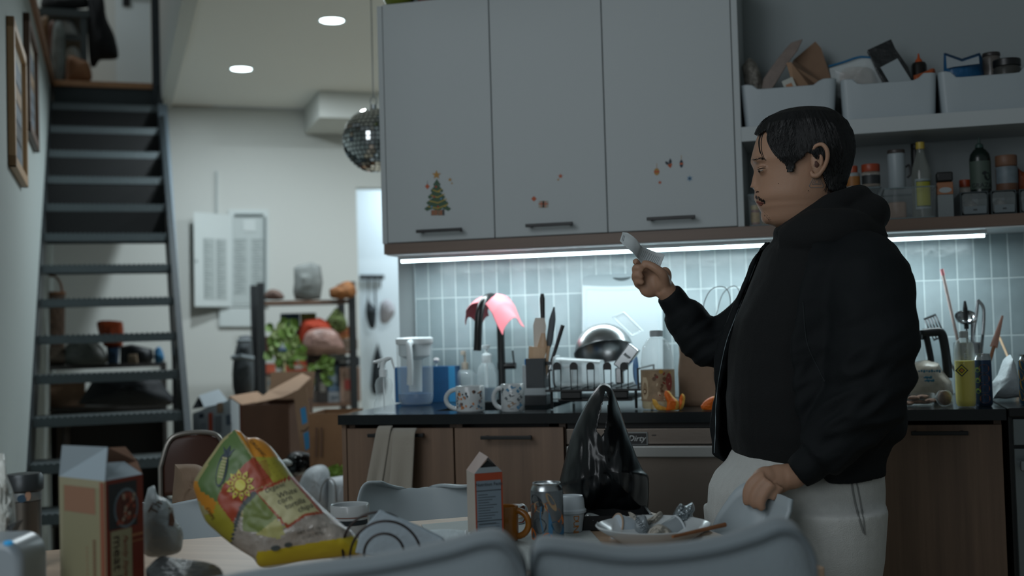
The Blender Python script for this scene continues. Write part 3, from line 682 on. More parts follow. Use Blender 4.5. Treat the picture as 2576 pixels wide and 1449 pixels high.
for px in (1401, 1443, 1485, 1527, 1570):
    p = HY(px, 911, YR0); q = HY(px, 930, YR0); w_ = .0115; m = M(blackm)
    m.tube([(p.x-w_*.8, YR0, zb_), (p.x-w_*.9, YR0, q.z)], .0014, 6); m.tube([(p.x+w_*.8, YR0, zb_), (p.x+w_*.9, YR0, q.z)], .0014, 6)
    poly = [(w_*math.cos(b)+p.x, p.z-w_+w_*math.sin(b)) for b in [math.pi*k/10 for k in range(11)]]+[(p.x-w_, q.z), (p.x+w_, q.z)]
    m.prism(poly, .006, TM((0, YR0-.003, 0))); obj('prong', m, t, world=True)
# utensil holder clipped on the rack
Y = YR0+.03; a, b = HY(1328, 938, Y), HY(1374, 938, Y); z0_, z1_ = HY(1350, 975, Y).z, HY(1350, 901, Y).z
hold = mat('holder_grey', '33383B', .5); m = M(hold); m.bb(a.x, b.x, Y-.025, Y-.023, z0_, z1_); m.bb(a.x, b.x, Y+.033, Y+.035, z0_, z1_); m.bb(a.x, a.x+.002, Y-.025, Y+.035, z0_, z1_); m.bb(b.x-.002, b.x, Y-.025, Y+.035, z0_, z1_); m.bb(a.x, b.x, Y-.025, Y+.035, z0_, z0_+.002)
m.bb(b.x, xa+.003, Y-.004, Y+.004, z1_-.02, z1_-.01)
obj('cutlery_holder', m, t, world=True, smooth=False, bevel=.001)
wd = wood('utensil_wood', 'B79472', 'D2B394', 'z'); blp = mat('black_plastic', '181A1B', .4); grp = mat('grey_silicone', '4A5257', .5)
bz = z0_+.006
def utensil(name, label, px, top, bottom_px, Yt, parts, group='utensils in the holder on the dish rack'):
    """parts: list of (s0, s1, r0, r1, flat, material, partname) along the stick from holder floor to its top"""
    A_ = HY(bottom_px, 940, Y+.0); A_ = Vector((A_.x, Y+(Yt-Y)*.3, bz)); B_ = HY(px, top, Yt)
    t_ = thing(name, label, 'utensil', A_, 0, group)
    for s0, s1, prof, fl, mt, pn in parts:
        m = M(mt); n = 10; pts = [A_.lerp(B_, lerp(s0, s1, i/(n-1))) for i in range(n)]
        m.tube(pts, [interp(prof, i/(n-1)) for i in range(n)], 14, flat=fl, up=(0, 1, 0)); obj(pn, m, t_, world=True)
    return t_
utensil('serving_spoon', 'black plastic handled utensil, tallest in the rack holder', 1364, 739, 1366, Y+.03, [(0, .55, [(0, .003), (1, .003)], 1, chrome, 'shaft'), (.55, 1, [(0, .006), (.5, .007), (.9, .008), (1, .005)], .7, blp, 'handle')])
utensil('spatula', 'cream silicone spatula head upright in the rack holder', 1358, 800, 1352, Y+.02, [(0, .5, [(0, .005), (1, .005)], 1, wd, 'handle'), (.48, 1, [(0, .008), (.2, .016), (.8, .02), (1, .014)], .22, mat('cream_silicone', 'CFC6BC', .6), 'blade')])
utensil('spatula', 'dark grey pointed spatula with wooden handle in the rack holder', 1394, 772, 1366, Y+.01, [(0, .5, [(0, .005), (1, .005)], 1, wd, 'handle'), (.48, 1, [(0, .006), (.15, .010), (.7, .010), (1, .002)], .3, grp, 'blade')])
utensil('wooden_spoon', 'pale wooden spoon with stained bowl in the rack holder', 1367, 838, 1356, Y-.005, [(0, .45, [(0, .004), (1, .004)], 1, wd, 'handle'), (.42, 1, [(0, .006), (.5, .015), (1, .006)], .4, wood('spoon_wood', '9B7658', 'D2B394', 'z'), 'bowl')])
utensil('knife', 'thin black handle leaning right out of the rack holder', 1416, 818, 1368, Y+.015, [(0, .4, [(0, .004), (1, .004)], .4, chrome, 'blade'), (.4, 1, [(0, .005), (1, .006)], .8, blp, 'handle')])
utensil('spatula', 'wide pale wooden spatula lowest in the rack holder', 1352, 873, 1345, Y-.01, [(0, .3, [(0, .005), (1, .006)], 1, wd, 'handle'), (.3, 1, [(0, .010), (.4, .024), (1, .026)], .2, wd, 'blade')])
# --- plastic tub on its side
Y = .20; a, b = HY(1402, 935, Y), HY(1515, 935, Y); z0_, z1_ = zb_+.006, HY(1450, 895, Y).z
t = thing('food_container', 'cloudy plastic food container lying on its side in the dish rack', 'container', ((a.x+b.x)/2, Y, z0_))
cx, w_, hh = (a.x+b.x)/2, b.x-a.x, z1_-z0_
rr = rrect(1, 1, .28, 4)
m = M(clear2); 
def tub(u, v):
    q = rr[int(u*len(rr)) % len(rr)]; s_ = lerp(.96, .84, v)
    return (cx-w_/2+v*w_, Y+.0+q[0]*.10*s_, z0_+hh/2+q[1]*hh*s_-(1-s_)*hh*.5)
m.grid(tub, len(rr), 10, cu=True); k = len(m.v); m.ngon([tub(i/len(rr)+.001, 1) for i in range(len(rr))]); obj('tub', m, t, world=True)
m = M(mat('tub_rim', 'BCC6C9', .35)); m.tube([Vector((cx-w_/2, Y+q[0]*.104, z0_+hh/2+q[1]*hh*.98)) for q in rr], .0035, 8, closed=True); obj('rim', m, t, world=True)
# --- mixing bowl
Y = .33; C0 = HY(1520, 884, Y); ax_ = Vector((.16, -.36, -.92)).normalized(); rb = .086
zx = (-ax_); xx_ = Vector((1, 0, 0)); xx_ = (xx_-zx*xx_.dot(zx)).normalized(); yy_ = zx.cross(xx_)
t = thing('mixing_bowl', 'shiny steel mixing bowl upside down and tilted on the dish rack', 'bowl', C0)
m = M(brushed); prof = [(rb*1.05, -.002), (rb*1.05, .001), (rb, .002)]+[(rb*math.cos(b)*1.0, rb*.95*math.sin(b)**.9) for b in [math.pi/2*k/14 for k in range(1, 15)]]
prof[-1] = (0, rb*.95)
m.lathe(prof, 56, frame(C0, xx_, yy_, zx)); obj('shell', m, t, world=True, solid=.0012, ang=60)
# --- steel grater box
Y = .17; A_ = HY(1597, 872, Y); B_ = HY(1553, 932, Y); d_ = (B_-A_).normalized(); sd = Vector((-d_.z, 0, d_.x)); 
t = thing('grater', 'rectangular steel grater with a slot handle leaning in the dish rack', 'grater', B_)
m = M(chrome); T = frame(A_, -sd, (0, 1, 0), d_); m.bb(-.018, .018, -.02, .02, 0, .075, T); obj('body', m, t, world=True, smooth=False, bevel=.003)
m = M(mat('steel_bright', 'D8DCDC', .15, 1)); m.tube([T @ Vector(p) for p in ((-.008, -.022, .03), (-.008, -.032, .032), (.008, -.032, .032), (.008, -.022, .03))], .0025, 8); obj('handle', m, t, world=True)
m = M(chrome); p = HY(1559, 945, Y); m.box((p.x, p.y, p.z), (.022, .03, .045)); o = obj('steel_tin', m, world=True, smooth=False, bevel=.004); tag(o, 'small shiny steel tin standing below the grater in the dish rack', 'tin')
# --- blue plate on edge
Y = .29; P = HY(1604, 932, Y); t = thing('plate', 'bright blue plate standing on edge at the right of the rack', 'plate', (P.x, Y, zb_+.004))
m = M(mat('plate_blue', '1A66A8', .3)); m.lathe([(0, 0), (.03, 0), (.042, .004), (.043, .006), (.03, .003), (0, .003)], 40, TM((0, -.06, (P.z-zb_)+.0), (0, 90, 0))); obj('disc', m, t)
# --- cutting board
t = thing('cutting_board', 'large white plastic cutting board with grey handle end, leaning on the tiles', 'cutting board', on(1563, .55))
A_ = HY(1463, 693, .61); B_ = HY(1664, 688, .61); C_ = HY(1463, 950, .55)
wv = Vector((B_.x-A_.x, 0, 0)); hb = math.hypot(A_.z-Zc, .075); up_ = Vector((0, .075, A_.z-Zc)).normalized()
T = frame((A_.x, .55, Zc+.001), (1, 0, 0), Vector((1, 0, 0)).cross(up_)*-1, up_); W0 = wv.x
T = frame((A_.x, .552, Zc+.001), (1, 0, 0), up_.cross(Vector((1, 0, 0))), up_)
zs_ = lambda py: (HY(1500, py, .605).z-Zc)/up_.z
zH = hb; zG = zs_(717)
m = M(mat('board_white', 'A2ACB0', .4)); m.prism([(0, .0), (W0, 0), (W0, zG)]+[(W0*(1-k/12), zG-.008*math.sin(math.pi*k/12)) for k in range(1, 12)]+[(0, zG)], .009, T); obj('panel', m, t, world=True, smooth=False)
m = M(mat('board_grey', '7E898D', .5))
pol = [(0, zG)]+[(W0*k/12, zG-.008*math.sin(math.pi*k/12)) for k in range(1, 12)]+[(W0, zG), (W0, zH-.02), (W0-.006, zH-.006), (W0-.02, zH), (.02, zH), (.006, zH-.006), (0, zH-.02)]
m.prism(pol, .009, T); m.m(mat('board_slot', '3A4346', .7)); sx_ = HY(1562, 703, .605).x-A_.x; m.prism([(sx_+.03*math.cos(b), zs_(703)+.0055*math.sin(b)+.003*math.cos(b*2)) for b in [2*math.pi*k/24 for k in range(24)]], .0006, T @ TM((0, -.0006, 0)))
obj('handle_end', m, t, world=True, smooth=False)
m = M(mat('board_groove', 'B4C2C6', .5)); m.tube([T @ Vector(p) for p in [(.012, -.0002, .02), (.012, -.0002, zG-.02), (.02, -.0002, zG-.012)]+[(W0*k/12, -.0002, zG-.012-.008*math.sin(math.pi*k/12)) for k in range(2, 11)]+[(W0-.02, -.0002, zG-.012), (W0-.012, -.0002, zG-.02), (W0-.012, -.0002, .02)]], .0012, 6); obj('groove', m, t, world=True)
# --- clear tray leaning behind the bowl
Y = .47; q = [HY(*c, Y) for c in ((1541, 797), (1568, 785), (1617, 833), (1560, 905))]
t = thing('storage_sheet', 'thin clear plastic tray lid leaning diagonally before the cutting board', 'lid', (q[3].x, Y, q[3].z-.02))
ctr = sum(q, Vector())/4
m = M(clear); m.grid(lambda u, v: (q[0].lerp(q[1], u)).lerp(q[0].lerp(q[1], u)+(q[2]-q[1])*1.0, v), 5, 5); obj('sheet', m, t, world=True, solid=.001)
m = M(mat('lid_rim', 'DCE8EC', .3)); a_ = (q[2]-q[1]); m.tube([q[0], q[1], q[1]+a_, q[0]+a_], .0022, 8, closed=True); obj('rim', m, t, world=True)
# --- juice jug
Y = .11; L = on(1656, Y); h = lambda py: hz(py, Y, 1656); r = rad(1614, 1699, 960, Y)
t = thing('juice_jug', 'large clear juice jug with a fruit label and yellow juice left', 'bottle', L)
m = M(clear); m.lathe([(0, .001), (r*.92, .001), (r, .007), (r, h(925)), (r*.97, h(921)), (r, h(916)), (r*.97, h(905)), (r*.93, h(890)), (r*.86, h(872)), (r*.64, h(858)), (r*.55, h(853)), (r*.38, h(850)), (r*.36, h(846))], 40); obj('body', m, t)
m = M(white if 0 else mat('cap_grey', '9AA3A6', .5)); m.lathe([(r*.38, h(847)), (r*.40, h(846)), (r*.40, h(833)), (r*.36, h(831)), (0, h(831))], 28); obj('cap', m, t)
m = M(mat('label_tan', '9C8468', .6, var=.35, vscale=45)); m.lathe([(r+.0006, h(1008)), (r+.0006, h(930))], 40)
cs = [mat('label_brown', '5E432F', .6), mat('label_cream', 'B9A68A', .6), mat('label_red', '7A2C20', .6), mat('label_gold', 'A8843A', .6)]
rnd = random.Random(5)
for i in range(26): patch(m, r+.0006, rnd.uniform(-.2, 1.0), rnd.uniform(h(1004), h(934)), rnd.uniform(.004, .014), rnd.uniform(.004, .012), rnd.choice(cs), rnd.uniform(0, 3))
patch(m, r+.0008, -.72, h(975), .024, .06, cs[1], 0, 'sq'); patch(m, r+.0012, -.72, h(983), .014, .015, cs[0]); patch(m, r+.0014, -.72, h(983), .009, .009, cs[1])
patch(m, r+.0010, .85, h(960), .022, .05, cs[2])
obj('label', m, t)
m = M(glass('juice', 'C9A63A', .1, .9)); m.lathe([(0, .003), (r*.9, .003), (r*.97, .009), (r*.97, h(1008)), (0, h(1008))], 40); obj('juice', m, t)
# --- paper bag
kraft = mat('kraft_paper', '8C7460', .8, bump=.3, bscale=25, var=.2, vscale=12)
a, b = HY(1704, 950, .22), HY(1850, 950, .22); t = thing('paper_bag', 'brown paper bag with string handles behind the orange peel', 'bag', ((a.x+b.x)/2, .29, Zc+.0004))
zt_ = HY(1760, 812, .22).z
def pb(u, v):
    q = rrect(b.x-a.x, .14, .01, 2); p = q[int(u*len(q)) % len(q)]
    n_ = noise.noise(Vector((p[0]*18, p[1]*18, v*4)))*.012*v
    return ((a.x+b.x)/2+p[0]*(1-.05*v)+n_, .29+p[1]*(1-.25*v)+n_, Zc+.001+v*(zt_-Zc)+.012*noise.noise(Vector((p[0]*25, 5, 1)))*v)
m = M(kraft); m.grid(pb, 12, 14, cu=True); m.ngon([pb(i/12+.001, 0) for i in range(12)]); obj('sack', m, t, world=True, ang=50, solid=.0008)
m = M(mat('bag_string', '8A8F92', .7)); hA, hB = HY(1768, 800, .25), HY(1822, 800, .25)
m.tube(bez([hA, HY(1772, 760, .24), HY(1790, 728, .24), HY(1820, 722, .24), HY(1836, 745, .24), HY(1838, 800, .25)]), .0014, 6); m.tube(bez([HY(1800, 800, .35), HY(1818, 740, .35), HY(1850, 720, .35), HY(1870, 760, .35), HY(1872, 800, .35)]), .0014, 6); obj('handle', m, t, world=True)
m = M(mat('bag_print', '2A1E1A', .7)); p = HY(1805, 945, .2195); m.box((p.x, .2185, p.z), (.02, .001, .022)); obj('print', m, t, world=True, smooth=False)
# --- orange peel
om_ = mat('orange_skin', 'D8681C', .45, bump=.3, bscale=250); ow_ = mat('orange_pith', 'D9A648', .7)
PEELS = []
def peel(name, label, px, pieces, Y=.045, group='orange peel on the counter edge'): PEELS.append((name, label, px, pieces, Y, group))
peel('orange_peel', 'curled orange peel pieces in front of the juice jug', 1690, [([(1673, 983), (1683, 984), (1694, 998), (1707, 1010), (1708, 1026), (1698, 1037), (1677, 1037), (1678, 1012), (1671, 994)], 0, .012), ([(1640, 1003), (1650, 1006), (1660, 1019), (1677, 1026), (1677, 1036), (1655, 1033), (1643, 1017)], 1, .010), ([(1704, 1030), (1709, 1002), (1716, 990), (1723, 998), (1721, 1018), (1712, 1035)], 2, .010)])
peel('orange_peel', "single curl of orange peel beside the person's jacket", 1783, [([(1762, 1022), (1772, 1009), (1788, 999), (1802, 999), (1804, 1032), (1786, 1036), (1768, 1032)], 0, .014)])
# --- glass kettle
Y = .36; L = on(2262, Y); h = lambda py: hz(py, Y, 2262); r = rad(2194, 2330, 850, Y)
t = thing('kettle', 'glass kettle with steel rim and thick black handle, partly behind the person', 'kettle', L)
m = M(cg); m.lathe([(r*1.02, h(960)), (r*1.05, h(930)), (r, h(856))], 40); obj('glass_body', m, t)
m = M(chrome); m.lathe([(r, h(856)), (r*1.01, h(855)), (r*1.01, h(832)), (r*.9, h(830)), (0, h(829))], 40); obj('collar', m, t)
m = M(blp); m.lathe([(0, 0), (r*1.08, 0), (r*1.08, .01), (r*1.02, h(958)), (0, h(958))], 40); obj('base', m, t)
k1, k2 = r*.98, rad(2262, 2388, 900, Y)*2
m = M(blp); m.tube(bez([(k1, 0, h(840)), (k1+.03, 0, h(838)), (k2-.012, 0, h(842)), (k2-.004, 0, h(880)), (k2, 0, h(930)), (k2+.0, 0, h(953))]), .0105, 14, flat=1.2); m.tube([(k1+.008, 0, h(842)), (k1+.018, 0, h(900)), (k1+.022, 0, h(958))], .009, 12); obj('handle', m, t)
# --- utensil crock and what stands in it
Y = .42; cxp = 2440; L = on(cxp, Y); h = lambda py: hz(py, Y, cxp); r = rad(2402, 2478, 880, Y)
t = thing('utensil_crock', 'brushed steel crock full of kitchen tools at the right', 'crock', L)
m = M(brushed); m.lathe([(0, .002), (r, .002), (r, h(862)), (r-.002, h(862)), (r-.002, .004), (0, .004)], 36); obj('pot', m, t)
G = 'kitchen tools in the steel crock'; BZ = Zc+.01
def tool(name, label, top, bpx, pieces, Yt=.42):
    B0 = Vector((HY(bpx, 900, Y).x, Y, BZ)); T1 = HY(*top, Yt); t_ = thing(name, label, 'utensil', B0, 0, G)
    for f, pn, mt in pieces:
        m = M(mt); f(m, B0, T1); obj(pn, m, t_, world=True)
def stick(s0, s1, r0, r1=None, fl=1): return lambda m, a, b: m.tube([a.lerp(b, lerp(s0, s1, k/5)) for k in range(6)], [lerp(r0, r1 if r1 else r0, k/5) for k in range(6)], 10, flat=fl, up=(0, 1, 0))
tool('chopstick', 'long pale pink-tipped stick standing highest in the steel crock', (2369, 677), 2436, [(stick(0, .96, .0045), 'shaft', mat('pale_stick', 'C6B4AE', .6)), (stick(.95, 1, .005, .005), 'tip', mat('pink_tip', 'D88A8E', .6))])
def slot(m, a, b):
    d_ = (b-a).normalized(); n_ = Vector((0, 1, 0)); s_ = d_.cross(n_).normalized(); c = b-d_*.035
    for k in range(-2, 3): m.tube([c+s_*k*.008-d_*.03, c+s_*k*.008+d_*.03], .0026, 8)
    for e in (-1, 1): m.tube([c+s_*-.018+d_*.032*e, c+s_*.018+d_*.032*e], .0032, 8)
tool('slotted_turner', 'shiny slotted steel turner leaning left out of the crock', (2338, 795), 2425, [(stick(0, .62, .003), 'shaft', chrome), (slot, 'slotted_blade', chrome)])
tool('whisk_handle', 'upright black handle with a hanging loop in the crock', (2427, 757), 2438, [(stick(0, .7, .003), 'shaft', chrome), (stick(.7, .93, .0065), 'handle', blp), (stick(.92, 1, .0065, .003), 'loop', blp)])
def ladle(m, a, b):
    d_ = (b-a).normalized(); m.lathe([(.03, 0), (.028, -.008), (.018, -.018), (0, -.022)], 24, frame(b+Vector((-.016, 0, 0)), (1, 0, 0), (0, .8, .6), (0, -.6, .8)))
tool('ladle', 'round steel ladle bowl above the bottle in the crock', (2445, 795), 2440, [(stick(0, 1, .003), 'shaft', chrome), (ladle, 'bowl', chrome)])
def tong(m, a, b):
    for e in (-1, 1): m.tube(bez([a+Vector((e*.004, 0, 0)), a.lerp(b, .6)+Vector((e*.012, 0, 0)), b+Vector((e*.006-.004, 0, -.03)), b+Vector((-.006+e*.003, 0, 0))]), [.004]*12+[.006]*12+[.003], 8, flat=.5) if 0 else m.tube(bez([a+Vector((e*.004, 0, 0)), a.lerp(b, .55)+Vector((e*.012, 0, 0)), b+Vector((e*.009, 0, -.03)), b+Vector((-.006, 0, 0))]), .0045, 8, flat=.6)
tool('tongs', 'curved steel tongs standing at the back of the crock', (2465, 754), 2448, [(tong, 'arms', chrome)])
tool('wooden_spatula', 'orange-brown wooden spatula leaning right out of the crock', (2522, 794), 2462, [(stick(0, .62, .005), 'handle', wood('copper_wood', '8C5A3A', 'A8704C', 'z')), (stick(.6, 1, .011, .003, .3), 'blade', wood('rose_wood', 'B08070', 'C89A88', 'z'))])
tool('steel_spoon', 'silver spoon handle crossing low in front of the crock', (2472, 842), 2448, [(stick(.2, 1, .004), 'handle', chrome)], .38)
# --- bread bag
Y = .26
def plasticbag(name, label, pts, ydep, Y, material, seed=1, cat='bag', base=None, amp=.006, sc_=18, n=10):
    """a stuffed bag whose outline (pixels, clockwise) stands at its own depth, bulging fore and aft"""
    P = [HY(x, y, Y) for x, y in pts]; c = sum(P, Vector())/len(P); N = len(P); vs = []; fs = []
    rings = n
    m = M(material)
    for j in range(rings+1):
        a = math.pi*j/rings; s_ = max(.02, math.sin(a))**.55; dy = -math.cos(a)*ydep/2
        for p in P:
            q = c+(p-c)*s_; q = Vector((q.x, Y+ydep*.35+dy, q.z)); vs.append(q)
    for j in range(rings):
        for i in range(N): k = (i+1) % N; fs.append((j*N+i, j*N+k, (j+1)*N+k, (j+1)*N+i))
    fs.append(tuple(range(N))); fs.append(tuple(rings*N+i for i in range(N))[::-1])
    m.add(vs, fs); m.jitter(amp, sc_, seed)
    for i, p in enumerate(m.v): m.v[i] = Vector((p.x, p.y, max(p.z, (base if base is not None else Zc)+.0006)))
    return m
def dense(pts, k=4):
    out = []
    for i in range(len(pts)):
        a, b_ = pts[i], pts[(i+1) % len(pts)]
        for q in range(k): out.append((lerp(a[0], b_[0], q/k), lerp(a[1], b_[1], q/k)))
    return out
film = mat('bag_film', 'B9BCB6', .3, bump=.5, bscale=30, spec=.7)
m = plasticbag('b', '', dense([(2258, 1012), (2268, 960), (2280, 918), (2330, 909), (2362, 912), (2372, 935), (2398, 962), (2402, 990), (2396, 1012)]), .12, .30, mat('bread_bag_film', 'BDB4A6', .35, bump=.5, bscale=35, spec=.6, var=.15, vscale=30), 2)
t = thing('bread_bag', 'cream plastic bread bag with blue writing left of the yellow bottle', 'bag', on(2330, .33)); obj('bag', m, t, world=True, ang=60)
m = M(mat('print_teal', '2F6E88', .5)); p = HY(2338, 938, .262); m.text('Cookies', .022, TM((p.x, p.y, p.z), (0, 6, 0)), shear=.3); m.m(mat('print_dkgrey', '4A5458', .5)); m.text('Chips', .015, TM((p.x+.004, p.y-.003, p.z-.02), (0, 6, 0)), shear=.3); m.text('Crisp', .014, TM((p.x+.01, p.y-.004, p.z-.033), (0, 6, 0)), shear=.3)
m = M(mat('print_teal', '2F6E88', .5)); rnd = random.Random(8)
for row, (yy2, x0_, x1_) in enumerate(((934, 2312, 2364), (950, 2326, 2352), (958, 2328, 2360))):
    for k in range(9 if row == 0 else 6):
        q = HY(lerp(x0_, x1_, k/8), yy2-(k % 2), .258); m.ell((q.x, q.y, q.z), (.003, .0008, .0022+.001*(k % 3)), 8, m=6)
obj('print', m, t, world=True)
# --- clamshell with cookies
Y = .10; t = thing('cookie_tray', 'clear plastic tray of brown cookies in front of the bread bag', 'food tray', on(2312, Y+.04)); a, b = HY(2270, 1005, Y), HY(2355, 1005, Y); zt_ = HY(2310, 990, Y).z
m = M(clear); m.bb(a.x+.006, b.x-.006, Y+.004, Y+.086, Zc+.0008, Zc+.0016)
m.grid(lambda u, v: (lambda q, s_: ((a.x+b.x)/2+q[0]*s_, Y+.045+q[1]*s_, Zc+.001+v*(zt_-Zc-.004)))(rrect(b.x-a.x, .09, .015, 3)[int(u*16) % 16], .9+.1*v), 16, 4, cu=True); obj('tray', m, t, world=True)
cook = mat('cookie_brown', '7C5238', .8, bump=.5, bscale=80, var=.4, vscale=60)
for i, (px, dz) in enumerate(((2285, .003), (2305, .006), (2325, .004), (2340, .009), (2300, .016), (2322, .018))):
    q = on(px, Y+.03+.008*(i % 3), Zc+dz); c_ = thing('cookie', 'brown crumbly cookie in the clear plastic tray', 'cookie', q, 0, 'cookies in the clear tray'); m = crumple((0, 0, .005), (.017, .02, .006), i, 2, .2, None, cook); m2 = M(cook); m2.v, m2.f, m2.mi = m.v, m.f, m.mi; obj('biscuit', m2, c_)
# --- wrapped cookie
t = thing('wrapped_cake', 'small brown cake in clear wrap leaning beside the yellow bottle', 'snack', on(2384, .09)); m = M(cook); m.ell((0, 0, .024), (.016, .012, .02), T=TM((0, 0, 0), (0, -18, 0))); obj('cake', m, t); m = M(clear); m.ell((0, 0, .023), (.021, .016, .023), T=TM((0, 0, 0), (0, -18, 0))); m.jitter(.004, 60, 3); 
for i, p in enumerate(m.v): m.v[i] = Vector((p.x, p.y, max(p.z, .001)))
obj('wrapper', m, t)
# --- yellow drink bottle
Y = .055; L = on(2430, Y); h = lambda py: hz(py, Y, 2430); r = rad(2403, 2456, 960, Y)
t = thing('drink_bottle', 'clear bottle half full of bright yellow drink at counter edge', 'bottle', L)
m = M(clear); m.lathe([(0, .002), (r*.8, .001), (r*.95, .008), (r, .02), (r, h(880)), (r*.93, h(868)), (r*.7, h(857)), (r*.45, h(852)), (r*.42, h(848))], 36); obj('body', m, t)
m = M(mat('cap_white', 'B8C0C0', .4)); m.lathe([(r*.45, h(850)), (r*.46, h(848)), (r*.46, h(835)), (r*.4, h(833)), (0, h(833))], 24); obj('cap', m, t)
m = M(mat('yellow_drink', 'D8C818', .25, sss=0)); m.lathe([(0, .004), (r*.8, .004), (r*.93, .01), (r*.97, .02), (r*.97, h(908)), (0, h(908))], 36); obj('drink', m, t)
m = M(mat('print_white', 'C9D2D2', .4)); m.text('E', .022, TM((.001, -r-.0012, h(896))), th=.0004); m.text('F', .012, TM((.001, -r-.0012, h(878))), th=.0004); m.m(mat('logo_dark', '3E4A3A', .5))
for s_, mt in ((.016, mat('logo_dark', '3E4A3A', .5)), (.012, mat('yellow_drink', 'D8C818', .25)), (.008, mat('logo_dark', '3E4A3A', .5)), (.005, mat('logo_orange', 'C8862A', .5))):
    m.m(mt); z_ = h(931); xx = -.010; y_ = -r-.0006-(.016-s_)*.08; m.ngon([(xx-s_, y_, z_), (xx, y_, z_-s_), (xx+s_, y_, z_), (xx, y_, z_+s_)])
obj('print', m, t)
# --- cans
def can(label, L, r, H, body, deco=None, group=None, name='drink_can'):
    t = thing(name, label, 'can', L, 0, group)
    m = M(body); m.lathe([(0, .003), (r*.75, .003), (r*.82, .0), (r*.98, .006), (r, .01), (r, H*.88)], 36); obj('body', m, t)
    m = M(mat('can_alu', 'A9AEB0', .25, 1)); m.lathe([(r, H*.88), (r*.93, H*.93), (r*.84, H*.965), (r*.86, H*.985), (r*.86, H), (r*.82, H), (r*.80, H*.975), (0, H*.975)], 36); o = obj('top', m, t)
    m = M(mat('can_tab', '8E9496', .3, 1)); m.lathe([(.003, 0), (.007, .0), (.007, .0012), (.003, .0012)], 16, TM((0, -.006, H*.978)), sy=1.5); obj('tab', m, t)
    if deco: m = M(); deco(m, r, H); obj('print', m, t)
    return t
def decoT(m, r, H):
    cs = [mat('t_brown', '7A4A38', .5), mat('t_lime', '6E8A3A', .5), mat('t_letter', '1C2A38', .5)]
    for i in range(4): patch(m, r, .05, H*(.72-.19*i), .028, H*.17, cs[0])
    for i in range(3): patch(m, r, -.75, H*(.7-.2*i), .016, H*.1, cs[1])
    for i, c in enumerate('TAIKA'): m.m(cs[2]); m.text(c, .013, TM((.001, -r-.0012, H*(.76-.145*i))), th=.0004)
Y = .10; h = lambda py: hz(py, Y, 2475); can('dark blue drink can with brown dots and letters beside yellow bottle', on(2475, Y), rad(2452, 2498, 950, Y), h(890), mat('can_blue', '2A3F5A', .35, .5), decoT, 'cans at the right end of the counter')
def decoG(m, r, H):
    for i in range(4): patch(m, r, -1.0+.3*(i % 2), H*(.2+.2*i), .016, .03, mat('g_gold', 'A8843A', .5), .5)
h = lambda py: hz(py, Y, 2575); can('drink can with gold and blue print on the stove edge', (HY(2584, 950, .08).x, .08, .9185), rad(2563, 2607, 950, .08), h(892)-.003, mat('can_blue2', '3C5A70', .35, .5), decoG, 'cans at the right end of the counter')
# --- stick and white bag at the far right
m = plasticbag('b', '', dense([(2498, 1002), (2500, 965), (2518, 945), (2532, 912), (2548, 895), (2560, 915), (2568, 950), (2572, 1002)]), .12, .22, mat('white_bag_film', 'CDD6DA', .4, bump=.6, bscale=30), 5, amp=.009)
m.v = [Vector((p.x, p.y, max(p.z, .92))) for p in m.v] if 0 else m.v
o = obj('plastic_bag', m, world=True, ang=60); tag(o, 'crumpled white plastic bag at the right end of the counter', 'bag')
t = thing('wooden_skewer', 'thin tan wooden stick leaning on tiles behind the white plastic bag', 'stick', on(2545, .5)); m = M(wd); m.tube([HY(2545, 920, .5), HY(2512, 843, .60)], .0035, 8); 
m.tube([Vector((HY(2545, 920, .5).x+.012, .47, Zc+.002)), HY(2545, 920, .5)], .0035, 8); obj('shaft', m, t, world=True)
# --- towel on the cabinet handle
twm = mat('towel_beige', 'A39C90', .95, bump=.5, bscale=500, sheen=.4)
t = thing('kitchen_towel', 'grey-beige towel folded over the left cabinet handle', 'towel', (HY(985, 1150, -.02).x, -.02, HY(985, 1230, -.02).z))
def towel(pl, pr, plb, prb, yo, bulge):
    A_, B_, C_, D_ = HY(*pl, -.02), HY(*pr, -.02), HY(*plb, -.02), HY(*prb, -.02)
    def f(u, v):
        top_ = A_.lerp(B_, u); bot = C_.lerp(D_, u)
        if v < .12: a = v/.12; y = -.003+(-.025)*a; p = top_.copy(); p.z += .008*math.sin(math.pi*(.5+a*.0))-.008*(a); p.y = yo+y; return p
        q = (v-.12)/.88; p = top_.lerp(bot, q); p.z -= .008*(1-q); p.y = yo-.028-.008*math.sin(u*math.pi*2.2+q)*bulge*q-.004*q; return p
    return f
m = M(twm); m.grid(towel((952, 1080), (988, 1079), (918, 1285), (960, 1285), -.012, 1), 14, 26); obj('left_fold', m, t, world=True, solid=.006, sub=1)
m = M(twm); m.grid(towel((985, 1085), (1006, 1086), (955, 1285), (1000, 1285), -.006, .5), 10, 26); obj('middle_fold', m, t, world=True, solid=.005, sub=1)
m = M(twm); m.grid(towel((996, 1085), (1050, 1085), (985, 1285), (1044, 1285), -.014, 1), 14, 26); obj('right_fold', m, t, world=True, solid=.006, sub=1)
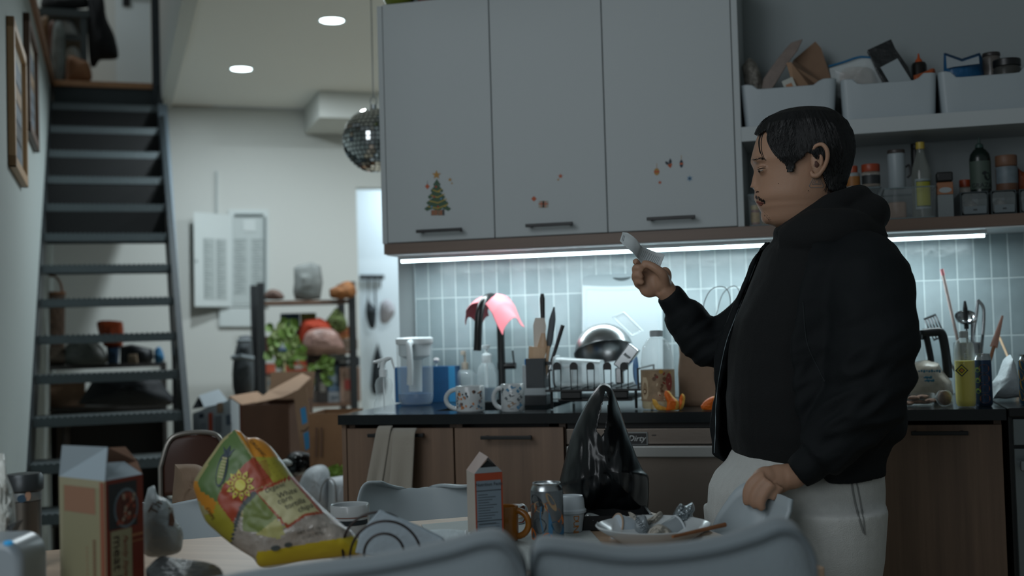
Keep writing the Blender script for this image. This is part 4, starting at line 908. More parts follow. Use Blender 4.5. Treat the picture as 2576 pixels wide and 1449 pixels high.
# ============================================================ DINING TABLE, SOFA AND THE THINGS IN FRONT
Zt_ = .74
TO = Vector((-.474, -.723, 0)); Ft = frame(TO, TDIR, SDIR, ZD)
def xt(px, py, z=Zt_): return (HZ(px, py, z)-TO).dot(TDIR)
xr_t = xt(1800, 1338)
t = thing('dining_table', 'pale wooden dining table covered with food packets and cups', 'table', Ft @ Vector((-.2, -.4, 0)))
m = M(wood('table_wood', 'A98F78', 'C2A88F', 'x', .4)); m.bb(-.97, xr_t, -.80, 0, Zt_-.025, Zt_, Ft); obj('tabletop', m, t, world=True, smooth=False, bevel=.003)
for x in (-.94, xr_t-.06):
    for y in (-.74, -.06): m = M(mat('table_leg', 'B9BDBC', .5)); m.bb(x-.02, x+.02, y-.02, y+.02, 0, Zt_-.025, Ft); obj('leg', m, t, world=True, smooth=False)
def PT(px, D, z=Zt_):
    # table point under a pixel column at camera depth D
    lo, hi = 600, 2400
    for _ in range(40):
        mid = (lo+hi)/2; P = HD(px, mid, D)
        if P.z > z: lo = mid
        else: hi = mid
    P = HD(px, lo, D); return Vector((P.x, P.y, z+.0006))
def zD(px, py, D): return HD(px, py, D).z
class Relief:
    """a soft closed body: outline in the picture's measuring frame, standing at its own depth with real thickness"""
    def __init__(s, pts, d0, th, k=5, gx=0, gy=0, amp=0, sc_=10, seed=0, c=None, p=.5, bk=.8, ax=1):
        s.ax = ax
        s.o = [Vector((q[0], q[1])) for q in (bez([(a[0], a[1], 0) for a in pts+[pts[0]]], k)[:-1] if k > 1 else pts)]
        s.c = Vector(c) if c else sum(s.o, Vector((0, 0)))/len(s.o); s.d0 = d0; s.th = th; s.gx = gx; s.gy = gy; s.amp = amp; s.sc = sc_; s.seed = seed; s.p = p; s.bk = bk
    def base(s, x, y): return s.d0+s.gx*(x-s.c.x)+s.gy*(y-s.c.y)
    def sval(s, x, y):
        d = Vector((x, y))-s.c; L = d.length
        if L < 1e-6: return 0
        d = d/L; n = len(s.o); best = None
        for i in range(n):
            a = s.o[i]-s.c; b = s.o[(i+1) % n]-s.c; e = b-a; den = d.x*e.y-d.y*e.x
            if abs(den) < 1e-9: continue
            tt = (a.x*e.y-a.y*e.x)/den; u = (a.x*d.y-a.y*d.x)/den
            if tt > 0 and -1e-6 <= u <= 1+1e-6: best = tt if best is None else max(best, tt)
        return min(1, L/best) if best else 1
    def dep(s, x, y, sv, side, off=0):
        h = s.th*max(0, 1-sv*sv)**s.p; w_ = 0
        if s.amp: q = Vector((x*s.ax*s.sc*.001, y*s.sc*.001, s.seed+side)); w_ = s.amp*(noise.noise(q)+.5*abs(noise.noise(q*2.3))*2+.3*noise.noise(q*5))*(1-sv**4)
        return s.base(x, y)-(h+w_ if side > 0 else -h*s.bk)-off
    def P(s, x, y, off=.0008): return HD(x, y, s.dep(x, y, s.sval(x, y), 1, off))
    def mesh(s, mt, fn=None, rings=20, back=True):
        m = M(mt); N = len(s.o)
        for side in ((1, -1) if back else (1,)):
            k = len(m.v); cs = []
            for j in range(rings+1):
                sv = 1-j/rings
                for q in s.o:
                    p = s.c+(q-s.c)*sv; m.v.append(HD(p.x, p.y, s.dep(p.x, p.y, sv, side))); cs.append(p)
            for j in range(rings):
                for i in range(N):
                    i2 = (i+1) % N; f = [k+j*N+i, k+j*N+i2, k+(j+1)*N+i2, k+(j+1)*N+i]
                    if fn: pc = (cs[j*N+i]+cs[j*N+i2]+cs[(j+1)*N+i2]+cs[(j+1)*N+i])/4; m.m(fn(pc.x, pc.y) if side > 0 else mt)
                    m.f.append(f); m.mi.append(m.cur)
        return m
    def text(s, m, txt, x, y, size, rot=0, shear=0, sx=1, off=.0012, spacing=1):
        # size in picture units; letters laid on the surface
        q = M(); q.text(txt, size, I4, shear=shear, th=0, spacing=spacing); ca, sa = math.cos(R(rot)), math.sin(R(rot)); k = len(m.v)
        for p in q.v: a, b = p.x*sx, -p.z; m.v.append(s.P(x+a*ca-b*sa, y+a*sa+b*ca, off))
        for f in q.f: m.f.append([i+k for i in f]); m.mi.append(m.cur)
    def poly(s, m, pts, off=.001): m.ngon([s.P(x, y, off) for x, y in pts])
def inside(x, y, poly):
    c = False; n = len(poly)
    for i in range(n):
        x1, y1 = poly[i]; x2, y2 = poly[i-1]
        if (y1 > y) != (y2 > y) and x < (x2-x1)*(y-y1)/(y2-y1)+x1: c = not c
    return c
for name, label, px, pieces, Y, group in PEELS:
    t = thing(name, label, 'orange peel', on(px, Y), 0, group)
    for pts, k, th in pieces:
        rl_ = Relief(pts, depth(HY(px, 1020, Y))+.006*k, th, 4, amp=.003, sc_=60, seed=k); inner = [(x, y) for x, y in [(rl_.c.x+(q.x-rl_.c.x)*.86-1.5, rl_.c.y+(q.y-rl_.c.y)*.9-1) for q in rl_.o]]
        m = rl_.mesh(om_, (lambda x, y, inner=inner: om_ if inside(x+3, y+1, inner) else ow_) if k != 1 else (lambda x, y: ow_), rings=8)
        for i, p in enumerate(m.v): m.v[i] = Vector((p.x, p.y, max(p.z, Zc+.001)))
        obj('peel_piece', m, t, world=True, ang=60)
# ---------------- sofa
sofam = mat('sofa_grey', '747E83', .95, bump=.25, bscale=300, sheen=.3); pipm = mat('sofa_piping', '5F686D', .9)
P0 = HD(1300, 1500, 1.5); so = thing('sofa', 'light grey sofa back with two piped cushions in the foreground', 'sofa', (P0.x, P0.y, 0))
def cushion(edge, D, th, gx):
    # edge: visible piping line of near face (pixels), left to right
    pts = bez([(x, y, 0) for x, y in edge], 6); m = M(sofam); n = len(pts); zbot = .35
    near = [HD(p.x, p.y, D+gx*(p.x-1300)) for p in pts]; back = [q+_F*th for q in near]; mid = []
    rows = []
    c = sum(near, Vector())/n
    for k in range(9):   # boxing rolls over from near to back
        a = k/8; rows.append([near[i].lerp(back[i], a)+Vector((0, 0, .012*math.sin(math.pi*a))) for i in range(n)])
    def face(edge_, sgn):
        out = []
        for j in range(1, 9):
            q = j/8; r_ = []
            for p in edge_: b = Vector((lerp(p.x, c.x, q*.0), lerp(p.y, c.y, 0), lerp(p.z, zbot, q))); b -= _F*(sgn*.03*math.sin(math.pi*min(.5, q))); r_.append(b)
            out.append(r_)
        return out
    rows = face(near, 1)[::-1]+rows+face(back, -1)
    k0 = len(m.v)
    for r_ in rows: m.v += r_
    for j in range(len(rows)-1):
        for i in range(n-1): m.f.append([j*n+i, j*n+i+1, (j+1)*n+i+1, (j+1)*n+i]); m.mi.append(0)
    cu = obj('back_cushion', m, so, world=True, ang=70)
    pm = M(pipm); pm.tube([p-_F*.002 for p in near], .0042, 8); pm.tube([p for p in back], .0042, 8); obj('piping', pm, cu, world=True)
    return cu
cushion([(1338, 1640), (1340, 1480), (1346, 1402), (1372, 1384), (1450, 1392), (1560, 1408), (1680, 1405), (1800, 1388), (1900, 1360), (1965, 1336), (2010, 1348), (2040, 1390), (2050, 1449), (2056, 1640)], 1.50, .058, 0)
cushion([(420, 1680), (450, 1530), (560, 1486), (760, 1456), (960, 1430), (1120, 1396), (1210, 1370), (1262, 1372), (1300, 1410), (1322, 1470), (1330, 1640)], 1.46, .062, 0)
m = M(sofam); a, b = HD(380, 1449, 1.42), HD(2080, 1449, 1.42); r_ = (b-a); r_.z = 0; r_.normalize(); T = frame((a.x, a.y, 0), r_, ZD.cross(r_), ZD)
L_ = (b-a).length; m.bb(0, L_, -.5, .2, .06, .34, T); obj('base', m, so, world=True, smooth=False, bevel=.02)
for x in (.08, L_-.08):
    for y in (-.44, .14): m = M(blackm); m.bb(x-.02, x+.02, y-.02, y+.02, 0, .06, T); obj('foot', m, so, world=True, smooth=False)
# ---------------- white shell chairs
shellm = mat('chair_white', '9EA9AE', .4, spec=.4); legw = wood('chair_leg_wood', '9A7A58', 'B5946E', 'z')
def shell_chair(loc, rz, label, tilt=0, skew=0, H=.80, wx=1, hump=0):
    """faces local -y"""
    t = thing('shell_chair', label, 'chair', loc, rz, 'white shell chairs round the table')
    prof = [(-.21, .425, .36), (-.20, .44, .40), (-.10, .43, .44), (.05, .42, .45), (.15, .44, .45), (.20, .50, .44), (.225, .60, .43), (.245, .70, .41), (.258, .77, .36), (.262, H, .24)]
    pr = [(bez([(a, b, c) for a, b, c in prof], 4))][0]
    def f(u, v):
        i = v*(len(pr)-1); i0 = min(len(pr)-2, int(i)); p = pr[i0].lerp(pr[i0+1], i-i0); s_ = (u-.5)*2; w_ = p.z/2
        back = max(0, min(1, (p.y-.46)/.2)); curl = abs(s_)**3*(.05*(1-back)+.015); fwd = -abs(s_)**2.2*.085*back
        dip = -.016*back*(1-abs(s_)**.8)*(max(0, v-.8)/.2)
        return (s_*w_*(1-(1-wx)*back), p.x+fwd, p.y+curl+dip+skew*s_*back*.02+hump*back*math.exp(-((s_-.45)/.35)**2)*max(0, (v-.75)/.25))
    m = M(shellm); m.grid(f, 25, 37); obj('shell', m, t, solid=.008, sub=1, ang=80)
    for sx in (-1, 1):
        for sy in (-1, 1): m = M(legw); m.tube([(sx*.13, sy*.1, .42), (sx*.21, sy*.19, 0)], [.014, .009], 12); obj('leg', m, t)
    return t
yawS = math.atan2(TDIR.y, TDIR.x)
P = HD(1028, 1230, 2.86); shell_chair((P.x+.262*SDIR.x*-1, P.y-.262*SDIR.y, 0), yawS-R(5), 'white shell chair behind the table, under the hanging towel', skew=-.6, H=.775, wx=.80, hump=.012)
P = HD(452, 1240, 2.62); shell_chair((P.x-.262*SDIR.x, P.y-.262*SDIR.y, 0), yawS+R(4), 'white shell chair behind the chip bag, left of the three', H=.80)
top_ = bez([(1786, 1345, 0), (1800, 1304, 0), (1826, 1262, 0), (1850, 1230, 0), (1878, 1213, 0), (1905, 1218, 0), (1935, 1236, 0), (1965, 1244, 0), (1992, 1256, 0)], 4); nT = len(top_)
Dz = lambda u: interp([(0, 2.40), (.5, 2.385), (.75, 2.37), (1, 2.30)], u)
TP = [HD(p.x, p.y, Dz(i/(nT-1))) for i, p in enumerate(top_)]; cB = sum(TP, Vector())/nT
t = thing('shell_chair', 'white shell chair whose curved back the standing person holds', 'chair', (cB.x-.12, cB.y, 0), 0, 'white shell chairs round the table')
fr_ = (-_R.normalized()*.8-SDIR*.2).normalized()
def back_(u, v):
    p = TP[min(nT-1, int(u*(nT-1)+.5))]; s_ = (u-.5)*2; q = cB+_F*(-s_*.17)+fr_*(.03+.10*s_*s_); z = lerp(p.z, .46, v); a = min(1, v*1.5)
    x = p.lerp(Vector((q.x, q.y, z)), a*a*(3-2*a)*.75); x.z = z
    if v > .8: x += fr_*((v-.8)/.2)**2*.04
    return x
m = M(shellm); m.grid(back_, nT, 16)
m.grid(lambda u, v: back_(u, 1).lerp(cB+fr_*.40+_F*(-(u-.5)*.36)+Vector((0, 0, .44-cB.z)), v)+Vector((0, 0, .02*(2*u-1)**2-.015*math.sin(math.pi*v))), nT, 10)
obj('shell', m, t, world=True, solid=.008, ang=60, weld=.002)
for a in (.06, .34):
    for e in (-.13, .13): q = cB+fr_*a+_F*e; m = M(legw); m.tube([(q.x, q.y, .44), (q.x+fr_.x*(a-.2)*.5, q.y+e*.4, 0)], [.013, .009], 12); obj('leg', m, t, world=True)
# ---------------- brown folding chair
P = HD(489, 1090, 3.35); t = thing('folding_chair', 'dark brown folding chair with rounded back behind the chip bag', 'chair', (P.x, P.y, 0), yawS)
m = M(mat('chair_brown', '4A2E24', .45)); zt = P.z; w_ = .088
m.grid(lambda u, v: ((u-.5)*2*w_*(1 if v < .6 else math.sqrt(max(.02, 1-((v-.6)/.4)**2*.85))), -.012*math.cos((u-.5)*3)+.012, zt-.17+v*.165), 17, 14); obj('backrest', m, t, solid=.012)
m = M(mat('chair_metal', '8F8A84', .35, .8)); fr_ = [(-w_-.006, 0, 0), (-w_-.006, 0, zt-.09), (-w_*.8, 0, zt-.02), (-w_*.4, 0, zt), (w_*.4, 0, zt), (w_*.8, 0, zt-.02), (w_+.006, 0, zt-.09), (w_+.006, 0, 0)]
m.tube([fr_[0]]+bez(fr_[1:-1], 5)+[fr_[-1]], .007, 10); obj('frame', m, t)
m = M(mat('chair_brown', '4A2E24', .45)); m.bb(-w_, w_, -.30, -.02, .44, .455); obj('seat', m, t, smooth=False, bevel=.004)
for sx in (-1, 1): m = M(mat('chair_metal', '8F8A84', .35, .8)); m.tube([(sx*w_, -.05, .60), (sx*w_, -.34, 0)], .007, 10); obj('leg', m, t)
# tan paper sack on the folding chair
P = HD(470, 1200, 3.1); m = Relief([(440, 1168), (500, 1170), (520, 1200), (520, 1300), (438, 1300)], 3.1, .05, amp=.01, sc_=30).mesh(kraft, rings=8); o = obj('paper_sack', m, world=True, ang=60); tag(o, 'small tan paper sack on the seat of the brown folding chair', 'bag')
# ---------------- tall food box
D = 1.80; zb2 = Zt_+.0006
c0 = PT(268, D-.05); 
pL, pR = HD(151, 1300, D+.035), HD(360, 1300, D+.03); pC = HD(266, 1300, D-.045)
zT = zD(258, 1211, D-.045)
def V2(p, z): return Vector((p.x, p.y, z))
t = thing('food_box', 'tall opened cardboard food box with meat label at the left', 'box', V2((pL+pR)/2, zb2))
pB = pL+pR-pC; lean = .0
crdb = mat('card_brown', '6A5040', .85); boxc = mat('box_cream', '86826A', .6); flapw = mat('card_white', '8C9AA2', .7)
m = M(boxc); qs = [pL, pC, pR, pB]
for i in range(4):
    a, b = qs[i], qs[(i+1) % 4]; n_ = (b-a).cross(ZD).normalized()
    m.m(boxc if i == 0 else (mat('box_red', '6E2A1C', .6) if i == 1 else crdb)); m.add([V2(a, zb2), V2(b, zb2), V2(b, zT), V2(a, zT)], [(0, 1, 2, 3)])
m.m(crdb); m.add([V2(q, zb2) for q in qs], [(0, 1, 2, 3)]); obj('carton', m, t, world=True, smooth=False, solid=.0015)
a1, a2 = HD(157, 1120, D+.01), HD(271, 1125, D-.03); m = M(flapw); m.add([V2(pL, zT), V2(pC, zT), a2, a1], [(0, 1, 2, 3)]); f1 = obj('flap', m, t, world=True, smooth=False, solid=.0015)
m = M(flapw); b1, b2 = HD(270, 1165, D+.01), HD(312, 1162, D+.05); m.add([V2(pC, zT), V2(pR, zT), b2, b1], [(0, 1, 2, 3)]); obj('flap', m, t, world=True, smooth=False, solid=.0015)
m = M(crdb); b1, b2, b3 = HD(274, 1126, D+.06), HD(315, 1124, D+.08), HD(345, 1160, D+.06); m.add([V2(pR, zT), V2(pB, zT), b1, b2, b3], [(0, 1, 2, 3, 4)]); obj('flap', m, t, world=True, smooth=False, solid=.0015)
def fq(a, b, off=.0012):
    n_ = (b-a).cross(ZD).normalized(); n_ = n_ if n_.dot(_F) < 0 else -n_
    return lambda u, z, o=0: Vector((lerp(a.x, b.x, u), lerp(a.y, b.y, u), z))+n_*(off+o)
m = M(); q = fq(pL, pC)
def rc(m, q, u0, u1, z0, z1, mt, o=0): m.m(mt); m.ngon([q(u0, z0, o), q(u1, z0, o), q(u1, z1, o), q(u0, z1, o)])
zz = lambda py: zD(262, py, D-.02)
rc(m, q, .08, .90, zb2+.004, zz(1226), mat('box_cream2', '7C795F', .6)); rc(m, q, .12, .80, zz(1292), zz(1226), mat('box_pinkish', '80604C', .6), .0003)
rc(m, q, .90, .99, zb2+.004, zz(1210), mat('box_stripe', '7A4A38', .6), .0003); m.m(mat('box_print', '5A2A1E', .6))
for i in range(22): zq = lerp(zb2+.01, zz(1360), i/21); rc(m, q, .74, .80, zq, zq+.0025, mat('box_print', '5A2A1E', .6), .0005)
for i in range(14): zq = lerp(zb2+.01, zz(1380), i/13); rc(m, q, .60, .62, zq, zq+.003, mat('box_pinkish', '80604C', .6), .0005)
q = fq(pC, pR)
rc(m, q, .06, .82, zz(1330), zz(1216), mat('photo_dark', '20262A', .5)); m.m(mat('photo_rim', '5E7078', .5))
ctrx, cz = .5, zz(1282)
for (s_, mt, o) in ((1.0, mat('photo_rim', '5E7078', .5), .0004), (.86, mat('photo_meat', '5A2A20', .6, var=.6, vscale=90), .0007)):
    m.m(mt); m.ngon([q(.52+.33*s_*math.cos(b), cz+.030*s_*math.sin(b), o) for b in [2*math.pi*k/20 for k in range(20)]])
rnd = random.Random(2)
for i in range(26):
    m.m(mat('photo_sauce', '8A4230', .5) if i % 3 else mat('photo_cream', '9A8A78', .5)); u0, z0 = rnd.uniform(.28, .75), cz+rnd.uniform(-.022, .02)
    m.ngon([q(u0+.04*math.cos(b), z0+.003*math.sin(b), .0009+i*.00001) for b in [2*math.pi*k/8 for k in range(8)]])
rc(m, q, .10, .66, zb2+.004, zz(1334), mat('label_cream2', '918E70', .6), .0004)
rc(m, q, .66, .98, zz(1358), zz(1352), mat('box_gold', '9A6A48', .6), .0005); rc(m, q, .66, .98, zz(1372), zz(1369), mat('box_gold', '9A6A48', .6), .0005)
obj('print', m, t, world=True, smooth=False)
e_ = (pR-pC); e_.z = 0; wl = e_.length; e_.normalize(); nn_ = e_.cross(ZD); nn_ = nn_ if nn_.dot(_F) < 0 else -nn_
Tx = frame(pC+e_*(wl*.26)+nn_*.0022, Vector((0, 0, -1)), -nn_, e_); Tx[2][3] = zz(1400)
m = M(mat('box_text', '2E1A16', .6)); m.text('meat l', .026, Tx, th=.0003); Tx2 = Tx.copy(); o_ = e_*(wl*.22); Tx2[0][3] += o_.x; Tx2[1][3] += o_.y; m.m(mat('box_text2', '7A3A2A', .6)); m.text('Family Style', .013, Tx2, th=.0003, shear=.4); obj('lettering', m, t, world=True, smooth=False)
# ---------------- tortilla chip bag
rl = Relief([(590, 1081), (604, 1084), (622, 1100), (650, 1102), (680, 1122), (712, 1162), (744, 1206), (790, 1254), (832, 1294), (866, 1322), (893, 1343), (910, 1376), (904, 1394), (850, 1402), (760, 1412), (664, 1428), (636, 1404), (604, 1384), (578, 1366), (545, 1338), (514, 1306), (494, 1250), (487, 1216), (506, 1180), (534, 1140), (560, 1104)], 2.02, .045, 5, gx=.00005, gy=-.00025, amp=.004, sc_=11, seed=3, c=(690, 1265), p=.6)
# keep its foot on the table
gG, gO, gY, gR, gC, gB = mat('chip_green', '50693A', .4, spec=.5), mat('chip_orange', 'AE7420', .4), mat('chip_yellow', '8C862C', .4), mat('chip_red', '8E3A22', .4), mat('chip_window', '9C9468', .3, var=.25, vscale=25), mat('chip_band', 'A49220', .35)
gD = mat('chip_dark', '3C4444', .5); gK = mat('chip_clearish', '9A938A', .2, var=.35, vscale=40, spec=.9, bump=.4, bscale=60); gL = mat('chip_cream', 'A8A47C', .5)
lab_ = [(640, 1234), (735, 1196), (815, 1291), (770, 1298), (722, 1331)]
def zone(x, y):
    if y > 1372-(x-690)*.12 and x > 645 and y > 1345 and (y > 1388-(x-650)*.165): return gB
    if inside(x, y, [(648, 1240), (731, 1204), (802, 1286), (766, 1292), (724, 1322)]): return gL
    if inside(x, y, lab_): return gR
    if inside(x, y, [(597, 1085), (638, 1150), (690, 1148), (652, 1100), (620, 1096)]) or inside(x, y, [(590, 1080), (640, 1150), (700, 1150), (660, 1098)]): return gO
    if inside(x, y, [(588, 1083), (634, 1152), (560, 1220), (545, 1262), (506, 1236), (496, 1214), (540, 1140)]): return gG
    if inside(x, y, [(641, 1150), (690, 1145), (740, 1200), (688, 1214)]): return gY
    if inside(x, y, [(485, 1210), (506, 1214), (545, 1262), (534, 1300), (500, 1262), (484, 1240)]): return gO
    if inside(x, y, [(548, 1262), (590, 1322), (578, 1375), (545, 1345), (510, 1305), (530, 1285)]): return gY
    if inside(x, y, [(560, 1222), (632, 1150), (650, 1152), (690, 1212), (640, 1232), (604, 1270), (586, 1322), (545, 1262)]): return gR
    if inside(x, y, [(640, 1232), (650, 1240), (612, 1278), (590, 1340), (582, 1378), (576, 1372), (588, 1322), (604, 1270)]): return gD
    if inside(x, y, [(645, 1240), (700, 1300), (650, 1340), (610, 1335), (612, 1280)]): return mat('chip_green2', '66743C', .4)
    if inside(x, y, [(676, 1280), (716, 1326), (708, 1356), (645, 1345)]): return mat('chip_cream2', '9C9A62', .4)
    return gK if y > 1300 or x > 700 else gC
m = rl.mesh(gK, zone, rings=64)
t = thing('chip_bag', 'green, red and yellow tortilla chip bag slumped on the table', 'chip bag', PT(690, 1.98)); obj('bag', m, t, world=True, ang=60)
m = M(gL)
m.m(mat('chip_dotline', '3A3A34', .6)); ch = [('Organic', 690, 1226, 17, -21, .3, 0), ('White', 722, 1240, 20, -20, 0, 0), ('corn', 716, 1256, 21, -20, 0, 0), ('tortilla', 742, 1266, 20, -20, 0, 0), ('chips', 768, 1276, 20, -20, 0, 0)]
for tx, x, y, sz, ro, sh, _ in ch: rl.text(m, tx, x, y, sz, ro, sh, 1, .002)
rl.text(m, 'NET WT. 16 OZ', 786, 1332, 11, -16, 0, 1, .003); rl.text(m, '(1 LB.) 454g', 786, 1346, 11, -16, 0, 1, .003)
# sun
m.m(gY2 := mat('chip_sun', 'B8B03A', .4)); cx, cy = 604, 1220
for k in range(10):
    b = 2*math.pi*k/10+.2; ex, ey = cx+38*math.cos(b)*.98, cy+40*math.sin(b); l_, r2 = b-.27, b+.27
    rl.poly(m, [(cx+17*math.cos(l_), cy+18*math.sin(l_)), (cx+28*math.cos(l_+.05), cy+29*math.sin(l_+.05)), (ex, ey), (cx+28*math.cos(r2-.05), cy+29*math.sin(r2-.05)), (cx+17*math.cos(r2), cy+18*math.sin(r2))], .0022)
m.m(gR)
for k in range(10): b = 2*math.pi*k/10+.2; rl.poly(m, [(cx+25*math.cos(b)+3.2*math.cos(q_), cy+26*math.sin(b)+3.4*math.sin(q_)) for q_ in [2*math.pi*j/10 for j in range(10)]], .0030)
rl.poly(m, [(cx+17*math.cos(q_), cy+18*math.sin(q_)) for q_ in [2*math.pi*j/20 for j in range(20)]], .0044); m.m(gY2); rl.poly(m, [(cx+14*math.cos(q_), cy+15*math.sin(q_)) for q_ in [2*math.pi*j/20 for j in range(20)]], .0054)
# corn cob
def rotp(pts, cx, cy, a): return [(cx+x*math.cos(a)-y*math.sin(a), cy+x*math.sin(a)+y*math.cos(a)) for x, y in pts]
m.m(mat('corn_dark', '2C3A44', .5)); el = lambda rx, ry, n=16: [(rx*math.cos(2*math.pi*j/n), ry*math.sin(2*math.pi*j/n)) for j in range(n)]
rl.poly(m, rotp(el(13, 44), 558, 1182, .22), .0018); rl.poly(m, rotp([(-4, -36), (-14, -58), (-4, -50), (2, -66), (6, -50), (16, -62), (8, -36)], 558, 1182, .3), .0018)
m.m(mat('corn_leaf', '6C8040', .5)); rl.poly(m, rotp(el(9, 34), 556, 1186, .22), .0024); m.m(mat('corn_kernel', 'A8A478', .5))
for j in range(7):
    for i in (-1, 0, 1): rl.poly(m, rotp([(x+i*4.2, y+j*8-28) for x, y in el(2, 3, 8)], 559, 1180, .22), .0032)
# stripes on red, dots on yellow, small marks
m.m(mat('chip_stripe', '9E5040', .5))
for k in range(8):
    x0_, y0_ = lerp(640, 655, k/7), lerp(1168, 1206, k/7); rl.poly(m, [(x0_, y0_), (x0_+30-k*.5, y0_-12), (x0_+30-k*.5, y0_-10.8), (x0_, y0_+1.2)], .0018)
m.m(mat('chip_dots', '6A6030', .5))
for i in range(5):
    for j in range(6): x, y = 668+i*14+j*7, 1160+j*9-i*4; rl.poly(m, [(x+a, y+b) for a, b in el(1.1, 1.1, 6)], .0018) if inside(x, y, [(660, 1152), (700, 1158), (735, 1198), (690, 1212)]) else None
m.m(mat('chip_text_dark', '4A3A20', .5)); rl.text(m, 'ORGANIC', 648, 1128, 12, 48, 0, 1, .002); rl.text(m, 'CHIPS', 528, 1292, 13, 62, 0, 1, .002)
m.m(gD); rl.poly(m, rotp(el(12, 7), 693, 1379, -.15), .002); rl.poly(m, rotp(el(10, 6), 725, 1371, -.15), .002)
obj('print', m, t, world=True, smooth=False)
# ---------------- bag with "Th", bread inside
rl2 = Relief([(372, 1228), (388, 1222), (396, 1244), (420, 1256), (434, 1274), (440, 1300), (458, 1332), (460, 1362), (446, 1392), (372, 1400), (356, 1360), (358, 1290)], 1.98, .04, 5, amp=.003, sc_=14, seed=9, c=(402, 1320))
t = thing('bread_sack', 'cloudy white plastic bread bag beside the tall food box', 'bag', PT(405, 1.95)); obj('bag', rl2.mesh(mat('cloudy_bag', '98A3A6', .35, bump=.4, bscale=60, spec=.6), rings=20), t, world=True, ang=60)
m = M(mat('thbrown', '5A4636', .6)); rl2.text(m, 'Th', 392, 1276, 34, -62, 0, 1, .002); m.m(mat('crust_brown', '5E4234', .8, bump=.5, bscale=90)); rl2.poly(m, [(426, 1274), (434, 1288), (440, 1310), (436, 1324), (424, 1322), (426, 1300)], .002); obj('print', m, t, world=True, smooth=False)
# dark crinkled tray
m = Relief([(366, 1432), (402, 1400), (440, 1404), (540, 1420), (560, 1460), (500, 1500), (380, 1500)], 1.80, .02, 4, gy=-.0016, amp=.006, sc_=30, seed=4).mesh(mat('dark_foil', '3A3E40', .3, .3, bump=.6, bscale=60), rings=8)
for i, p in enumerate(m.v): m.v[i] = Vector((p.x, p.y, max(p.z, Zt_+.001)))
o = obj('snack_packet', m, world=True, ang=60); tag(o, 'dark crinkled plastic packet lying at the near left of the table', 'packet')
# ---------------- striped mug
D = 2.30; r = 49*D/FPX; L = PT(882, D); H = zD(882, 1268, D)-L.z
def deco3(m, r, H):
    for z0, z1, mt in ((.70, .725, mat('stripe_red', '7A4A3C', .5)), (.52, .64, mat('stripe_dark', '1E2A30', .5))):
        m.m(mt); m.grid(lambda u, v: ((r+.0006)*math.sin(lerp(-.35, 1.45, u)), -(r+.0006)*math.cos(lerp(-.35, 1.45, u)), H*lerp(z0, z1, v)), 16, 2)
    m.m(mat('stripe_gold', '9A7A48', .5)); m.grid(lambda u, v: ((r+.0006)*math.sin(lerp(.1, .4, u)), -(r+.0006)*math.cos(lerp(.1, .4, u)), H*lerp(.2, .3, v)), 4, 2)
mug('mug', 'white mug with dark and red bands behind the chip bag', L, r, H, mugm, deco3, 100)
# ---------------- wire napkin holder with napkins
D = 1.95; L = PT(972, D); t = thing('napkin_holder', 'black wire napkin holder made of round rings', 'napkin holder', L, YAW)
m = M(mat('wire_black', '241C1A', .35, .4)); rb2 = .058; zc = zD(975, 1322, D)-L.z-rb2+.010
def ring(x, y, r_, z): m.tube([(x+r_*math.cos(b), y, z+r_*math.sin(b)) for b in [math.pi*(-.08+1.16*k/32) for k in range(33)]], .0021, 8)
ring(.002, -.02, rb2, zc); obj('ring', m, t)
m = M(mat('wire_black', '241C1A', .35, .4)); ring(-.016, .03, rb2*1.02, zc+.006); obj('ring', m, t)
m = M(mat('wire_black', '241C1A', .35, .4)); ring(.0, -.024, rb2*.56, zc+.006); obj('ring', m, t)
m = M(mat('wire_black', '241C1A', .35, .4)); m.tube([(-rb2, -.02, .002), (-rb2, .03, .002), (rb2, .03, .002), (rb2, -.02, .002)], .0021, 8, closed=True)
for e in (-1, 1): m.tube([(e*rb2*.97, -.02, 0.002), (e*rb2*.97+.002, -.02, zc)], .0021, 8)
obj('base', m, t)
D = 1.97; q = [HD(893, 1392, D), HD(906, 1340, D), HD(953, 1286, D), HD(1060, 1330, D), HD(1112, 1356, D), HD(1130, 1380, D), HD(1120, 1420, D)]
bz_ = [Vector((p.x, p.y, max(Zt_+.003, p.z))) for p in q]; m = M(mat('napkin_white', '94A2AB', .9, bump=.2, bscale=100)); n = len(bz_); th = _F*.018
m.add([p for p in bz_]+[p+th for p in bz_], [tuple(range(n)), tuple(range(2*n-1, n-1, -1))]+[(i, i+n, (i+1) % n+n, (i+1) % n) for i in range(n)])
o = obj('napkins', m, world=True, smooth=False, bevel=.002); tag(o, 'stack of folded white paper napkins standing in the wire holder', 'napkins')
# white roll of paper
D = 2.20; L = PT(1115, D); t = thing('paper_roll', 'small roll of crinkled white paper lying beside the carton', 'paper', L, YAW)
m = M(mat('paper_white', 'B9C6CA', .8, bump=.5, bscale=60)); m.tube([(-.05, 0, .02), (-.02, 0, .021), (.015, .0, .021), (.042, 0, .019)], [.018, .02, .02, .018], 20, flat=.9); m.jitter(.0015, 60, 1); obj('roll', m, t)
m = M(mat('paper_edge', 'D0D8DA', .7)); m.tube([(.043+.0*k, .016*math.cos(a_), .019+.016*math.sin(a_)) for k, a_ in enumerate([2*math.pi*k/20 for k in range(20)])], .002, 6, closed=True); m.tube([(.049, .014*math.cos(a_), .018+.014*math.sin(a_)) for a_ in [2*math.pi*k/20 for k in range(20)]], .0015, 6, closed=True); obj('end_folds', m, t)
m = M(mat('runner_white', 'AEB5B4', .9, bump=.3, bscale=80)); a_, b_, c_, d_ = HZ(1060, 1322, Zt_), HZ(1182, 1308, Zt_), HZ(1560, 1420, Zt_), HZ(1150, 1449, Zt_)
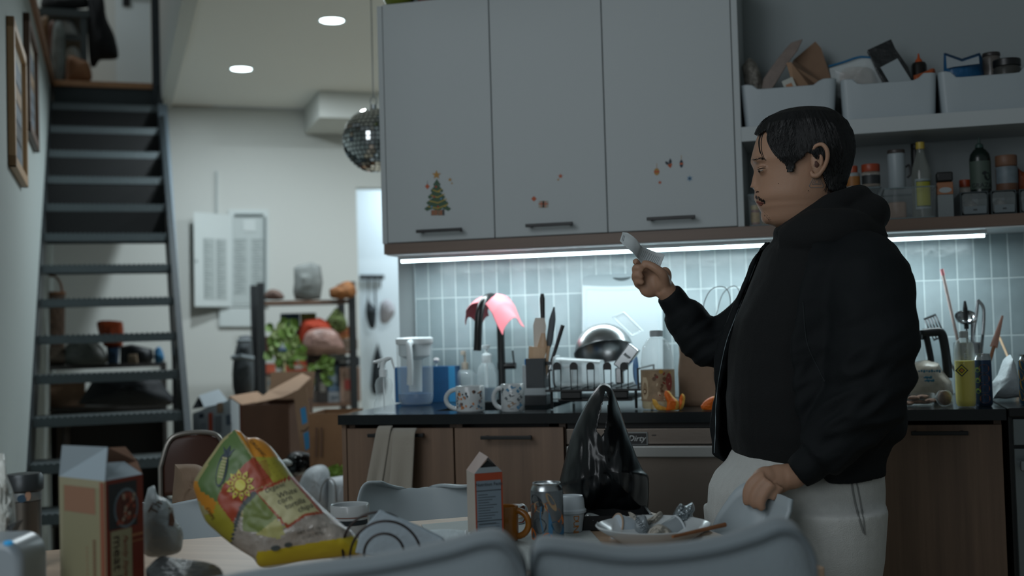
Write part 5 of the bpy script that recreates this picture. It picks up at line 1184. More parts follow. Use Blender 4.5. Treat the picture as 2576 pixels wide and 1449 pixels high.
m.add([a_+Vector((0, 0, .0015)), HZ(1330, 1296, Zt_+.0015), HZ(1480, 1330, Zt_+.0015), c_+Vector((0, 0, .0015)), d_+Vector((0, 0, .0015))], [(0, 1, 2, 3, 4)]); o = obj('table_runner', m, world=True, smooth=False, solid=.0012); tag(o, 'white cloth lying under the cups on the table', 'cloth')
# ---------------- gable carton
D = 2.20; pa, pb_, pc = HD(1176, 1280, D+.03), HD(1196, 1280, D-.03), HD(1266, 1280, D-.01); pd = pa+pc-pb_
zT = zD(1196, 1192, D-.03); L = V2((pa+pc)/2, Zt_+.0022); t = thing('drink_carton', 'small orange and white gable-top drink carton with nutrition panel', 'carton', L)
zb3 = L.z; qs = [V2(pa, 0), V2(pb_, 0), V2(pc, 0), V2(pd, 0)]; zA = zD(1213, 1126, D); cw = mat('carton_white', 'A5A098', .5); cr_ = mat('carton_orange', '8A3A22', .45)
m = M(cw)
for i in range(4): a, b = qs[i], qs[(i+1) % 4]; m.m(cr_ if i == 1 else cw); m.add([V2(a, zb3), V2(b, zb3), V2(b, zT), V2(a, zT)], [(0, 1, 2, 3)])
m.m(cw); m.add([V2(q, zb3) for q in qs], [(0, 1, 2, 3)]); obj('carton', m, t, world=True, smooth=False)
r1, r2 = (qs[1]+qs[2])/2, (qs[0]+qs[3])/2
r1p, r2p = V2(r1, zA-.016), V2(r2, zA-.012); m = M(mat('carton_pink', '9A8A84', .5))
m.add([V2(qs[1], zT)+Vector((0, 0, -.001)), V2(qs[0], zT), r2p, r1p], [(0, 1, 2, 3)]); m.m(mat('carton_pinkr', '7C706C', .5)); m.add([V2(qs[2], zT), V2(qs[3], zT), r2p, r1p], [(0, 1, 2, 3)])
m.m(mat('carton_inner', '15181A', .8)); ins = lambda a, k=.12: a.lerp((r1+r2)/2, k)
m.add([V2(ins(qs[1]), zT+.002), V2(ins(qs[2]), zT+.002), V2(ins(r1, .15), zA-.022)], [(0, 1, 2)]); m.m(mat('carton_grey', '7C8488', .5)); m.add([V2(qs[1], zT), V2(qs[2], zT), V2(qs[2].lerp(r1, .35), zT+.010), V2(qs[1].lerp(r1, .35), zT+.010)], [(0, 1, 2, 3)])
obj('gable_top', m, t, world=True, smooth=False, solid=.0009)
q = fq(pb_, pc, .0006); m = M(); rc(m, q, .05, .93, zb3+.004, zT-.014, mat('panel_grey', '66747E', .6)); ln = mat('panel_line', '2E3438', .6); rc(m, q, .05, .93, zT-.033, zT-.0315, ln, .0004); rc(m, q, .05, .93, zT-.088, zT-.0865, ln, .0004)
for i in range(12): rc(m, q, .10, .45+.4*((i*37) % 10)/10, zT-.040-i*.0048, zT-.0390-i*.0048, ln, .0004)
for i in range(5): rc(m, q, .10, .85, zT-.094-i*.005, zT-.0934-i*.005, ln, .0004)
obj('print', m, t, world=True, smooth=False)
e_ = (pc-pb_); e_.z = 0; wl = e_.length; e_.normalize(); nn_ = e_.cross(ZD); nn_ = nn_ if nn_.dot(_F) < 0 else -nn_
Tx = frame(V2(pb_, zT-.021)+e_*(wl*.5)+nn_*.0014, e_, -nn_, ZD); m = M(ln); m.text('Nutrition Facts', .0085, Tx, th=.0002); obj('lettering', m, t, world=True, smooth=False)
# ---------------- orange mug, patterned mug, can, paper cup
D = 2.28; L = PT(1272, D)+Vector((0, 0, .0015)); H = zD(1285, 1272, D)-L.z; mug('mug', 'orange-yellow mug with a large round handle behind the carton', L, 34*D/FPX, H, mat('orange_glaze', 'A86A20', .3, coat=.4, var=.25, vscale=30), None, R(0)+14-14, hr=.62, tube=.0055, group='coloured mugs on the table')
D = 2.48; L = PT(1292, D)+Vector((0, 0, .0015)); H = zD(1292, 1272, D)-L.z
def deco4(m, r, H):
    cs = [mat('p_brown', '5A4630', .5), mat('p_dark', '2A2A2A', .5), mat('p_red', '6A2A20', .5)]; rnd = random.Random(4)
    for i in range(22): patch(m, r, -1.4+i*.13, H*rnd.uniform(.88, .97), .007, .006, rnd.choice(cs), rnd.uniform(0, 3))
    patch(m, r, .75, H*.4, .035, H*.6, cs[2], 0, 'sq')
    patch(m, r+.0005, .8, H*.45, .02, H*.25, mat('label_pale', '9A9080', .5), 0, 'sq')
mug('mug', 'pale patterned mug with dark red label behind the orange mug', L, 32*D/FPX, H, mugm, deco4, 60, group='coloured mugs on the table')
D = 2.26; L = PT(1379, D)+Vector((0, 0, .0015)); H = zD(1379, 1214, D)-L.z
def deco5(m, r, H):
    cs = [mat('c5_orange', 'A85A20', .4), mat('c5_blue', '2A5A78', .4), mat('c5_dark', '2A2E30', .4), mat('c5_tan', '8A7458', .4)]; rnd = random.Random(11)
    for a, z, w_, h_, c in ((-1.0, .55, .02, .04, 0), (-.7, .5, .035, .06, 2), (-.2, .62, .03, .02, 3), (.15, .35, .022, .07, 1), (.5, .7, .012, .04, 3), (-.9, .15, .025, .02, 0), (-.3, .3, .03, .03, 2), (.8, .5, .02, .06, 0), (-.5, .72, .03, .02, 2), (.2, .1, .02, .02, 0), (1.0, .25, .02, .04, 1)): patch(m, r+.0002*abs(a), a, H*z, w_, h_, cs[c], a)
can('tall silver, blue and orange drink can on the table', L, 41*D/FPX, H, mat('can_silver', '7C8488', .3, .7, var=.3, vscale=25), deco5, None)
D = 2.36; L = PT(1437, D)+Vector((0, 0, .0015)); h = lambda py: zD(1437, py, D)-L.z; r = 37*D/FPX
t = thing('paper_cup', 'white lidded paper cup with orange lettering beside the can', 'cup', L)
m = M(mat('cup_white', 'B4BEC4', .5)); m.lathe([(0, .001), (r*.74, .001), (r*.95, h(1284)), (r*.9, h(1284)), (r*.7, .004), (0, .004)], 40); obj('body', m, t)
m = M(mat('lid_white', 'BAC4CA', .4)); m.lathe([(r*.98, h(1290)), (r*1.06, h(1288)), (r*1.07, h(1282)), (r*.97, h(1278)), (r*.93, h(1256)), (r*.85, h(1247)), (r*.75, h(1250)), (0, h(1250))], 40); obj('lid', m, t)
m = M(mat('cup_orange', 'B8762E', .5)); xa_ = .35
for i, c in enumerate('DUNKIN'):
    zq = h(1300+i*13.5); rr_ = r*lerp(.74, .95, zq/h(1284)); an = .62; m.text(c, .017, Matrix.Translation((rr_*math.sin(an)*1.01+.0003, -rr_*math.cos(an)*1.01-.0006, zq)) @ Matrix.Rotation(an, 4, 'Z') @ Matrix.Rotation(R(90), 4, 'Y'), th=.0003)
obj('lettering', m, t)
# ---------------- black tray and clear crinkled wrap beside the plate
D = 2.42; L = PT(1530, D); t = thing('takeaway_tray', 'black plastic takeaway tray with crinkled clear wrap on it', 'tray', L+Vector((0, 0, .0015)), YAW)
m = M(mat('tray_black', '0E1012', .4)); m.bb(-.06, .08, -.05, .06, .001, .006); m.bb(-.065, .085, -.055, -.05, .001, .028); m.bb(-.065, .085, .06, .065, .001, .028); m.bb(-.065, -.06, -.055, .065, .001, .028); m.bb(.08, .085, -.055, .065, .001, .028); obj('tray', m, t, smooth=False)
m = Relief([(1468, 1302), (1480, 1290), (1510, 1298), (1536, 1314), (1540, 1334), (1500, 1338), (1470, 1330)], 2.40, .03, 4, amp=.012, sc_=45, seed=6).mesh(clear2, rings=10); obj('wrap', m, t, world=True, ang=30)
# ---------------- plate of rubbish
D = 2.20; L = PT(1645, D)+Vector((0, 0, .0015)); r = 146*D/FPX; t = thing('dinner_plate', 'white shallow bowl piled with used cups and wrappers', 'plate', L)
m = M(mugm); m.lathe([(0, .002), (r*.5, .0), (r*.55, .003), (r*.97, .032), (r, .036), (r*.97, .037), (r*.55, .008), (0, .006)], 56); obj('bowl', m, t)
G = 'used cups on the plate'
def lyingcup(name, label, x0, y0, x1, y1, D, ra, rb_, mt, rimm, deco=None):
    a, b = HD(x0, y0, D), HD(x1, y1, D+.02); d_ = (b-a); Lc_ = d_.length; d_.normalize(); xx = Vector((0, 0, 1)); xx = (xx-d_*xx.dot(d_)).normalized(); T = frame(a, xx, d_.cross(xx), d_)
    t = thing(name, label, 'cup', a, 0, G); m = M(mt); m.lathe([(0, 0), (ra*.9, 0), (ra, .002), (rb_, Lc_), (rb_*.95, Lc_), (ra*.92, .004), (0, .004)], 32, T); obj('body', m, t, world=True)
    m = M(rimm); m.tube([T @ Vector((rb_*math.cos(b_), rb_*math.sin(b_), Lc_)) for b_ in [2*math.pi*k/28 for k in range(28)]], .0022, 8, closed=True); m.tube([T @ Vector((ra*math.cos(b_), ra*math.sin(b_), .002)) for b_ in [2*math.pi*k/28 for k in range(28)]], .002, 8, closed=True); obj('rim', m, t, world=True)
    return t, T, Lc_
paper2 = mat('cup_paper', 'A9B4BC', .6)
lyingcup('paper_cup', 'white paper cup lying on its side at left of the plate', 1548, 1326, 1618, 1342, 2.28, .026, .021, paper2, mat('cup_rim_tan', '9A8470', .6))
lyingcup('plastic_cup', 'grey plastic cup lying mouth outward in middle of the plate', 1652, 1350, 1706, 1332, 2.25, .016, .026, mat('cup_greyp', '7E868A', .4), mat('cup_rim_grey', 'B4BCC0', .4))
m = M(mat('text_dark', '3A4448', .6)); T_ = HD(1612, 1322, 2.235); m.text('MUFFIN', .013, Matrix.Translation(T_) @ Matrix.Rotation(YAW, 4, 'Z') @ Matrix.Rotation(R(-68), 4, 'Y') @ Matrix.Scale(-1, 4, (1, 0, 0)) if 0 else Matrix.Translation(T_) @ Matrix.Rotation(YAW, 4, 'Z') @ Matrix.Rotation(R(60), 4, 'Y'), th=.0003)
wr = Relief([(1600, 1300), (1622, 1296), (1630, 1316), (1636, 1340), (1615, 1346), (1596, 1330)], 2.262, .014, 4, amp=.004, sc_=50, seed=8); mw = wr.mesh(mat('wrapper_silver', '8C9498', .3, .3, bump=.4, bscale=70), rings=8)
t = thing('muffin_wrapper', 'silver printed wrapper between the two cups on the plate', 'wrapper', HD(1615, 1340, 2.25)); obj('wrapper', mw, t, world=True, ang=40); obj('lettering', m, t, world=True)
nap = mat('napkin_cream', 'A39E94', .9, bump=.4, bscale=60)
for i, (pts, D_, sd, lb) in enumerate((([(1580, 1288), (1590, 1290), (1606, 1312), (1640, 1300), (1660, 1286), (1668, 1296), (1664, 1320), (1680, 1330), (1640, 1352), (1600, 1348), (1612, 1330), (1590, 1312)], 2.30, 2, 'crumpled cream napkin heaped on the left of the plate'), ([(1635, 1330), (1660, 1318), (1690, 1340), (1660, 1360), (1620, 1362)], 2.24, 5, 'small crumpled napkin at the front of the plate'))):
    m = Relief(pts, D_, .018, 4, amp=.014, sc_=55, seed=sd).mesh(nap, rings=10); o = obj('napkin', m, world=True, ang=25); tag(o, lb, 'napkin', 'crumpled napkins on the plate')
m = Relief([(1690, 1300), (1700, 1280), (1712, 1266), (1724, 1272), (1742, 1264), (1748, 1282), (1742, 1296), (1756, 1310), (1768, 1340), (1740, 1352), (1704, 1344), (1692, 1322)], 2.30, .028, 4, amp=.014, sc_=60, seed=12).mesh(mat('foil_grey', '8E989C', .25, .6, bump=.6, bscale=60), rings=14); o = obj('plastic_wrap', m, world=True, ang=30); tag(o, 'crinkled silvery plastic wrap heaped at right of the plate', 'wrapper')
m = Relief([(1730, 1322), (1760, 1310), (1785, 1318), (1790, 1330), (1766, 1346), (1736, 1348)], 2.33, .02, 4, amp=.010, sc_=60, seed=13).mesh(mat('wrap_pale', 'A9B6BC', .35, bump=.5, bscale=60), rings=8); o = obj('napkin', m, world=True, ang=30); tag(o, 'pale crumpled sheet under the chopstick on the plate', 'napkin', 'crumpled napkins on the plate')
t = thing('chopstick', 'single wooden chopstick resting across the plate of rubbish', 'chopstick', HD(1760, 1335, 2.2)); m = M(wood('chop_wood', '7A4E30', '8C5E3C', 'x')); m.tube([HD(1692, 1350, 2.07), HD(1824, 1320, 2.16)], [.0028, .0042], 10); obj('shaft', m, t, world=True)
# ---------------- black carrier bag
rb1 = Relief([(1404, 1225), (1420, 1160), (1440, 1090), (1462, 1040), (1484, 1000), (1500, 978), (1512, 966), (1526, 966), (1540, 978), (1556, 1020), (1576, 1080), (1598, 1140), (1616, 1180), (1632, 1205), (1630, 1280), (1622, 1300), (1570, 1302), (1500, 1300), (1462, 1296), (1430, 1260)], 2.52, .085, 6, amp=.02, sc_=5, ax=2.4, seed=21, c=(1528, 1185), p=.7, bk=.9)
bagm = mat('black_bag', '0D1012', .3, spec=.55, bump=.12, bscale=14, stretch=(1.6, 1.6, .6))
hole = [(1510, 1095), (1508, 1075), (1516, 1030), (1522, 1000), (1527, 985), (1532, 1010), (1530, 1060), (1520, 1092)]
m = rb1.mesh(bagm, rings=34); 
# the opening between the two handle loops
keep_f, keep_i = [], []
for f, i in zip(m.f, m.mi):
    c = sum((m.v[k] for k in f), Vector())/4; d = c-CAM; zz_ = d.dot(_F); x, y = 1288+FPX*d.dot(_R2)/zz_, 724.5-FPX*d.dot(_U2)/zz_
    if not inside(x, y, [(1500, 1085), (1508, 1050), (1518, 1000), (1524, 985), (1530, 1000), (1528, 1040), (1522, 1082), (1512, 1098)]): keep_f.append(f); keep_i.append(i)
m.f, m.mi = keep_f, keep_i
t = thing('carrier_bag', 'full black plastic carrier bag standing on the table', 'bag', PT(1525, 2.52)); obj('bag', m, t, world=True, ang=60, solid=.0006)
# ---------------- things at the far left of the table
D = 2.15; L = PT(64, D); h = lambda py: zD(64, py, D)-L.z; r = 40*D/FPX; t = thing('steel_canister', 'tall steel canister with dark lid at the left edge', 'canister', L)
m = M(mat('canister_steel', '77716A', .3, .9)); m.lathe([(0, .002), (r, .002), (r, h(1260)), (0, h(1260))], 40); obj('body', m, t)
m = M(mat('canister_lid', '3C4042', .35, .5)); m.lathe([(r*1.02, h(1236)), (r*1.14, h(1232)), (r*1.16, h(1202)), (r*1.0, h(1192)), (0, h(1188))], 40); obj('lid', m, t)
m = M(mat('canister_band', '8A8F90', .3, .6)); m.lathe([(r*1.01, h(1258)), (r*1.04, h(1250)), (r*1.02, h(1237))], 40); m.m(mat('band_blue', '1E3C50', .5)); patch(m, r*1.05, .5, h(1250), .016, .014, mat('band_blue', '1E3C50', .5)); patch(m, r*1.05, .85, h(1244), .010, .018, mat('band_peach', 'B08A74', .5)); obj('clasp', m, t)
rlw = Relief([(-20, 1150), (2, 1140), (14, 1150), (16, 1190), (34, 1240), (40, 1300), (36, 1400), (30, 1500), (-30, 1500)], 1.95, .05, 5, amp=.012, sc_=30, seed=14)
mw_ = rlw.mesh(film, rings=14); mw_.v = [Vector((p.x, p.y, max(p.z, Zt_+.0008))) for p in mw_.v]; o = obj('plastic_bag', mw_, world=True, ang=50); tag(o, 'white crinkled plastic bag at the left edge beside the steel canister', 'bag')
t = thing('kitchen_scale', 'rounded white plastic appliance with a blue light at bottom left', 'appliance', PT(12, 1.72))
m = M(mat('appliance_white', '8A949A', .3)); m.v = []; 
D = 1.72; Lq = PT(5, D); zt3 = zD(20, 1362, D)-Lq.z; e1 = 52*D/FPX
rr = [(e1-.03+.03*math.cos(R(a)), zt3-.035+.035*math.sin(R(a))) for a in range(0, 91, 15)]+[(-.06, zt3), (-.06, 0), (e1, 0)]
m.prism(rr, .10, Matrix.Translation(Lq-_F*.0) @ Matrix.Rotation(YAW, 4, 'Z')); obj('housing', m, t, world=True, bevel=.012, seg=4)
m = M(mat('appliance_blue', '2A8AC0', .4, emit=.3)); m.ell(tuple(HD(21, 1366, 1.715)), (.007, .007, .004)); obj('light', m, t, world=True)
m = M(mat('wedge_grey', '3E4244', .6)); a_, b_, c_ = HD(2, 1380, 1.9), HD(42, 1314, 1.9), HD(2, 1330, 1.9); m.add([a_, b_, c_, a_+_F*.03, b_+_F*.03, c_+_F*.03], [(0, 1, 2), (5, 4, 3), (0, 3, 4, 1), (1, 4, 5, 2), (2, 5, 3, 0)]); o = obj('card_corner', m, world=True, smooth=False); tag(o, 'dark grey card corner poking up behind the white appliance', 'card')
# ============================================================ OPEN SHELVES
binm = mat('bin_white', '98A2A7', .4)
def bin_(label, TL, TR, BL, BR, n0, n1, dip, xr_=None):
    Yf = .388
    a, b, c, d = HY(*TL, Yf), HY(*TR, Yf), HY(*BL, Yf+.01), HY(*BR, Yf+.01); z0 = zs1+.001; H = (a.z+b.z)/2-z0
    cx = (a.x+b.x)/2; W = b.x-a.x; Wb = d.x-c.x; Dp = .235
    t = thing('storage_bin', label, 'bin', (cx, Yf+Dp/2, z0), 0, 'white storage bins on the open shelf')
    q = rrect(1, 1, .07, 6); q = q+[]; P = []
    for i in range(len(q)):   # extra samples along the long sides
        p, p2 = q[i], q[(i+1) % len(q)]; L = math.hypot(p2[0]-p[0], p2[1]-p[1]); k = 16 if L > .3 else 1
        for j in range(k): P.append((lerp(p[0], p2[0], j/k), lerp(p[1], p2[1], j/k)))
    f0, f1 = n0, n1
    def top(p):
        u = p[0]+.5; s_ = min(1, max(0, (u-f0)/.09))*min(1, max(0, (f1-u)/.09)); s_ = s_*s_*(3-2*s_)
        return H-dip*s_ if abs(p[1]) > .45 else H
    n = len(P)
    def g(i, v, ins=0):
        p = P[i % n]; w_ = lerp(Wb, W, v)-ins; dd_ = lerp(Dp-.02, Dp, v)-ins; return (p[0]*w_, p[1]*dd_, max(.002*(ins > 0)+0, 0)+v*top(p))
    m = M(binm); rows = [[g(i, k/6) for i in range(n)] for k in range(7)]+[[g(i, k/6, .006) for i in range(n)] for k in range(6, -1, -1)]
    for r_ in rows: m.v += [Vector(p) for p in r_]
    for k in range(len(rows)-1):
        for i in range(n): m.f.append([k*n+i, k*n+(i+1) % n, (k+1)*n+(i+1) % n, (k+1)*n+i]); m.mi.append(0)
    m.f.append(list(range(n))[::-1]); m.mi.append(0); m.f.append([(len(rows)-1)*n+i for i in range(n)]); m.mi.append(0)
    obj('tub', m, t, ang=40)
    return t
B1 = bin_('left white storage bin holding torn cardboard and a crumpled bag', (1861, 214), (2104, 198), (1875, 317), (2099, 302), .10, .86, .016)
B2 = bin_('middle white storage bin holding a black pouch and a zip bag', (2113, 200), (2356, 184), (2121, 300), (2354, 284), .11, .88, .018)
B3 = bin_('right white storage bin holding a blue packet and dark jars', (2359, 180), (2612, 164), (2370, 283), (2606, 266), .10, .90, .020)
def sheetY(name, label, cat_, pts, Y, th, mt, group=None, amp=0, sd=0, dY=0):
    """thin stiff thing whose outline stands at depth Y, tilted back by dY"""
    P = [HY(x, y, Y) for x, y in pts]; n = len(P); zmin = min(p.z for p in P); zmax = max(p.z for p in P)
    P = [p+Vector((0, dY*(p.z-zmin)/(zmax-zmin+1e-6), 0)) for p in P]
    m = M(mt); c = sum(P, Vector())/n; o_ = Vector((0, th, 0)); 
    m.add(P+[p+o_ for p in P], [tuple(range(n)), tuple(range(2*n-1, n-1, -1))]+[(i, i+n, (i+1) % n+n, (i+1) % n) for i in range(n)])
    o = obj(name, m, world=True, smooth=False, bevel=min(.002, th*.3)); return tag(o, label, cat_, group)
def softY(name, label, cat_, pts, Y, th, mt, group=None, amp=.006, sc_=30, sd=1, k=4, p=.55):
    D = depth(HY(pts[0][0], pts[0][1], Y)); m = Relief(pts, D, th, k, amp=amp, sc_=sc_, seed=sd, p=p).mesh(mt, rings=12); o = obj(name, m, world=True, ang=50); return tag(o, label, cat_, group)
card = mat('cardboard', '7E6450', .85, var=.15, vscale=20, bump=.1, bscale=60); card2 = mat('cardboard_light', '93765E', .85, var=.1, vscale=20)
softY('crumpled_bag', 'crumpled white and brown food bag at the left end of bin', 'bag', [(1866, 168), (1882, 146), (1896, 152), (1908, 170), (1918, 205), (1916, 250), (1890, 255), (1874, 215)], .47, .03, mat('bag_speckle', '8C8880', .5, var=.6, vscale=60, bump=.5, bscale=60), sd=4, amp=.012)
sheetY('snack_packet', 'long flat pinkish packet leaning up out of the left bin', 'packet', [(1920, 196), (1952, 148), (1975, 118), (1990, 101), (2019, 92), (2006, 122), (1984, 152), (1950, 210), (1924, 250), (1910, 240)], .47, .006, mat('packet_pink', '7E716A', .4, var=.25, vscale=40), dY=.03)
t = thing('cardboard_box', 'torn open brown cardboard box sticking out of the left bin', 'box', HY(2040, 220, .50))
m = M(card)
def qd(pts, Y, th=.003):
    P = [HY(x, y, Y_) for (x, y), Y_ in zip(pts, Y)]; n = len(P); o_ = Vector((0, th, .0)); m.add(P+[p+o_ for p in P], [tuple(range(n)), tuple(range(2*n-1, n-1, -1))]+[(i, i+n, (i+1) % n+n, (i+1) % n) for i in range(n)])
qd([(1997, 150), (2051, 104), (2066, 122), (2092, 202), (2096, 240), (2060, 250), (2010, 200)], [.55, .55, .55, .55, .55, .55, .55]); obj('back_panel', m, t, world=True, smooth=False)
m = M(card2); qd([(1978, 158), (1990, 156), (2042, 225), (2035, 250), (2000, 235)], [.42, .42, .44, .44, .42]); obj('front_panel', m, t, world=True, smooth=False)
m = M(card); qd([(1997, 150), (2020, 168), (2075, 212), (2066, 224), (1990, 162)], [.55, .5, .44, .43, .44]); obj('side_flap', m, t, world=True, smooth=False)
o = sheetY('card_tag', 'small white square card with an orange picture in left bin', 'card', [(1966, 205), (1993, 193), (2014, 240), (1984, 248)], .405, .002, mat('tag_white', 'A3A6A0', .6))
m = M(mat('tag_orange', '9A6A48', .6)); P = [HY(*c, .4035) for c in ((1976, 214), (1991, 208), (1998, 224), (1984, 230))]; m.ngon(P); obj('picture', m, o, world=True, smooth=False)
# second bin
t = thing('zip_bag', 'clear zip bag with blue seal and tan food in the middle bin', 'bag', HY(2150, 215, .5))
m = Relief([(2086, 172), (2130, 160), (2185, 143), (2210, 160), (2226, 235), (2120, 250), (2096, 215)], depth(HY(2150, 200, .48)), .03, 4, amp=.004, sc_=30).mesh(clear2, rings=10); obj('bag', m, t, world=True, ang=50)
m = M(mat('zip_blue', '1F5F86', .4)); m.tube(bez([HY(2085, 167, .48), HY(2120, 157, .48), HY(2160, 144, .48), HY(2192, 145, .48)]), .0035, 8); obj('seal', m, t, world=True)
m = Relief([(2112, 185), (2130, 170), (2170, 168), (2198, 180), (2206, 240), (2120, 240)], depth(HY(2150, 200, .48)), .02, 4, amp=.004, sc_=30).mesh(mat('tan_food', '87776A', .7), rings=8); obj('contents', m, t, world=True, ang=50)
o = sheetY('pouch', 'black foil pouch with a white label standing in the middle bin', 'pouch', [(2182, 121), (2243, 92), (2254, 118), (2285, 165), (2306, 235), (2246, 245), (2206, 175)], .45, .03, mat('pouch_black', '181B1D', .3, spec=.6, bump=.4, bscale=40), dY=.03)
m = M(mat('pouch_label', '8E989C', .5)); P = [HY(*c, .4485) for c in ((2215, 168), (2258, 145), (2296, 208), (2242, 216))]; P = [p+Vector((0, .012*(p.z-P[2].z)/(.08), 0)) for p in P]; m.ngon(P); obj('label', m, o, world=True, smooth=False)
L = Vector((HY(2313, 200, .50).x, .50, zs1+.002)); h = lambda py: HY(2313, py, .50).z-L.z; t = thing('sauce_bottle', 'dark sauce bottle with orange nozzle in the middle bin', 'bottle', L)
m = M(mat('sauce_dark', '141210', .3)); m.lathe([(0, 0), (.022, 0), (.022, h(165)), (.018, h(158)), (0, h(157))], 24); obj('body', m, t)
m = M(mat('nozzle_orange', 'A8481C', .4)); m.lathe([(.011, h(158)), (.010, h(152)), (.004, h(146)), (.002, h(135)), (0, h(134))], 16); obj('nozzle', m, t)
softY('snack_bag', 'orange bag tucked at the right end of the middle bin', 'bag', [(2298, 190), (2322, 182), (2350, 172), (2352, 200), (2346, 240), (2305, 245)], .44, .02, mat('snack_orange', '9A4A24', .5, bump=.4, bscale=60), sd=6)
# third bin
o = softY('chip_packet', 'blue and white packet folded open in the right bin', 'packet', [(2374, 133), (2420, 150), (2466, 134), (2472, 170), (2474, 230), (2382, 235), (2374, 180)], .46, .035, mat('packet_blue', '17527C', .4, bump=.3, bscale=50), sd=7, k=2, amp=.003)
P = [HY(*c, .425) for c in ((2380, 140), (2420, 155), (2462, 141), (2464, 160), (2400, 168), (2382, 172))]; m = M(mat('packet_white', '8E979C', .5)); m.add(P+[p+Vector((0, .004, 0)) for p in P], [tuple(range(6)), tuple(range(11, 5, -1))]+[(i, i+6, (i+1) % 6+6, (i+1) % 6) for i in range(6)]); obj('top_fold', m, o, world=True, smooth=False)
m = M(mat('packet_navy', '10304A', .5)); m.tube([HY(2376, 135, .422), HY(2420, 150, .422), HY(2465, 135, .422)], .003, 8); obj('edge', m, o, world=True)
def jar(name, label, x0, x1, ytop, ylid, Yc, z, body, lidm, contents=None, labm=None, ly=None, group=None, cat_='jar', sl=.93, lidr=1.0):
    xc = (x0+x1)/2; r = (HY(x1, ytop, Yc).x-HY(x0, ytop, Yc).x)/2; L = Vector((HY(xc, ytop, Yc).x, Yc, z+.0006)); h = lambda py: HY(xc, py, Yc).z-L.z
    t = thing(name, label, cat_, L, 0, group); hl = h(ylid)
    m = M(body); m.lathe([(0, .001), (r*.94, .001), (r, .005), (r, hl-.010), (r*sl, hl-.002), (r*sl*.95, hl)], 32); obj('body', m, t)
    m = M(lidm); rl_ = r*lidr; m.lathe([(rl_*.97, hl-.0015), (rl_, hl), (rl_, h(ytop)-.002), (rl_*.96, h(ytop)), (0, h(ytop))], 32); obj('lid', m, t)
    if contents: m = M(contents); m.lathe([(0, .003), (r*.92, .003), (r*.95, .006), (r*.95, hl*.75), (0, hl*.75)], 32); obj('contents', m, t)
    if labm:
        za, zb_l = (h(ly[1]), h(ly[0])) if ly else (hl*.2, hl*.8); m = M(labm); m.grid(lambda u, v: ((r+.0007)*math.sin(lerp(-1.3, 1.3, u)), -(r+.0007)*math.cos(lerp(-1.3, 1.3, u)), lerp(za, zb_l, v)), 20, 2); obj('label', m, t)
    return t, L, r, h
jar('jar', 'glass jar with pale dark contents left of the black lids', 2470, 2516, 134, 142, .50, zs1+.002, mat('jar_dim', '5A5652', .25), mat('lid_dim', '2A2624', .4), group='jars in the right bin')
jar('jar', 'squat jar with wide black lid in the right bin', 2496, 2568, 151, 168, .46, zs1+.002, mat('jar_dim2', '3A3A38', .25), mat('lid_black', '151617', .35), group='jars in the right bin')
# ---- lower shelf, standing on the brown board
clr = glass('acrylic', 'DCE8EA', .08, .14)
def tray(label, TL, TR, BRy, Yf=.385, Dp=.22, group='clear storage boxes on the lower shelf', z=Zt):
    a, b = HY(*TL, Yf), HY(*TR, Yf); H = (a.z+b.z)/2-z-.001; cx = (a.x+b.x)/2; W = b.x-a.x
    t = thing('clear_bin', label, 'box', (cx, Yf+Dp/2, z+.001), 0, group)
    q = rrect(W-.004, Dp-.004, .008, 3); n = len(q); m = M(clr); m.grid(lambda u, v: (q[int(u*n+.5) % n][0]*(.94+.06*v), q[int(u*n+.5) % n][1]*(.96+.04*v), v*H), n, 6, cu=True); m.ngon([(x*.94, y*.96, 0.001) for x, y in q]); obj('walls', m, t)
    m = M(mat('acrylic_edge', '6E7C80', .2)); m.tube([(x, y, H) for x, y in q], .0018, 8, closed=True); m.tube([(x*.94, y*.96, .0025) for x, y in q], .0018, 8, closed=True); obj('rim', m, t)
    return H+z
tray('clear storage box of small spice jars beside the white cabinet', (1879, 490), (1958, 486), 566)
spice = [(1900, 'small red and gold capped spice jar in the left clear box'), (1925, 'second small spice jar behind the person\'s lips')]
jar('spice_jar', spice[0][1], 1888, 1911, 517, 527, .43, Zt+.004, mat('spice_red', '6A3A24', .4, var=.5, vscale=120), mat('cap_gold', '8A7A4A', .4), labm=mat('spice_label', '9A7A3A', .5, var=.5, vscale=150), group='spice jars in the left clear box')
jar('spice_jar', 'small green-brown spice jar with dark cap in the left clear box', 1914, 1936, 517, 527, .43, Zt+.004, mat('spice_green', '5A5230', .4, var=.5, vscale=120), mat('cap_dark', '3A3A34', .4), group='spice jars in the left clear box')
zA_ = tray('clear storage box behind the person\'s hood carrying the red-lidded jars', (2118, 476), (2218, 470), 550)
redlid = mat('lid_orange', '8E3A1E', .4); gj = glass('jar_glass', 'B8B0A4', .1, .5)
P_ = mat('shelf_lid', '5C686C', .3); m = M(P_); a, b = HY(2118, 476, .385), HY(2218, 470, .385); m.bb(a.x+.003, b.x-.003, .39, .60, zA_+.001, zA_+.004); o = obj('box_lid', m, world=True, smooth=False, bevel=.001); tag(o, 'clear grey lid on the storage box under the red-lidded jars', 'lid')
zA2 = zA_+.0045
jar('glass_jar', 'white labelled jar with orange lid just behind the person\'s head', 2126, 2163, 418, 436, .43, zA2, mat('jar_white', '7E8688', .4), redlid, labm=mat('lab_orange', '8A5A28', .5), ly=(445, 470), group='jars with orange lids', lidr=.68)
jar('glass_jar', 'squat glass jar with wide orange lid and dark label', 2166, 2213, 414, 432, .43, zA2, gj, redlid, mat('jar_tan', '5E4C40', .6), mat('lab_dark', '23282A', .5), ly=(442, 464), group='jars with orange lids', lidr=1.0)
zB_ = tray('wide clear storage box holding the yellow-labelled bottle', (2223, 474), (2357, 468), 550)
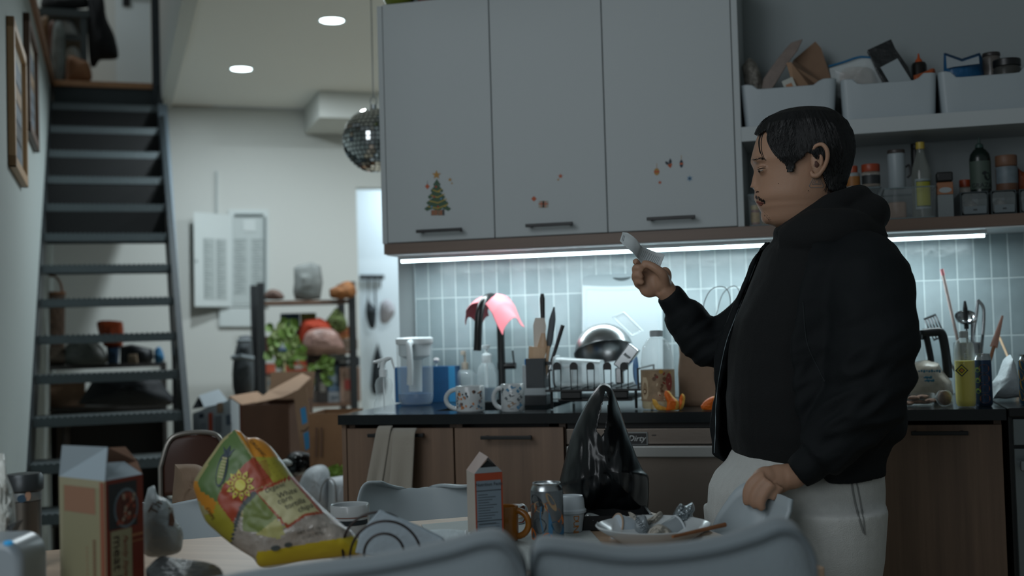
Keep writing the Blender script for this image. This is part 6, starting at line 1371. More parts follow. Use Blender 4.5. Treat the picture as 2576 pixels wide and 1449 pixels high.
m = M(mat('tan_block', '7A6658', .8, bump=.4, bscale=60)); a, b = HY(2235, 520, .42), HY(2281, 520, .42); m.bb(a.x, b.x, .42, .52, Zt+.003, HY(2258, 507, .42).z); o = obj('food_pouch', m, world=True, bevel=.008, seg=3); tag(o, 'tan grainy food block inside the wide clear box', 'food')
L = Vector((HY(2254, 470, .46).x, .46, zB_+.0025)); 
jar('travel_tumbler', 'white cylindrical tumbler with dark rim standing on the clear box', 2231, 2276, 378, 386, .43, zB_+.002, mat('tumbler_white', '8D979C', .4), mat('tumbler_rim', '3A3432', .4), group=None, cat_='tumbler', sl=.98, lidr=1.0)
m = M(blp); p = HY(2278, 420, .43); m.tube(bez([p, p+Vector((.010, 0, .004)), p+Vector((.012, 0, -.02)), p+Vector((.004, 0, -.032))]), .003, 8); o = obj('handle_loop', m, [q for q in bpy.data.objects if q.name.startswith('travel_tumbler')][0], world=True)
# bottle with yellow label
Yb = .44; xc = 2320; L = Vector((HY(xc, 500, Yb).x, Yb, Zt+.004)); h = lambda py: HY(xc, py, Yb).z-L.z; r = (HY(2347, 480, Yb).x-HY(2295, 480, Yb).x)/2
t = thing('oil_bottle', 'clear bottle with yellow cap and yellow label in the wide clear box', 'bottle', L)
m = M(glass('bottle_dim', '8A908A', .1, .5)); m.lathe([(0, .001), (r, .002), (r, h(440)), (r*.85, h(420)), (r*.5, h(395)), (r*.38, h(380)), (r*.38, h(374))], 32); obj('body', m, t)
m = M(mat('cap_yellow', 'A8923A', .4)); m.lathe([(r*.42, h(375)), (r*.44, h(373)), (r*.43, h(358)), (0, h(357))], 20); obj('cap', m, t)
for s_, c in ((1.0, '7E8A8C'), (.86, '1E3038'), (.80, '8A8A2C')):
    m = M(mat('oil_label_'+c, c, .5)); zc_ = (h(452)+h(527))/2; hh = (h(452)-h(527))/2*s_; off = .0006+(1-s_)*.004; m.grid(lambda u, v: ((r+off)*math.sin(lerp(-.75, .95, (u-.5)*s_+.5)), -(r+off)*math.cos(lerp(-.75, .95, (u-.5)*s_+.5)), zc_+hh*(v*2-1)), 14, 2); obj('label', m, t)
jar('black_flask', 'black flask standing behind the yellow-capped bottle', 2290, 2312, 362, 372, .56, Zt+.004, blp, blp, cat_='flask')
# spice carton with black lid
Yb = .40; a, b = HY(2359, 500, Yb), HY(2399, 500, Yb); z_ = lambda py: HY(2378, py, Yb).z; t = thing('spice_tin', 'tall orange and grey spice tin with black lid and white oval', 'tin', ((a.x+b.x)/2, Yb+.02, Zt+.0006))
m = M(mat('tin_grey', '6E7678', .5)); m.bb(a.x, b.x, Yb, Yb+.04, Zt+.0006, z_(489)); m.m(mat('tin_orange', '8A5A3C', .5)); m.bb(a.x, b.x, Yb, Yb+.04, z_(489), z_(458)); obj('body', m, t, world=True, smooth=False, bevel=.002)
m = M(blp); m.bb(a.x-.0005, b.x+.0005, Yb-.001, Yb+.041, z_(456), z_(432)); obj('lid', m, t, world=True, bevel=.004)
m = M(mat('oval_white', '8E9496', .5)); cx = (a.x+b.x)/2; m.ngon([(cx+.017*math.cos(q), Yb-.0008, z_(478)+.008*math.sin(q)) for q in [2*math.pi*k/20 for k in range(20)]]); obj('oval', m, t, world=True, smooth=False)
jar('glass_jar', 'small orange-lidded jar behind the dark green bottle', 2412, 2443, 453, 470, .50, Zt+.001, gj, redlid, mat('jar_tan', '5E4C40', .6), group='jars with orange lids')
zD_ = HY(2450, 481, .39).z
for i, (x0, x1) in enumerate(((2416, 2486), (2493, 2557), (2565, 2632))):
    ttl = ['clear drawer box with pale label under the dark green bottle', 'clear drawer box with pale label under the brown-lidded jar', 'clear drawer box cut by the right edge of the photo'][i]
    a, b = HY(x0, 500, .39), HY(x1, 500, .39); t = thing('drawer_box', ttl, 'box', ((a.x+b.x)/2, .48, Zt+.001), 0, 'clear drawer boxes on the lower shelf')
    m = M(mat('drawer_shell', '343C3E', .2)); w_ = .003; 
    m.bb(a.x, b.x, .392, .60, Zt+.001, Zt+.004); m.bb(a.x, b.x, .392, .60, zD_-.004, zD_-.001); m.bb(a.x, a.x+w_, .392, .60, Zt+.004, zD_-.004); m.bb(b.x-w_, b.x, .392, .60, Zt+.004, zD_-.004); obj('case', m, t, world=True, smooth=False)
    m = M(clr); q = [(x+(a.x+b.x)/2, z+(Zt+zD_)/2) for x, z in rrect(b.x-a.x-.008, zD_-Zt-.012, .008, 4)]; m.prism(q, .003, TM((0, .388, 0))); dr = obj('front', m, t, world=True)
    m = M(mat('drawer_label', '626C70', .6)); m.bb(a.x+.008, b.x-.006, .3865, .3875, Zt+.006, HY(2500, 516, .387).z); m.m(mat('drawer_mark', '2A2E30', .6)); m.bb((a.x+b.x)/2-.004, (a.x+b.x)/2+.006, .3858, .3864, Zt+.015, Zt+.019); obj('label', m, t, world=True, smooth=False)
    m = M(mat('packets', '6E6A64', .7, var=.5, vscale=60)); m.ell(((a.x+b.x)/2-.004, .45, Zt+.028), (.02, .03, .02)); m.jitter(.006, 60, i); o = obj('contents', m, t, world=True)
# dark green bottle
Yb = .46; xc = 2468; L = Vector((HY(xc, 479, Yb).x, Yb, zD_+.0005)); h = lambda py: HY(xc, py, Yb).z-L.z; r = (HY(2496, 440, Yb).x-HY(2442, 440, Yb).x)/2
t = thing('olive_oil_bottle', 'dark green squeeze bottle with olive drawing on the drawer boxes', 'bottle', L)
m = M(mat('green_glass', '14201C', .25)); m.lathe([(0, .001), (r, .002), (r, h(400)), (r*.9, h(388)), (r*.6, h(378)), (r*.4, h(374)), (r*.36, h(370))], 32); obj('body', m, t)
m = M(mat('nozzle_green', '2E4440', .4)); m.lathe([(r*.42, h(372)), (r*.36, h(364)), (r*.14, h(360)), (r*.1, h(346)), (0, h(345))], 16); obj('nozzle', m, t)
m = M(mat('oil_label', '3E4C44', .6)); m.grid(lambda u, v: ((r+.0006)*math.sin(lerp(-1.5, 1.5, u)), -(r+.0006)*math.cos(lerp(-1.5, 1.5, u)), lerp(h(477), h(407), v)), 24, 2)
m.m(mat('olive_black', '10181A', .6)); patch(m, r+.0009, .55, h(447), .020, .024, mat('olive_black', '10181A', .6)); patch(m, r+.0009, .25, h(438), .014, .010, mat('olive_black', '10181A', .6), .5); patch(m, r+.0012, .6, h(450), .007, .007, mat('oil_label', '3E4C44', .6))
m.m(mat('olive_black', '10181A', .6)); m.text('GRAZA', .019, TM((-.0, -r-.0014, h(469))), bend=r+.0014, th=.0003, spacing=1.0); obj('label', m, t)
jar('glass_jar', 'peanut butter jar with brown lid and white label', 2502, 2558, 392, 417, .46, zD_, mat('peanut', '5E4232', .5), mat('lid_brown', '6A4C3A', .5), labm=mat('lab_white', '66737A', .5, var=.3, vscale=40), ly=(421, 463), cat_='jar')
softY('snack_bag', 'orange-tipped bag cut by the right edge above the drawers', 'bag', [(2558, 418), (2570, 430), (2590, 440), (2600, 482), (2560, 482)], .50, .02, mat('snack_orange2', '8A4222', .5), sd=3)
# on top of the wall cabinets
m = M(mat('bag_green_top', '6E7A30', .5, var=.2, vscale=30)); a, b = HY(957, 2, .42), HY(1040, 2, .42); m.ell(((a.x+b.x)/2, .44, TOPZ+.05), ((b.x-a.x)/2, .06, .05)); m.jitter(.006, 20, 2)
for i, p in enumerate(m.v): m.v[i] = Vector((p.x, max(p.y, .385), max(p.z, TOPZ+.001)))
o = obj('green_packet', m, world=True); tag(o, 'green packet lying on top of the wall cabinets', 'packet')
a, b = HY(1044, 2, .40), HY(1165, -6, .40); m = M(mat('box_redbrown', '5E2E24', .6)); m.bb(a.x+.002, b.x, .42, .56, TOPZ+.001, TOPZ+.06); o = obj('red_box', m, world=True, smooth=False, bevel=.002); tag(o, 'dark red box lying on top of the wall cabinets', 'box')

# ---- stickers on the cabinet doors: the Christmas tree, ornaments, gifts, stars and holly
sg = mat('tree_green', '33503A', .6); sy = mat('garland_yellow', 'A08A3A', .6); so_ = mat('sticker_orange', 'A8502C', .6); sr = mat('sticker_red', '9A3A24', .6); sd_ = mat('sticker_dark', '26303A', .6); sb = mat('sticker_blue', '4C7A9A', .6); sgold = mat('sticker_gold', 'A07838', .6); sbr = mat('sticker_brown', '7E6048', .6)
YD = .3692
def st_(m, pts, mt, o=0): m.m(mt); m.ngon([(HY(x, y, YD).x, YD-o, HY(x, y, YD).z) for x, y in pts])
def star_(cx, cy, r1, r2, n=5, a0=-math.pi/2): return [(cx+(r1 if k % 2 == 0 else r2)*math.cos(a0+math.pi*k/n), cy+(r1 if k % 2 == 0 else r2)*math.sin(a0+math.pi*k/n)) for k in range(2*n)]
def circ(cx, cy, r, n=12, ry=None): return [(cx+r*math.cos(2*math.pi*k/n), cy+(ry or r)*math.sin(2*math.pi*k/n)) for k in range(n)]
m = M()
tiers = [(1099, 450, 466, 9), (1099, 460, 482, 16), (1098, 474, 498, 22), (1100, 488, 513, 28), (1101, 500, 528, 34)]
for i, (cx, y0, y1, w_) in enumerate(tiers[::-1]):
    pts = [(cx, y0)]; n = 5
    pts += [(cx+w_*.55, (y0+y1)/2), (cx+w_, y1-3)]+[(cx+w_-2*w_*(k+.5)/n, y1+(3 if k % 2 == 0 else -3)) for k in range(n)]+[(cx-w_, y1-3), (cx-w_*.55, (y0+y1)/2)]
    st_(m, pts, sg, .0001*i)
for (x0, y0, x1, y1) in ((1088, 476, 1112, 474), (1084, 490, 1118, 487), (1080, 504, 1124, 499), (1076, 518, 1128, 512)):
    st_(m, [(x0, y0), ((x0+x1)/2, y0+5), (x1, y1), (x1, y1+2.5), ((x0+x1)/2, y0+8), (x0, y0+2.5)], sy, .0008)
for x, y, c in ((1097, 470, sr), (1104, 482, sy), (1092, 495, sr), (1110, 500, sb), (1086, 520, sb), (1102, 520, sr), (1120, 518, sy), (1114, 526, mat('ball_white', '8E9A9C', .5))): st_(m, circ(x, y, 2.6), c, .0011)
st_(m, star_(1098, 440, 12, 5), sgold, .0008)
for x, w_ in ((1090, 5.5), (1096.5, 5), (1110, 8)): st_(m, [(x-w_, 529), (x+w_, 528), (x+w_, 541), (x-w_, 542)], sbr, .0006+.0001*w_/5); st_(m, [(x-.8, 529), (x+.8, 529), (x+.8, 541), (x-.8, 541)], so_, .0014)
st_(m, [(1113, 527), (1117, 525), (1118, 541), (1114, 542)], sd_, .0015)
st_(m, [(1075, 462), (1081, 469), (1075, 476), (1069, 469)], so_, .0003); st_(m, [(1074.6, 455), (1075.4, 455), (1075.4, 463), (1074.6, 463)], sd_, .0003)
st_(m, star_(1132, 452, 5.5, 2.4), sgold, .0003); st_(m, star_(1137, 461, 3, 1.3), sgold, .0003)
obj('tree_sticker', m, doors[0], world=True, smooth=False, label='green Christmas tree sticker with gold star')
m = M(); st_(m, star_(1410, 443, 7, 3), so_); st_(m, star_(1404, 452, 3.5, 1.5), sgold); st_(m, [(1343, 493), (1350, 500), (1343, 507), (1336, 500)], so_)
for x in (1362, 1372): st_(m, [(x-7, 506), (x+7, 505), (x+7, 522), (x-7, 523)], mat('gift_cream', '9A948A', .6), .0003); st_(m, [(x-1, 506), (x+1, 506), (x+1, 522), (x-1, 522)], so_, .0006); st_(m, [(x-7, 512), (x+7, 511.5), (x+7, 514), (x-7, 514.5)], so_, .0005)
obj('gift_sticker', m, doors[1], world=True, smooth=False, label='small gift and red star stickers')
m = M()
def orn(cx, cy, rx, ry, c1, c2): st_(m, circ(cx, cy, rx, 14, ry), c1); st_(m, [(cx-rx*.95, cy-2), (cx+rx*.95, cy-2.5), (cx+rx*.9, cy+2), (cx-rx*.9, cy+2.5)], c2, .0003); st_(m, [(cx-.5, cy-ry-12), (cx+.5, cy-ry-12), (cx+.5, cy-ry), (cx-.5, cy-ry)], sgold)
LB = 'holly, star and ornament stickers'
orn(1652, 432, 7, 9, sgold, so_); obj('ornament_sticker', m, doors[2], world=True, smooth=False, label='round gold ornament sticker'); m = M(); orn(1714, 412, 4.5, 10, sd_, so_); obj('ornament_sticker', m, doors[2], world=True, smooth=False, label='slim dark ornament sticker'); m = M()
st_(m, star_(1660, 459, 5.5, 2.4), so_); obj('star_sticker', m, doors[2], world=True, smooth=False); m = M(); st_(m, star_(1735, 449, 9, 3.5, 6), sb); st_(m, circ(1735, 449, 2.4), sd_, .0004); obj('snowflake_sticker', m, doors[2], world=True, smooth=False); m = M()
st_(m, [(1686, 398), (1690, 405), (1689, 412), (1684, 414), (1682, 406)], sd_); st_(m, [(1673, 406), (1680, 407), (1684, 413), (1678, 415), (1674, 411)], sd_, .0002)
for x, y in ((1683, 416), (1688, 414), (1686, 419)): st_(m, circ(x, y, 3), so_, .0004)
obj('holly_sticker', m, doors[2], world=True, smooth=False)
# ============================================================ HALL AND BACKGROUND
# ---- disco ball hanging from the ceiling
C0 = HD(942, 353, 4.25); r = .1145; t = thing('disco_ball', 'mirrored disco ball hanging from the ceiling, half behind the cabinets', 'disco ball', C0)
m = M(mat('ball_core', '2A2E30', .6)); m.ell((0, 0, 0), (r*.985,)*3, 32, m=24); obj('core', m, t)
m = M(mat('mirror_tile', 'C8CCCC', .07, 1)); rnd = random.Random(1); rows = 22
for j in range(rows):
    t0, t1 = math.pi*(j+.09)/rows, math.pi*(j+.91)/rows; n = max(4, int(44*math.sin((t0+t1)/2)))
    for i in range(n):
        p0, p1 = 2*math.pi*(i+.08)/n, 2*math.pi*(i+.92)/n; jit = [rnd.uniform(-.0012, .0012) for _ in range(3)]
        q = [(r*math.sin(a)*math.cos(b), r*math.sin(a)*math.sin(b), r*math.cos(a)) for a, b in ((t0, p0), (t1, p0), (t1, p1), (t0, p1))]
        c = [sum(x[k] for x in q)/4 for k in range(3)]; nn_ = Vector(c).normalized(); tx_ = nn_.cross(Vector((jit[0], jit[1], jit[2])))*22
        q = [Vector(x)+nn_*(Vector(x)-Vector(c)).dot(tx_) for x in q]; m.ngon([x+nn_*.0006 for x in q])
obj('mirror_tiles', m, t, smooth=False, recalc=False)
m = M(mat('chain_silver', 'A0A6A8', .3, .8)); m.cyl(.012, r*.98, r+.012, 16); m.tube([(.0+.012*math.cos(a), 0, r+.026+.016*math.sin(a)) for a in [2*math.pi*k/16 for k in range(16)]], .002, 6, closed=True); m.tube([(0, 0, r+.04), (0, 0, CEIL-C0.z)], .0022, 6); m.lathe([(0, CEIL-C0.z-.012), (.02, CEIL-C0.z-.012), (.03, CEIL-C0.z-.001)], 20); obj('hanger', m, t)
# ---- electrical panel on the far wall
def FW(px, py, off=0): return HP(px, py, far_a+SDIR*(.02-off), SDIR)
wq = lambda m, pts, off, mt: (m.m(mt), m.ngon([FW(x, y, off) for x, y in pts]))
def slab(m, x0, y0, x1, y1, o0, o1, mt):
    m.m(mt); q = [(x0, y0), (x1, y0), (x1, y1), (x0, y1)]; A = [FW(x, y, o0) for x, y in q]; N_ = SDIR*-(o1-o0); m.add(A+[a+N_ for a in A], [(3, 2, 1, 0), (4, 5, 6, 7), (0, 1, 5, 4), (1, 2, 6, 5), (2, 3, 7, 6), (3, 0, 4, 7)])
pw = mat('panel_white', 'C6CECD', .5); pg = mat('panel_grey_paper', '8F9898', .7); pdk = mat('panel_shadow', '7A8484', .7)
t = thing('electrical_panel', 'white electrical breaker panel with open door on far wall', 'electrical panel', FW(600, 680))
m = M(pw); slab(m, 574, 528, 676, 772, .001, .012, pw); obj('frame', m, t, world=True, smooth=False, bevel=.002)
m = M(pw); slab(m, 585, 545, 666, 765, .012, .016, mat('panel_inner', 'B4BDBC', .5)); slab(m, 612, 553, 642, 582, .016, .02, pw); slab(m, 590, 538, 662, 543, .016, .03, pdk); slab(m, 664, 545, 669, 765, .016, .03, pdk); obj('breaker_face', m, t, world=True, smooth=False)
m = M(pg)
for c0, c1 in ((588, 621), (632, 664)):
    slab(m, c0, 600, c1, 742, .016, .0165, mat('label_strip', 'A8B1B0', .7))
    for k in range(19): slab(m, c0+1+(k % 3)*3, 603+k*7.3, c1-2-(k*5 % 7)*2, 605.4+k*7.3, .0165, .018, pg)
obj('breaker_labels', m, t, world=True, smooth=False)
m = M(pw); A_ = [FW(576, 540, .03), FW(487, 533, .10), FW(490, 771, .10), FW(578, 772, .03)]; m.add(A_+[a+SDIR*.012 for a in A_], [(0, 1, 2, 3), (7, 6, 5, 4), (0, 4, 5, 1), (1, 5, 6, 2), (2, 6, 7, 3), (3, 7, 4, 0)]); d = obj('door', m, t, world=True, smooth=False)
m = M(mat('label_strip', 'A8B1B0', .7)); 
def dq(u, v, o=.001): a = A_[1].lerp(A_[0], u); b = A_[2].lerp(A_[3], u); return a.lerp(b, v)-SDIR*o
def dr(u0, v0, u1, v1, mt, o): m.m(mt); m.ngon([dq(u0, v0, o), dq(u1, v0, o), dq(u1, v1, o), dq(u0, v1, o)])
dr(.26, .27, .58, .92, mat('label_strip', 'A8B1B0', .7), .002); dr(.62, .27, .92, .92, mat('label_strip', 'A8B1B0', .7), .002)
for k in range(21):
    v = .29+k*.03; dr(.28, v, .34+.2*((k*7) % 5)/5, v+.012, pg, .003); dr(.64, v, .74+.16*((k*3) % 5)/5, v+.012, pg, .003)
m.m(pdk); m.ngon([dq(.06+.03*math.cos(a), .52+.015*math.sin(a), .003) for a in [2*math.pi*k/12 for k in range(12)]]); obj('door_labels', m, d, world=True, smooth=False)
m = M(pw); slab(m, 551, 776, 640, 822, .001, .02, pw); o = obj('wall_cover', m, world=True, smooth=False, bevel=.002); tag(o, 'low white cover plate on far wall under the electrical panel', 'cover')
m = M(pw); slab(m, 543, 432, 547, 535, .001, .02, mat('conduit_grey', 'A8B2B2', .6)); o = obj('cable_duct', m, world=True, smooth=False); tag(o, 'thin vertical cable duct above the open panel door', 'duct')
# ---- hook rail on the wall beyond the doorway
BW = far_a+SDIR*1.18
def B_(px, py, off=0): return HP(px, py, BW-SDIR*off, SDIR)
t = thing('hook_rail', 'short black hook rail on the bright wall beside the rack', 'hook rail', B_(935, 695)); m = M(blackm)
def bslab(m, x0, y0, x1, y1, o0, o1): q = [(x0, y0), (x1, y0), (x1, y1), (x0, y1)]; A = [B_(x, y, o0) for x, y in q]; N_ = SDIR*-(o1-o0); m.add(A+[a+N_ for a in A], [(3, 2, 1, 0), (4, 5, 6, 7), (0, 1, 5, 4), (1, 2, 6, 5), (2, 3, 7, 6), (3, 0, 4, 7)])
bslab(m, 904, 692, 965, 703, .0, .02); obj('rail', m, t, world=True, smooth=False)
for x in (927, 943, 957): m = M(blackm); m.tube([B_(x, 703, .015), B_(x, 722, .015), B_(x, 724, .035), B_(x, 716, .04)], .004, 6); obj('hook', m, t, world=True)
def softB(name, label, cat_, pts, off, th, mt, group=None, amp=.01, sc_=30, sd=1, k=4):
    D = depth(B_(pts[0][0], pts[0][1], off)); m = Relief(pts, D, th, k, amp=amp, sc_=sc_, seed=sd, bk=.5).mesh(mt, rings=8); o = obj(name, m, world=True, ang=50); return tag(o, label, cat_, group)
softB('umbrella', 'folded dark umbrella hanging from the hook rail', 'umbrella', [(925, 742), (930, 760), (944, 775), (946, 800), (942, 826), (930, 824), (921, 796), (921, 772)], .08, .04, mat('umbrella_black', '232A2E', .7))
m = M(mat('strap_grey', '4A5458', .6)); m.tube([B_(943, 722, .03), B_(946, 770, .05), B_(944, 800, .05)], .006, 6); m.tube([B_(927, 724, .03), B_(926, 745, .06)], .004, 6); o = obj('strap', m, world=True); tag(o, 'thin grey strap hanging from the hook rail beside the umbrella', 'strap')
softB('mesh_bag', 'pale pink and white bag hanging right of the dark umbrella', 'bag', [(958, 760), (975, 752), (990, 768), (992, 790), (975, 812), (958, 812), (954, 785)], .08, .03, mat('mesh_pink', 'B4B0B4', .8, var=.2, vscale=30), sd=4)
softB('black_pennant', 'narrow black pointed bag on the wall behind the spray bottle', 'bag', [(950, 862), (962, 905), (972, 950), (968, 990), (936, 990), (934, 950), (940, 900)], .06, .03, mat('umbrella_black', '232A2E', .7), sd=3, k=2)
# ---- wire rack against the far wall
DR = 6.25; rk = mat('rack_dark', '1F2325', .5); rkw = wood('rack_wood', '4E3A2E', '6A5040', 'x')
def K(px, py, D=DR): return HD(px, py, D)
OR = K(656, 760); OR = Vector((OR.x, OR.y, 0)); RR = K(900, 760); wR = (RR-OR).dot(TDIR); Fr = frame(OR, TDIR, SDIR, ZD); dR = .32
zq = lambda py, px=780: K(px, py).z
t = thing('storage_rack', 'tall dark metal and wood rack full of boxes by far wall', 'rack', Fr @ Vector((wR/2, dR/2, 0)))
for x in (0, wR):
    for y in (0, dR): m = M(rk); m.bb(x-.018, x+.018, y-.015, y+.015, 0, zq(708), Fr); obj('post', m, t, world=True, smooth=False)
zsh = [zq(754), zq(884), zq(1018), zq(1150)]
for z in zsh: m = M(rkw); m.bb(.019, wR-.019, -.01, dR+.01, z-.02, z, Fr); obj('shelf', m, t, world=True, smooth=False)
def rb_(name, label, cat_, x0, y0, x1, y1, zi, D_, col, th=.12, rough=.6, group='boxes and packets on the storage rack', var=.3, bev=.003, lab2=None):
    """box on rack shelf zi, face at pixel columns x0..x1, top at y0"""
    A = HP(x0, (y0+y1)/2, OR+SDIR*D_, SDIR); B = HP(x1, (y0+y1)/2, OR+SDIR*D_, SDIR); T_ = HP((x0+x1)/2, y0, OR+SDIR*D_, SDIR)
    xa, xb = (A-OR).dot(TDIR), (B-OR).dot(TDIR); z0 = zsh[zi]+.001 if zi is not None else HP((x0+x1)/2, y1, OR+SDIR*D_, SDIR).z
    m = M(mat('rk_'+col, col, rough, var=var, vscale=25)); m.bb(xa, xb, D_, D_+th, z0, T_.z, Fr)
    if lab2: m.m(mat('rk_'+lab2, lab2, .6)); m.bb(lerp(xa, xb, .2), lerp(xa, xb, .8), D_-.002, D_, lerp(z0, T_.z, .35), lerp(z0, T_.z, .65), Fr)
    o = obj(name, m, world=True, smooth=False, bevel=bev); return tag(o, label, cat_, group)
def sf(name, label, cat_, pts, D, th, mt, group=None, amp=.01, sc_=30, sd=1, k=4, zmin=None):
    m = Relief(pts, D, th, k, amp=amp, sc_=sc_, seed=sd, bk=.6).mesh(mt, rings=10)
    if zmin is not None:
        for i, p in enumerate(m.v): m.v[i] = Vector((p.x, p.y, max(p.z, zmin)))
    o = obj(name, m, world=True, ang=50); return tag(o, label, cat_, group)
# top shelf
G1 = 'things on the top shelf of the rack'
sf('gift_bag', 'grey patterned paper bag standing on top of the rack', 'bag', [(739, 673), (762, 664), (806, 668), (806, 752), (742, 754), (740, 710)], DR+.12, .05, mat('grey_paper', '7F8482', .8, var=.35, vscale=25, bump=.3, bscale=30), G1, k=2, zmin=zsh[0]+.001)
sf('wicker_pot', 'low brown pot with a curled handle on top of the rack', 'pot', [(664, 740), (680, 728), (704, 732), (714, 752), (668, 753)], DR+.1, .04, mat('pot_brown', '6E5A52', .8, var=.3, vscale=30), G1, zmin=zsh[0]+.001)
sf('gourd', 'orange striped decorative squash on top of the rack at right', 'gourd', [(828, 728), (850, 718), (862, 710), (880, 708), (894, 722), (895, 742), (880, 750), (834, 750)], DR+.1, .06, mat('gourd_orange', '9A6438', .7, var=.6, vscale=14), G1, zmin=zsh[0]+.001)
# second shelf
rb_('puzzle_box', 'blue framed box standing at the back of the second rack shelf', 'box', 708, 788, 755, 850, 1, .2, '3E5A70', .04, lab2='6A6A66')
rb_('greeting_card', 'yellow-green card beside the blue framed box', 'card', 757, 787, 796, 850, 1, .22, '8A8A48', .02)
sf('fabric_hat', 'bright red-orange fabric hat on the second rack shelf', 'cap', [(750, 835), (762, 808), (792, 802), (806, 800), (834, 820), (836, 850), (800, 868), (752, 866)], DR+.12, .06, mat('cap_red', '9A3218', .8), sd=2, zmin=zsh[1]+.03)
sf('flower_ball', 'green and purple bouquet on the second rack shelf', 'flowers', [(820, 805), (836, 785), (846, 774), (860, 785), (872, 808), (870, 830), (845, 838), (828, 826)], DR+.14, .05, mat('bouquet', '6A7A44', .8, var=.8, vscale=40, bump=.6, bscale=40), amp=.025, sc_=60, zmin=zsh[1]+.08)
sf('produce_bag', 'clear bag of peach and orange fruit on the second rack shelf', 'bag', [(762, 860), (772, 836), (800, 826), (836, 828), (856, 850), (860, 884), (770, 886)], DR+.02, .05, mat('fruit_bag', 'A8867C', .35, var=.5, vscale=14, bump=.4, bscale=30), sd=5, zmin=zsh[1]+.001)
rb_('snack_box', 'orange snack box at the right of the second rack shelf', 'box', 843, 821, 897, 852, None, .1, 'A0683C', .1, lab2='8A4A2A')
rb_('snack_box', 'tan carton under the orange snack box on the rack', 'box', 858, 853, 900, 884, 1, .1, '7E6C5C', .12)
rb_('snack_box', 'dark box at left end of the second rack shelf', 'box', 664, 846, 700, 884, 1, .14, '5A3A30', .1)
# third shelf
for (x0, y0, x1, y1, zi, D_, col, l2, lb) in (
    (830, 892, 868, 905, None, .05, '8F9698', '3A4450', 'white-edged game box lying high on the third rack shelf'),
    (842, 898, 905, 922, None, .06, '2C3238', 'A8ACAC', 'black box with a white badge high on the third rack shelf'),
    (856, 924, 907, 1012, 2, .02, '8E7464', '8A3A34', 'colourful picture box at the right of third rack shelf'),
    (826, 920, 855, 985, None, .04, '4E6478', '7A8A94', 'blue-grey box left of the colourful picture box'),
    (800, 936, 824, 1016, 2, .03, '2E2A28', '6A6660', 'dark narrow box on the third rack shelf'),
    (826, 986, 856, 1016, 2, .03, '7C8084', '4A5258', 'small grey box below the blue-grey box'),
    (666, 916, 693, 940, None, .0, 'B0543C', None, 'small orange-red box at left of third rack shelf'),
    (668, 942, 700, 985, None, .01, '8A8276', '5A6A70', 'beige box below the small orange-red box'),
    (716, 908, 772, 940, None, -.01, 'A8422C', 'A8A09A', 'red box with white lettering panel under the plant'),
    (702, 942, 760, 985, None, .02, '6E7A80', '3C5A78', 'grey-blue box below the red box'),
    (664, 986, 800, 1016, 2, .04, '4A4440', '6A5E50', 'long dark box at the bottom of third rack shelf'),
    (774, 890, 828, 935, None, .08, '3A302C', '5C4A3E', 'dark brown box behind the hanging leaves')):
    rb_('packet_box', lb, 'box', x0, y0, x1, y1, zi, D_, col, .14, lab2=l2)
# ---- trailing plant
lf = mat('leaf_green', '7E9E50', .5, var=.35, vscale=12); lf2 = mat('leaf_light', 'A4B47A', .5, var=.3, vscale=12)
Cp = K(715, 885, 5.95); t = thing('potted_plant', 'trailing green houseplant with pale leaves in front of the rack', 'plant', (Cp.x, Cp.y, Cp.z))
def leafm(m, P, sz, rnd):
    a = rnd.uniform(0, 6.28); tl = rnd.uniform(-.6, .6); d1 = (_R2*math.cos(a)+_U2*math.sin(a)-_F*tl*.6).normalized(); d2 = d1.cross(-_F+_U2*rnd.uniform(-.5, .5)).normalized()
    pts = [(0, 0), (.25, .36), (.6, .42), (1, 0), (.6, -.42), (.25, -.36)]; m.add([P+d1*(x-.5)*sz+d2*y*sz-_F*(.012 if y else 0) for x, y in pts], [(0, 1, 2, 3), (0, 3, 4, 5)])
rnd = random.Random(12)
m = M(lf, lf2)
for i in range(115):
    x, y = rnd.gauss(717, 20), rnd.gauss(868, 32)
    if not (672 < x < 768 and 806 < y < 925): continue
    m.cur = 0 if rnd.random() < .6 else 1; leafm(m, K(x, y, 5.9+rnd.uniform(-.08, .1)), rnd.uniform(.035, .06), rnd)
for cx, cy, n in ((815, 912, 9), (826, 928, 8), (820, 950, 5), (790, 945, 4), (775, 930, 5)):
    for i in range(n): m.cur = 0; leafm(m, K(rnd.gauss(cx, 8), rnd.gauss(cy, 8), 5.85), .045, rnd)
for i in range(16): m.cur = i % 2; y = lerp(1000, 1185, i/15); leafm(m, K(727+8*math.sin(i*1.3), y, 5.2), .022, rnd)
obj('leaves', m, t, world=True)
m = M(mat('stem_green', '6E6A48', .7)); m.tube(bez([K(715, 880, 5.9), K(712, 940, 5.8), K(722, 1000, 5.6), K(732, 1080, 5.4), K(731, 1190, 5.3)]), .006, 6); m.tube(bez([K(715, 900, 5.85), K(720, 980, 5.6), K(735, 1060, 5.4), K(742, 1150, 5.3)]), .005, 6); m.tube(bez([K(725, 890, 5.9), K(770, 925, 5.9), K(820, 915, 5.9)]), .004, 6); obj('stems', m, t, world=True)
m = M(mat('pot_dark', '4A3A32', .7)); m.lathe([(0, -.02), (.05, -.02), (.065, .05), (.06, .05), (0, .03)], 24, Matrix.Translation(Cp+Vector((0, .02, -.03)))); 
for i, p in enumerate(m.v): pass
obj('pot', m, t, world=True)
m = M(mat('tag_white2', 'B0BCC4', .6), mat('tag_blue2', '3A5A88', .6)); p = K(711, 877, 5.78); m.add([p+_R2*-.016, p+_R2*.016, p+_U2*.03], [(0, 1, 2)]); m.cur = 1; m.add([p+_R2*-.02-_U2*.012, p+_R2*.02-_U2*.012, p+_R2*.018, p-_R2*.018], [(0, 1, 2, 3)]); obj('plant_tag', m, t, world=True, solid=.002, smooth=False)
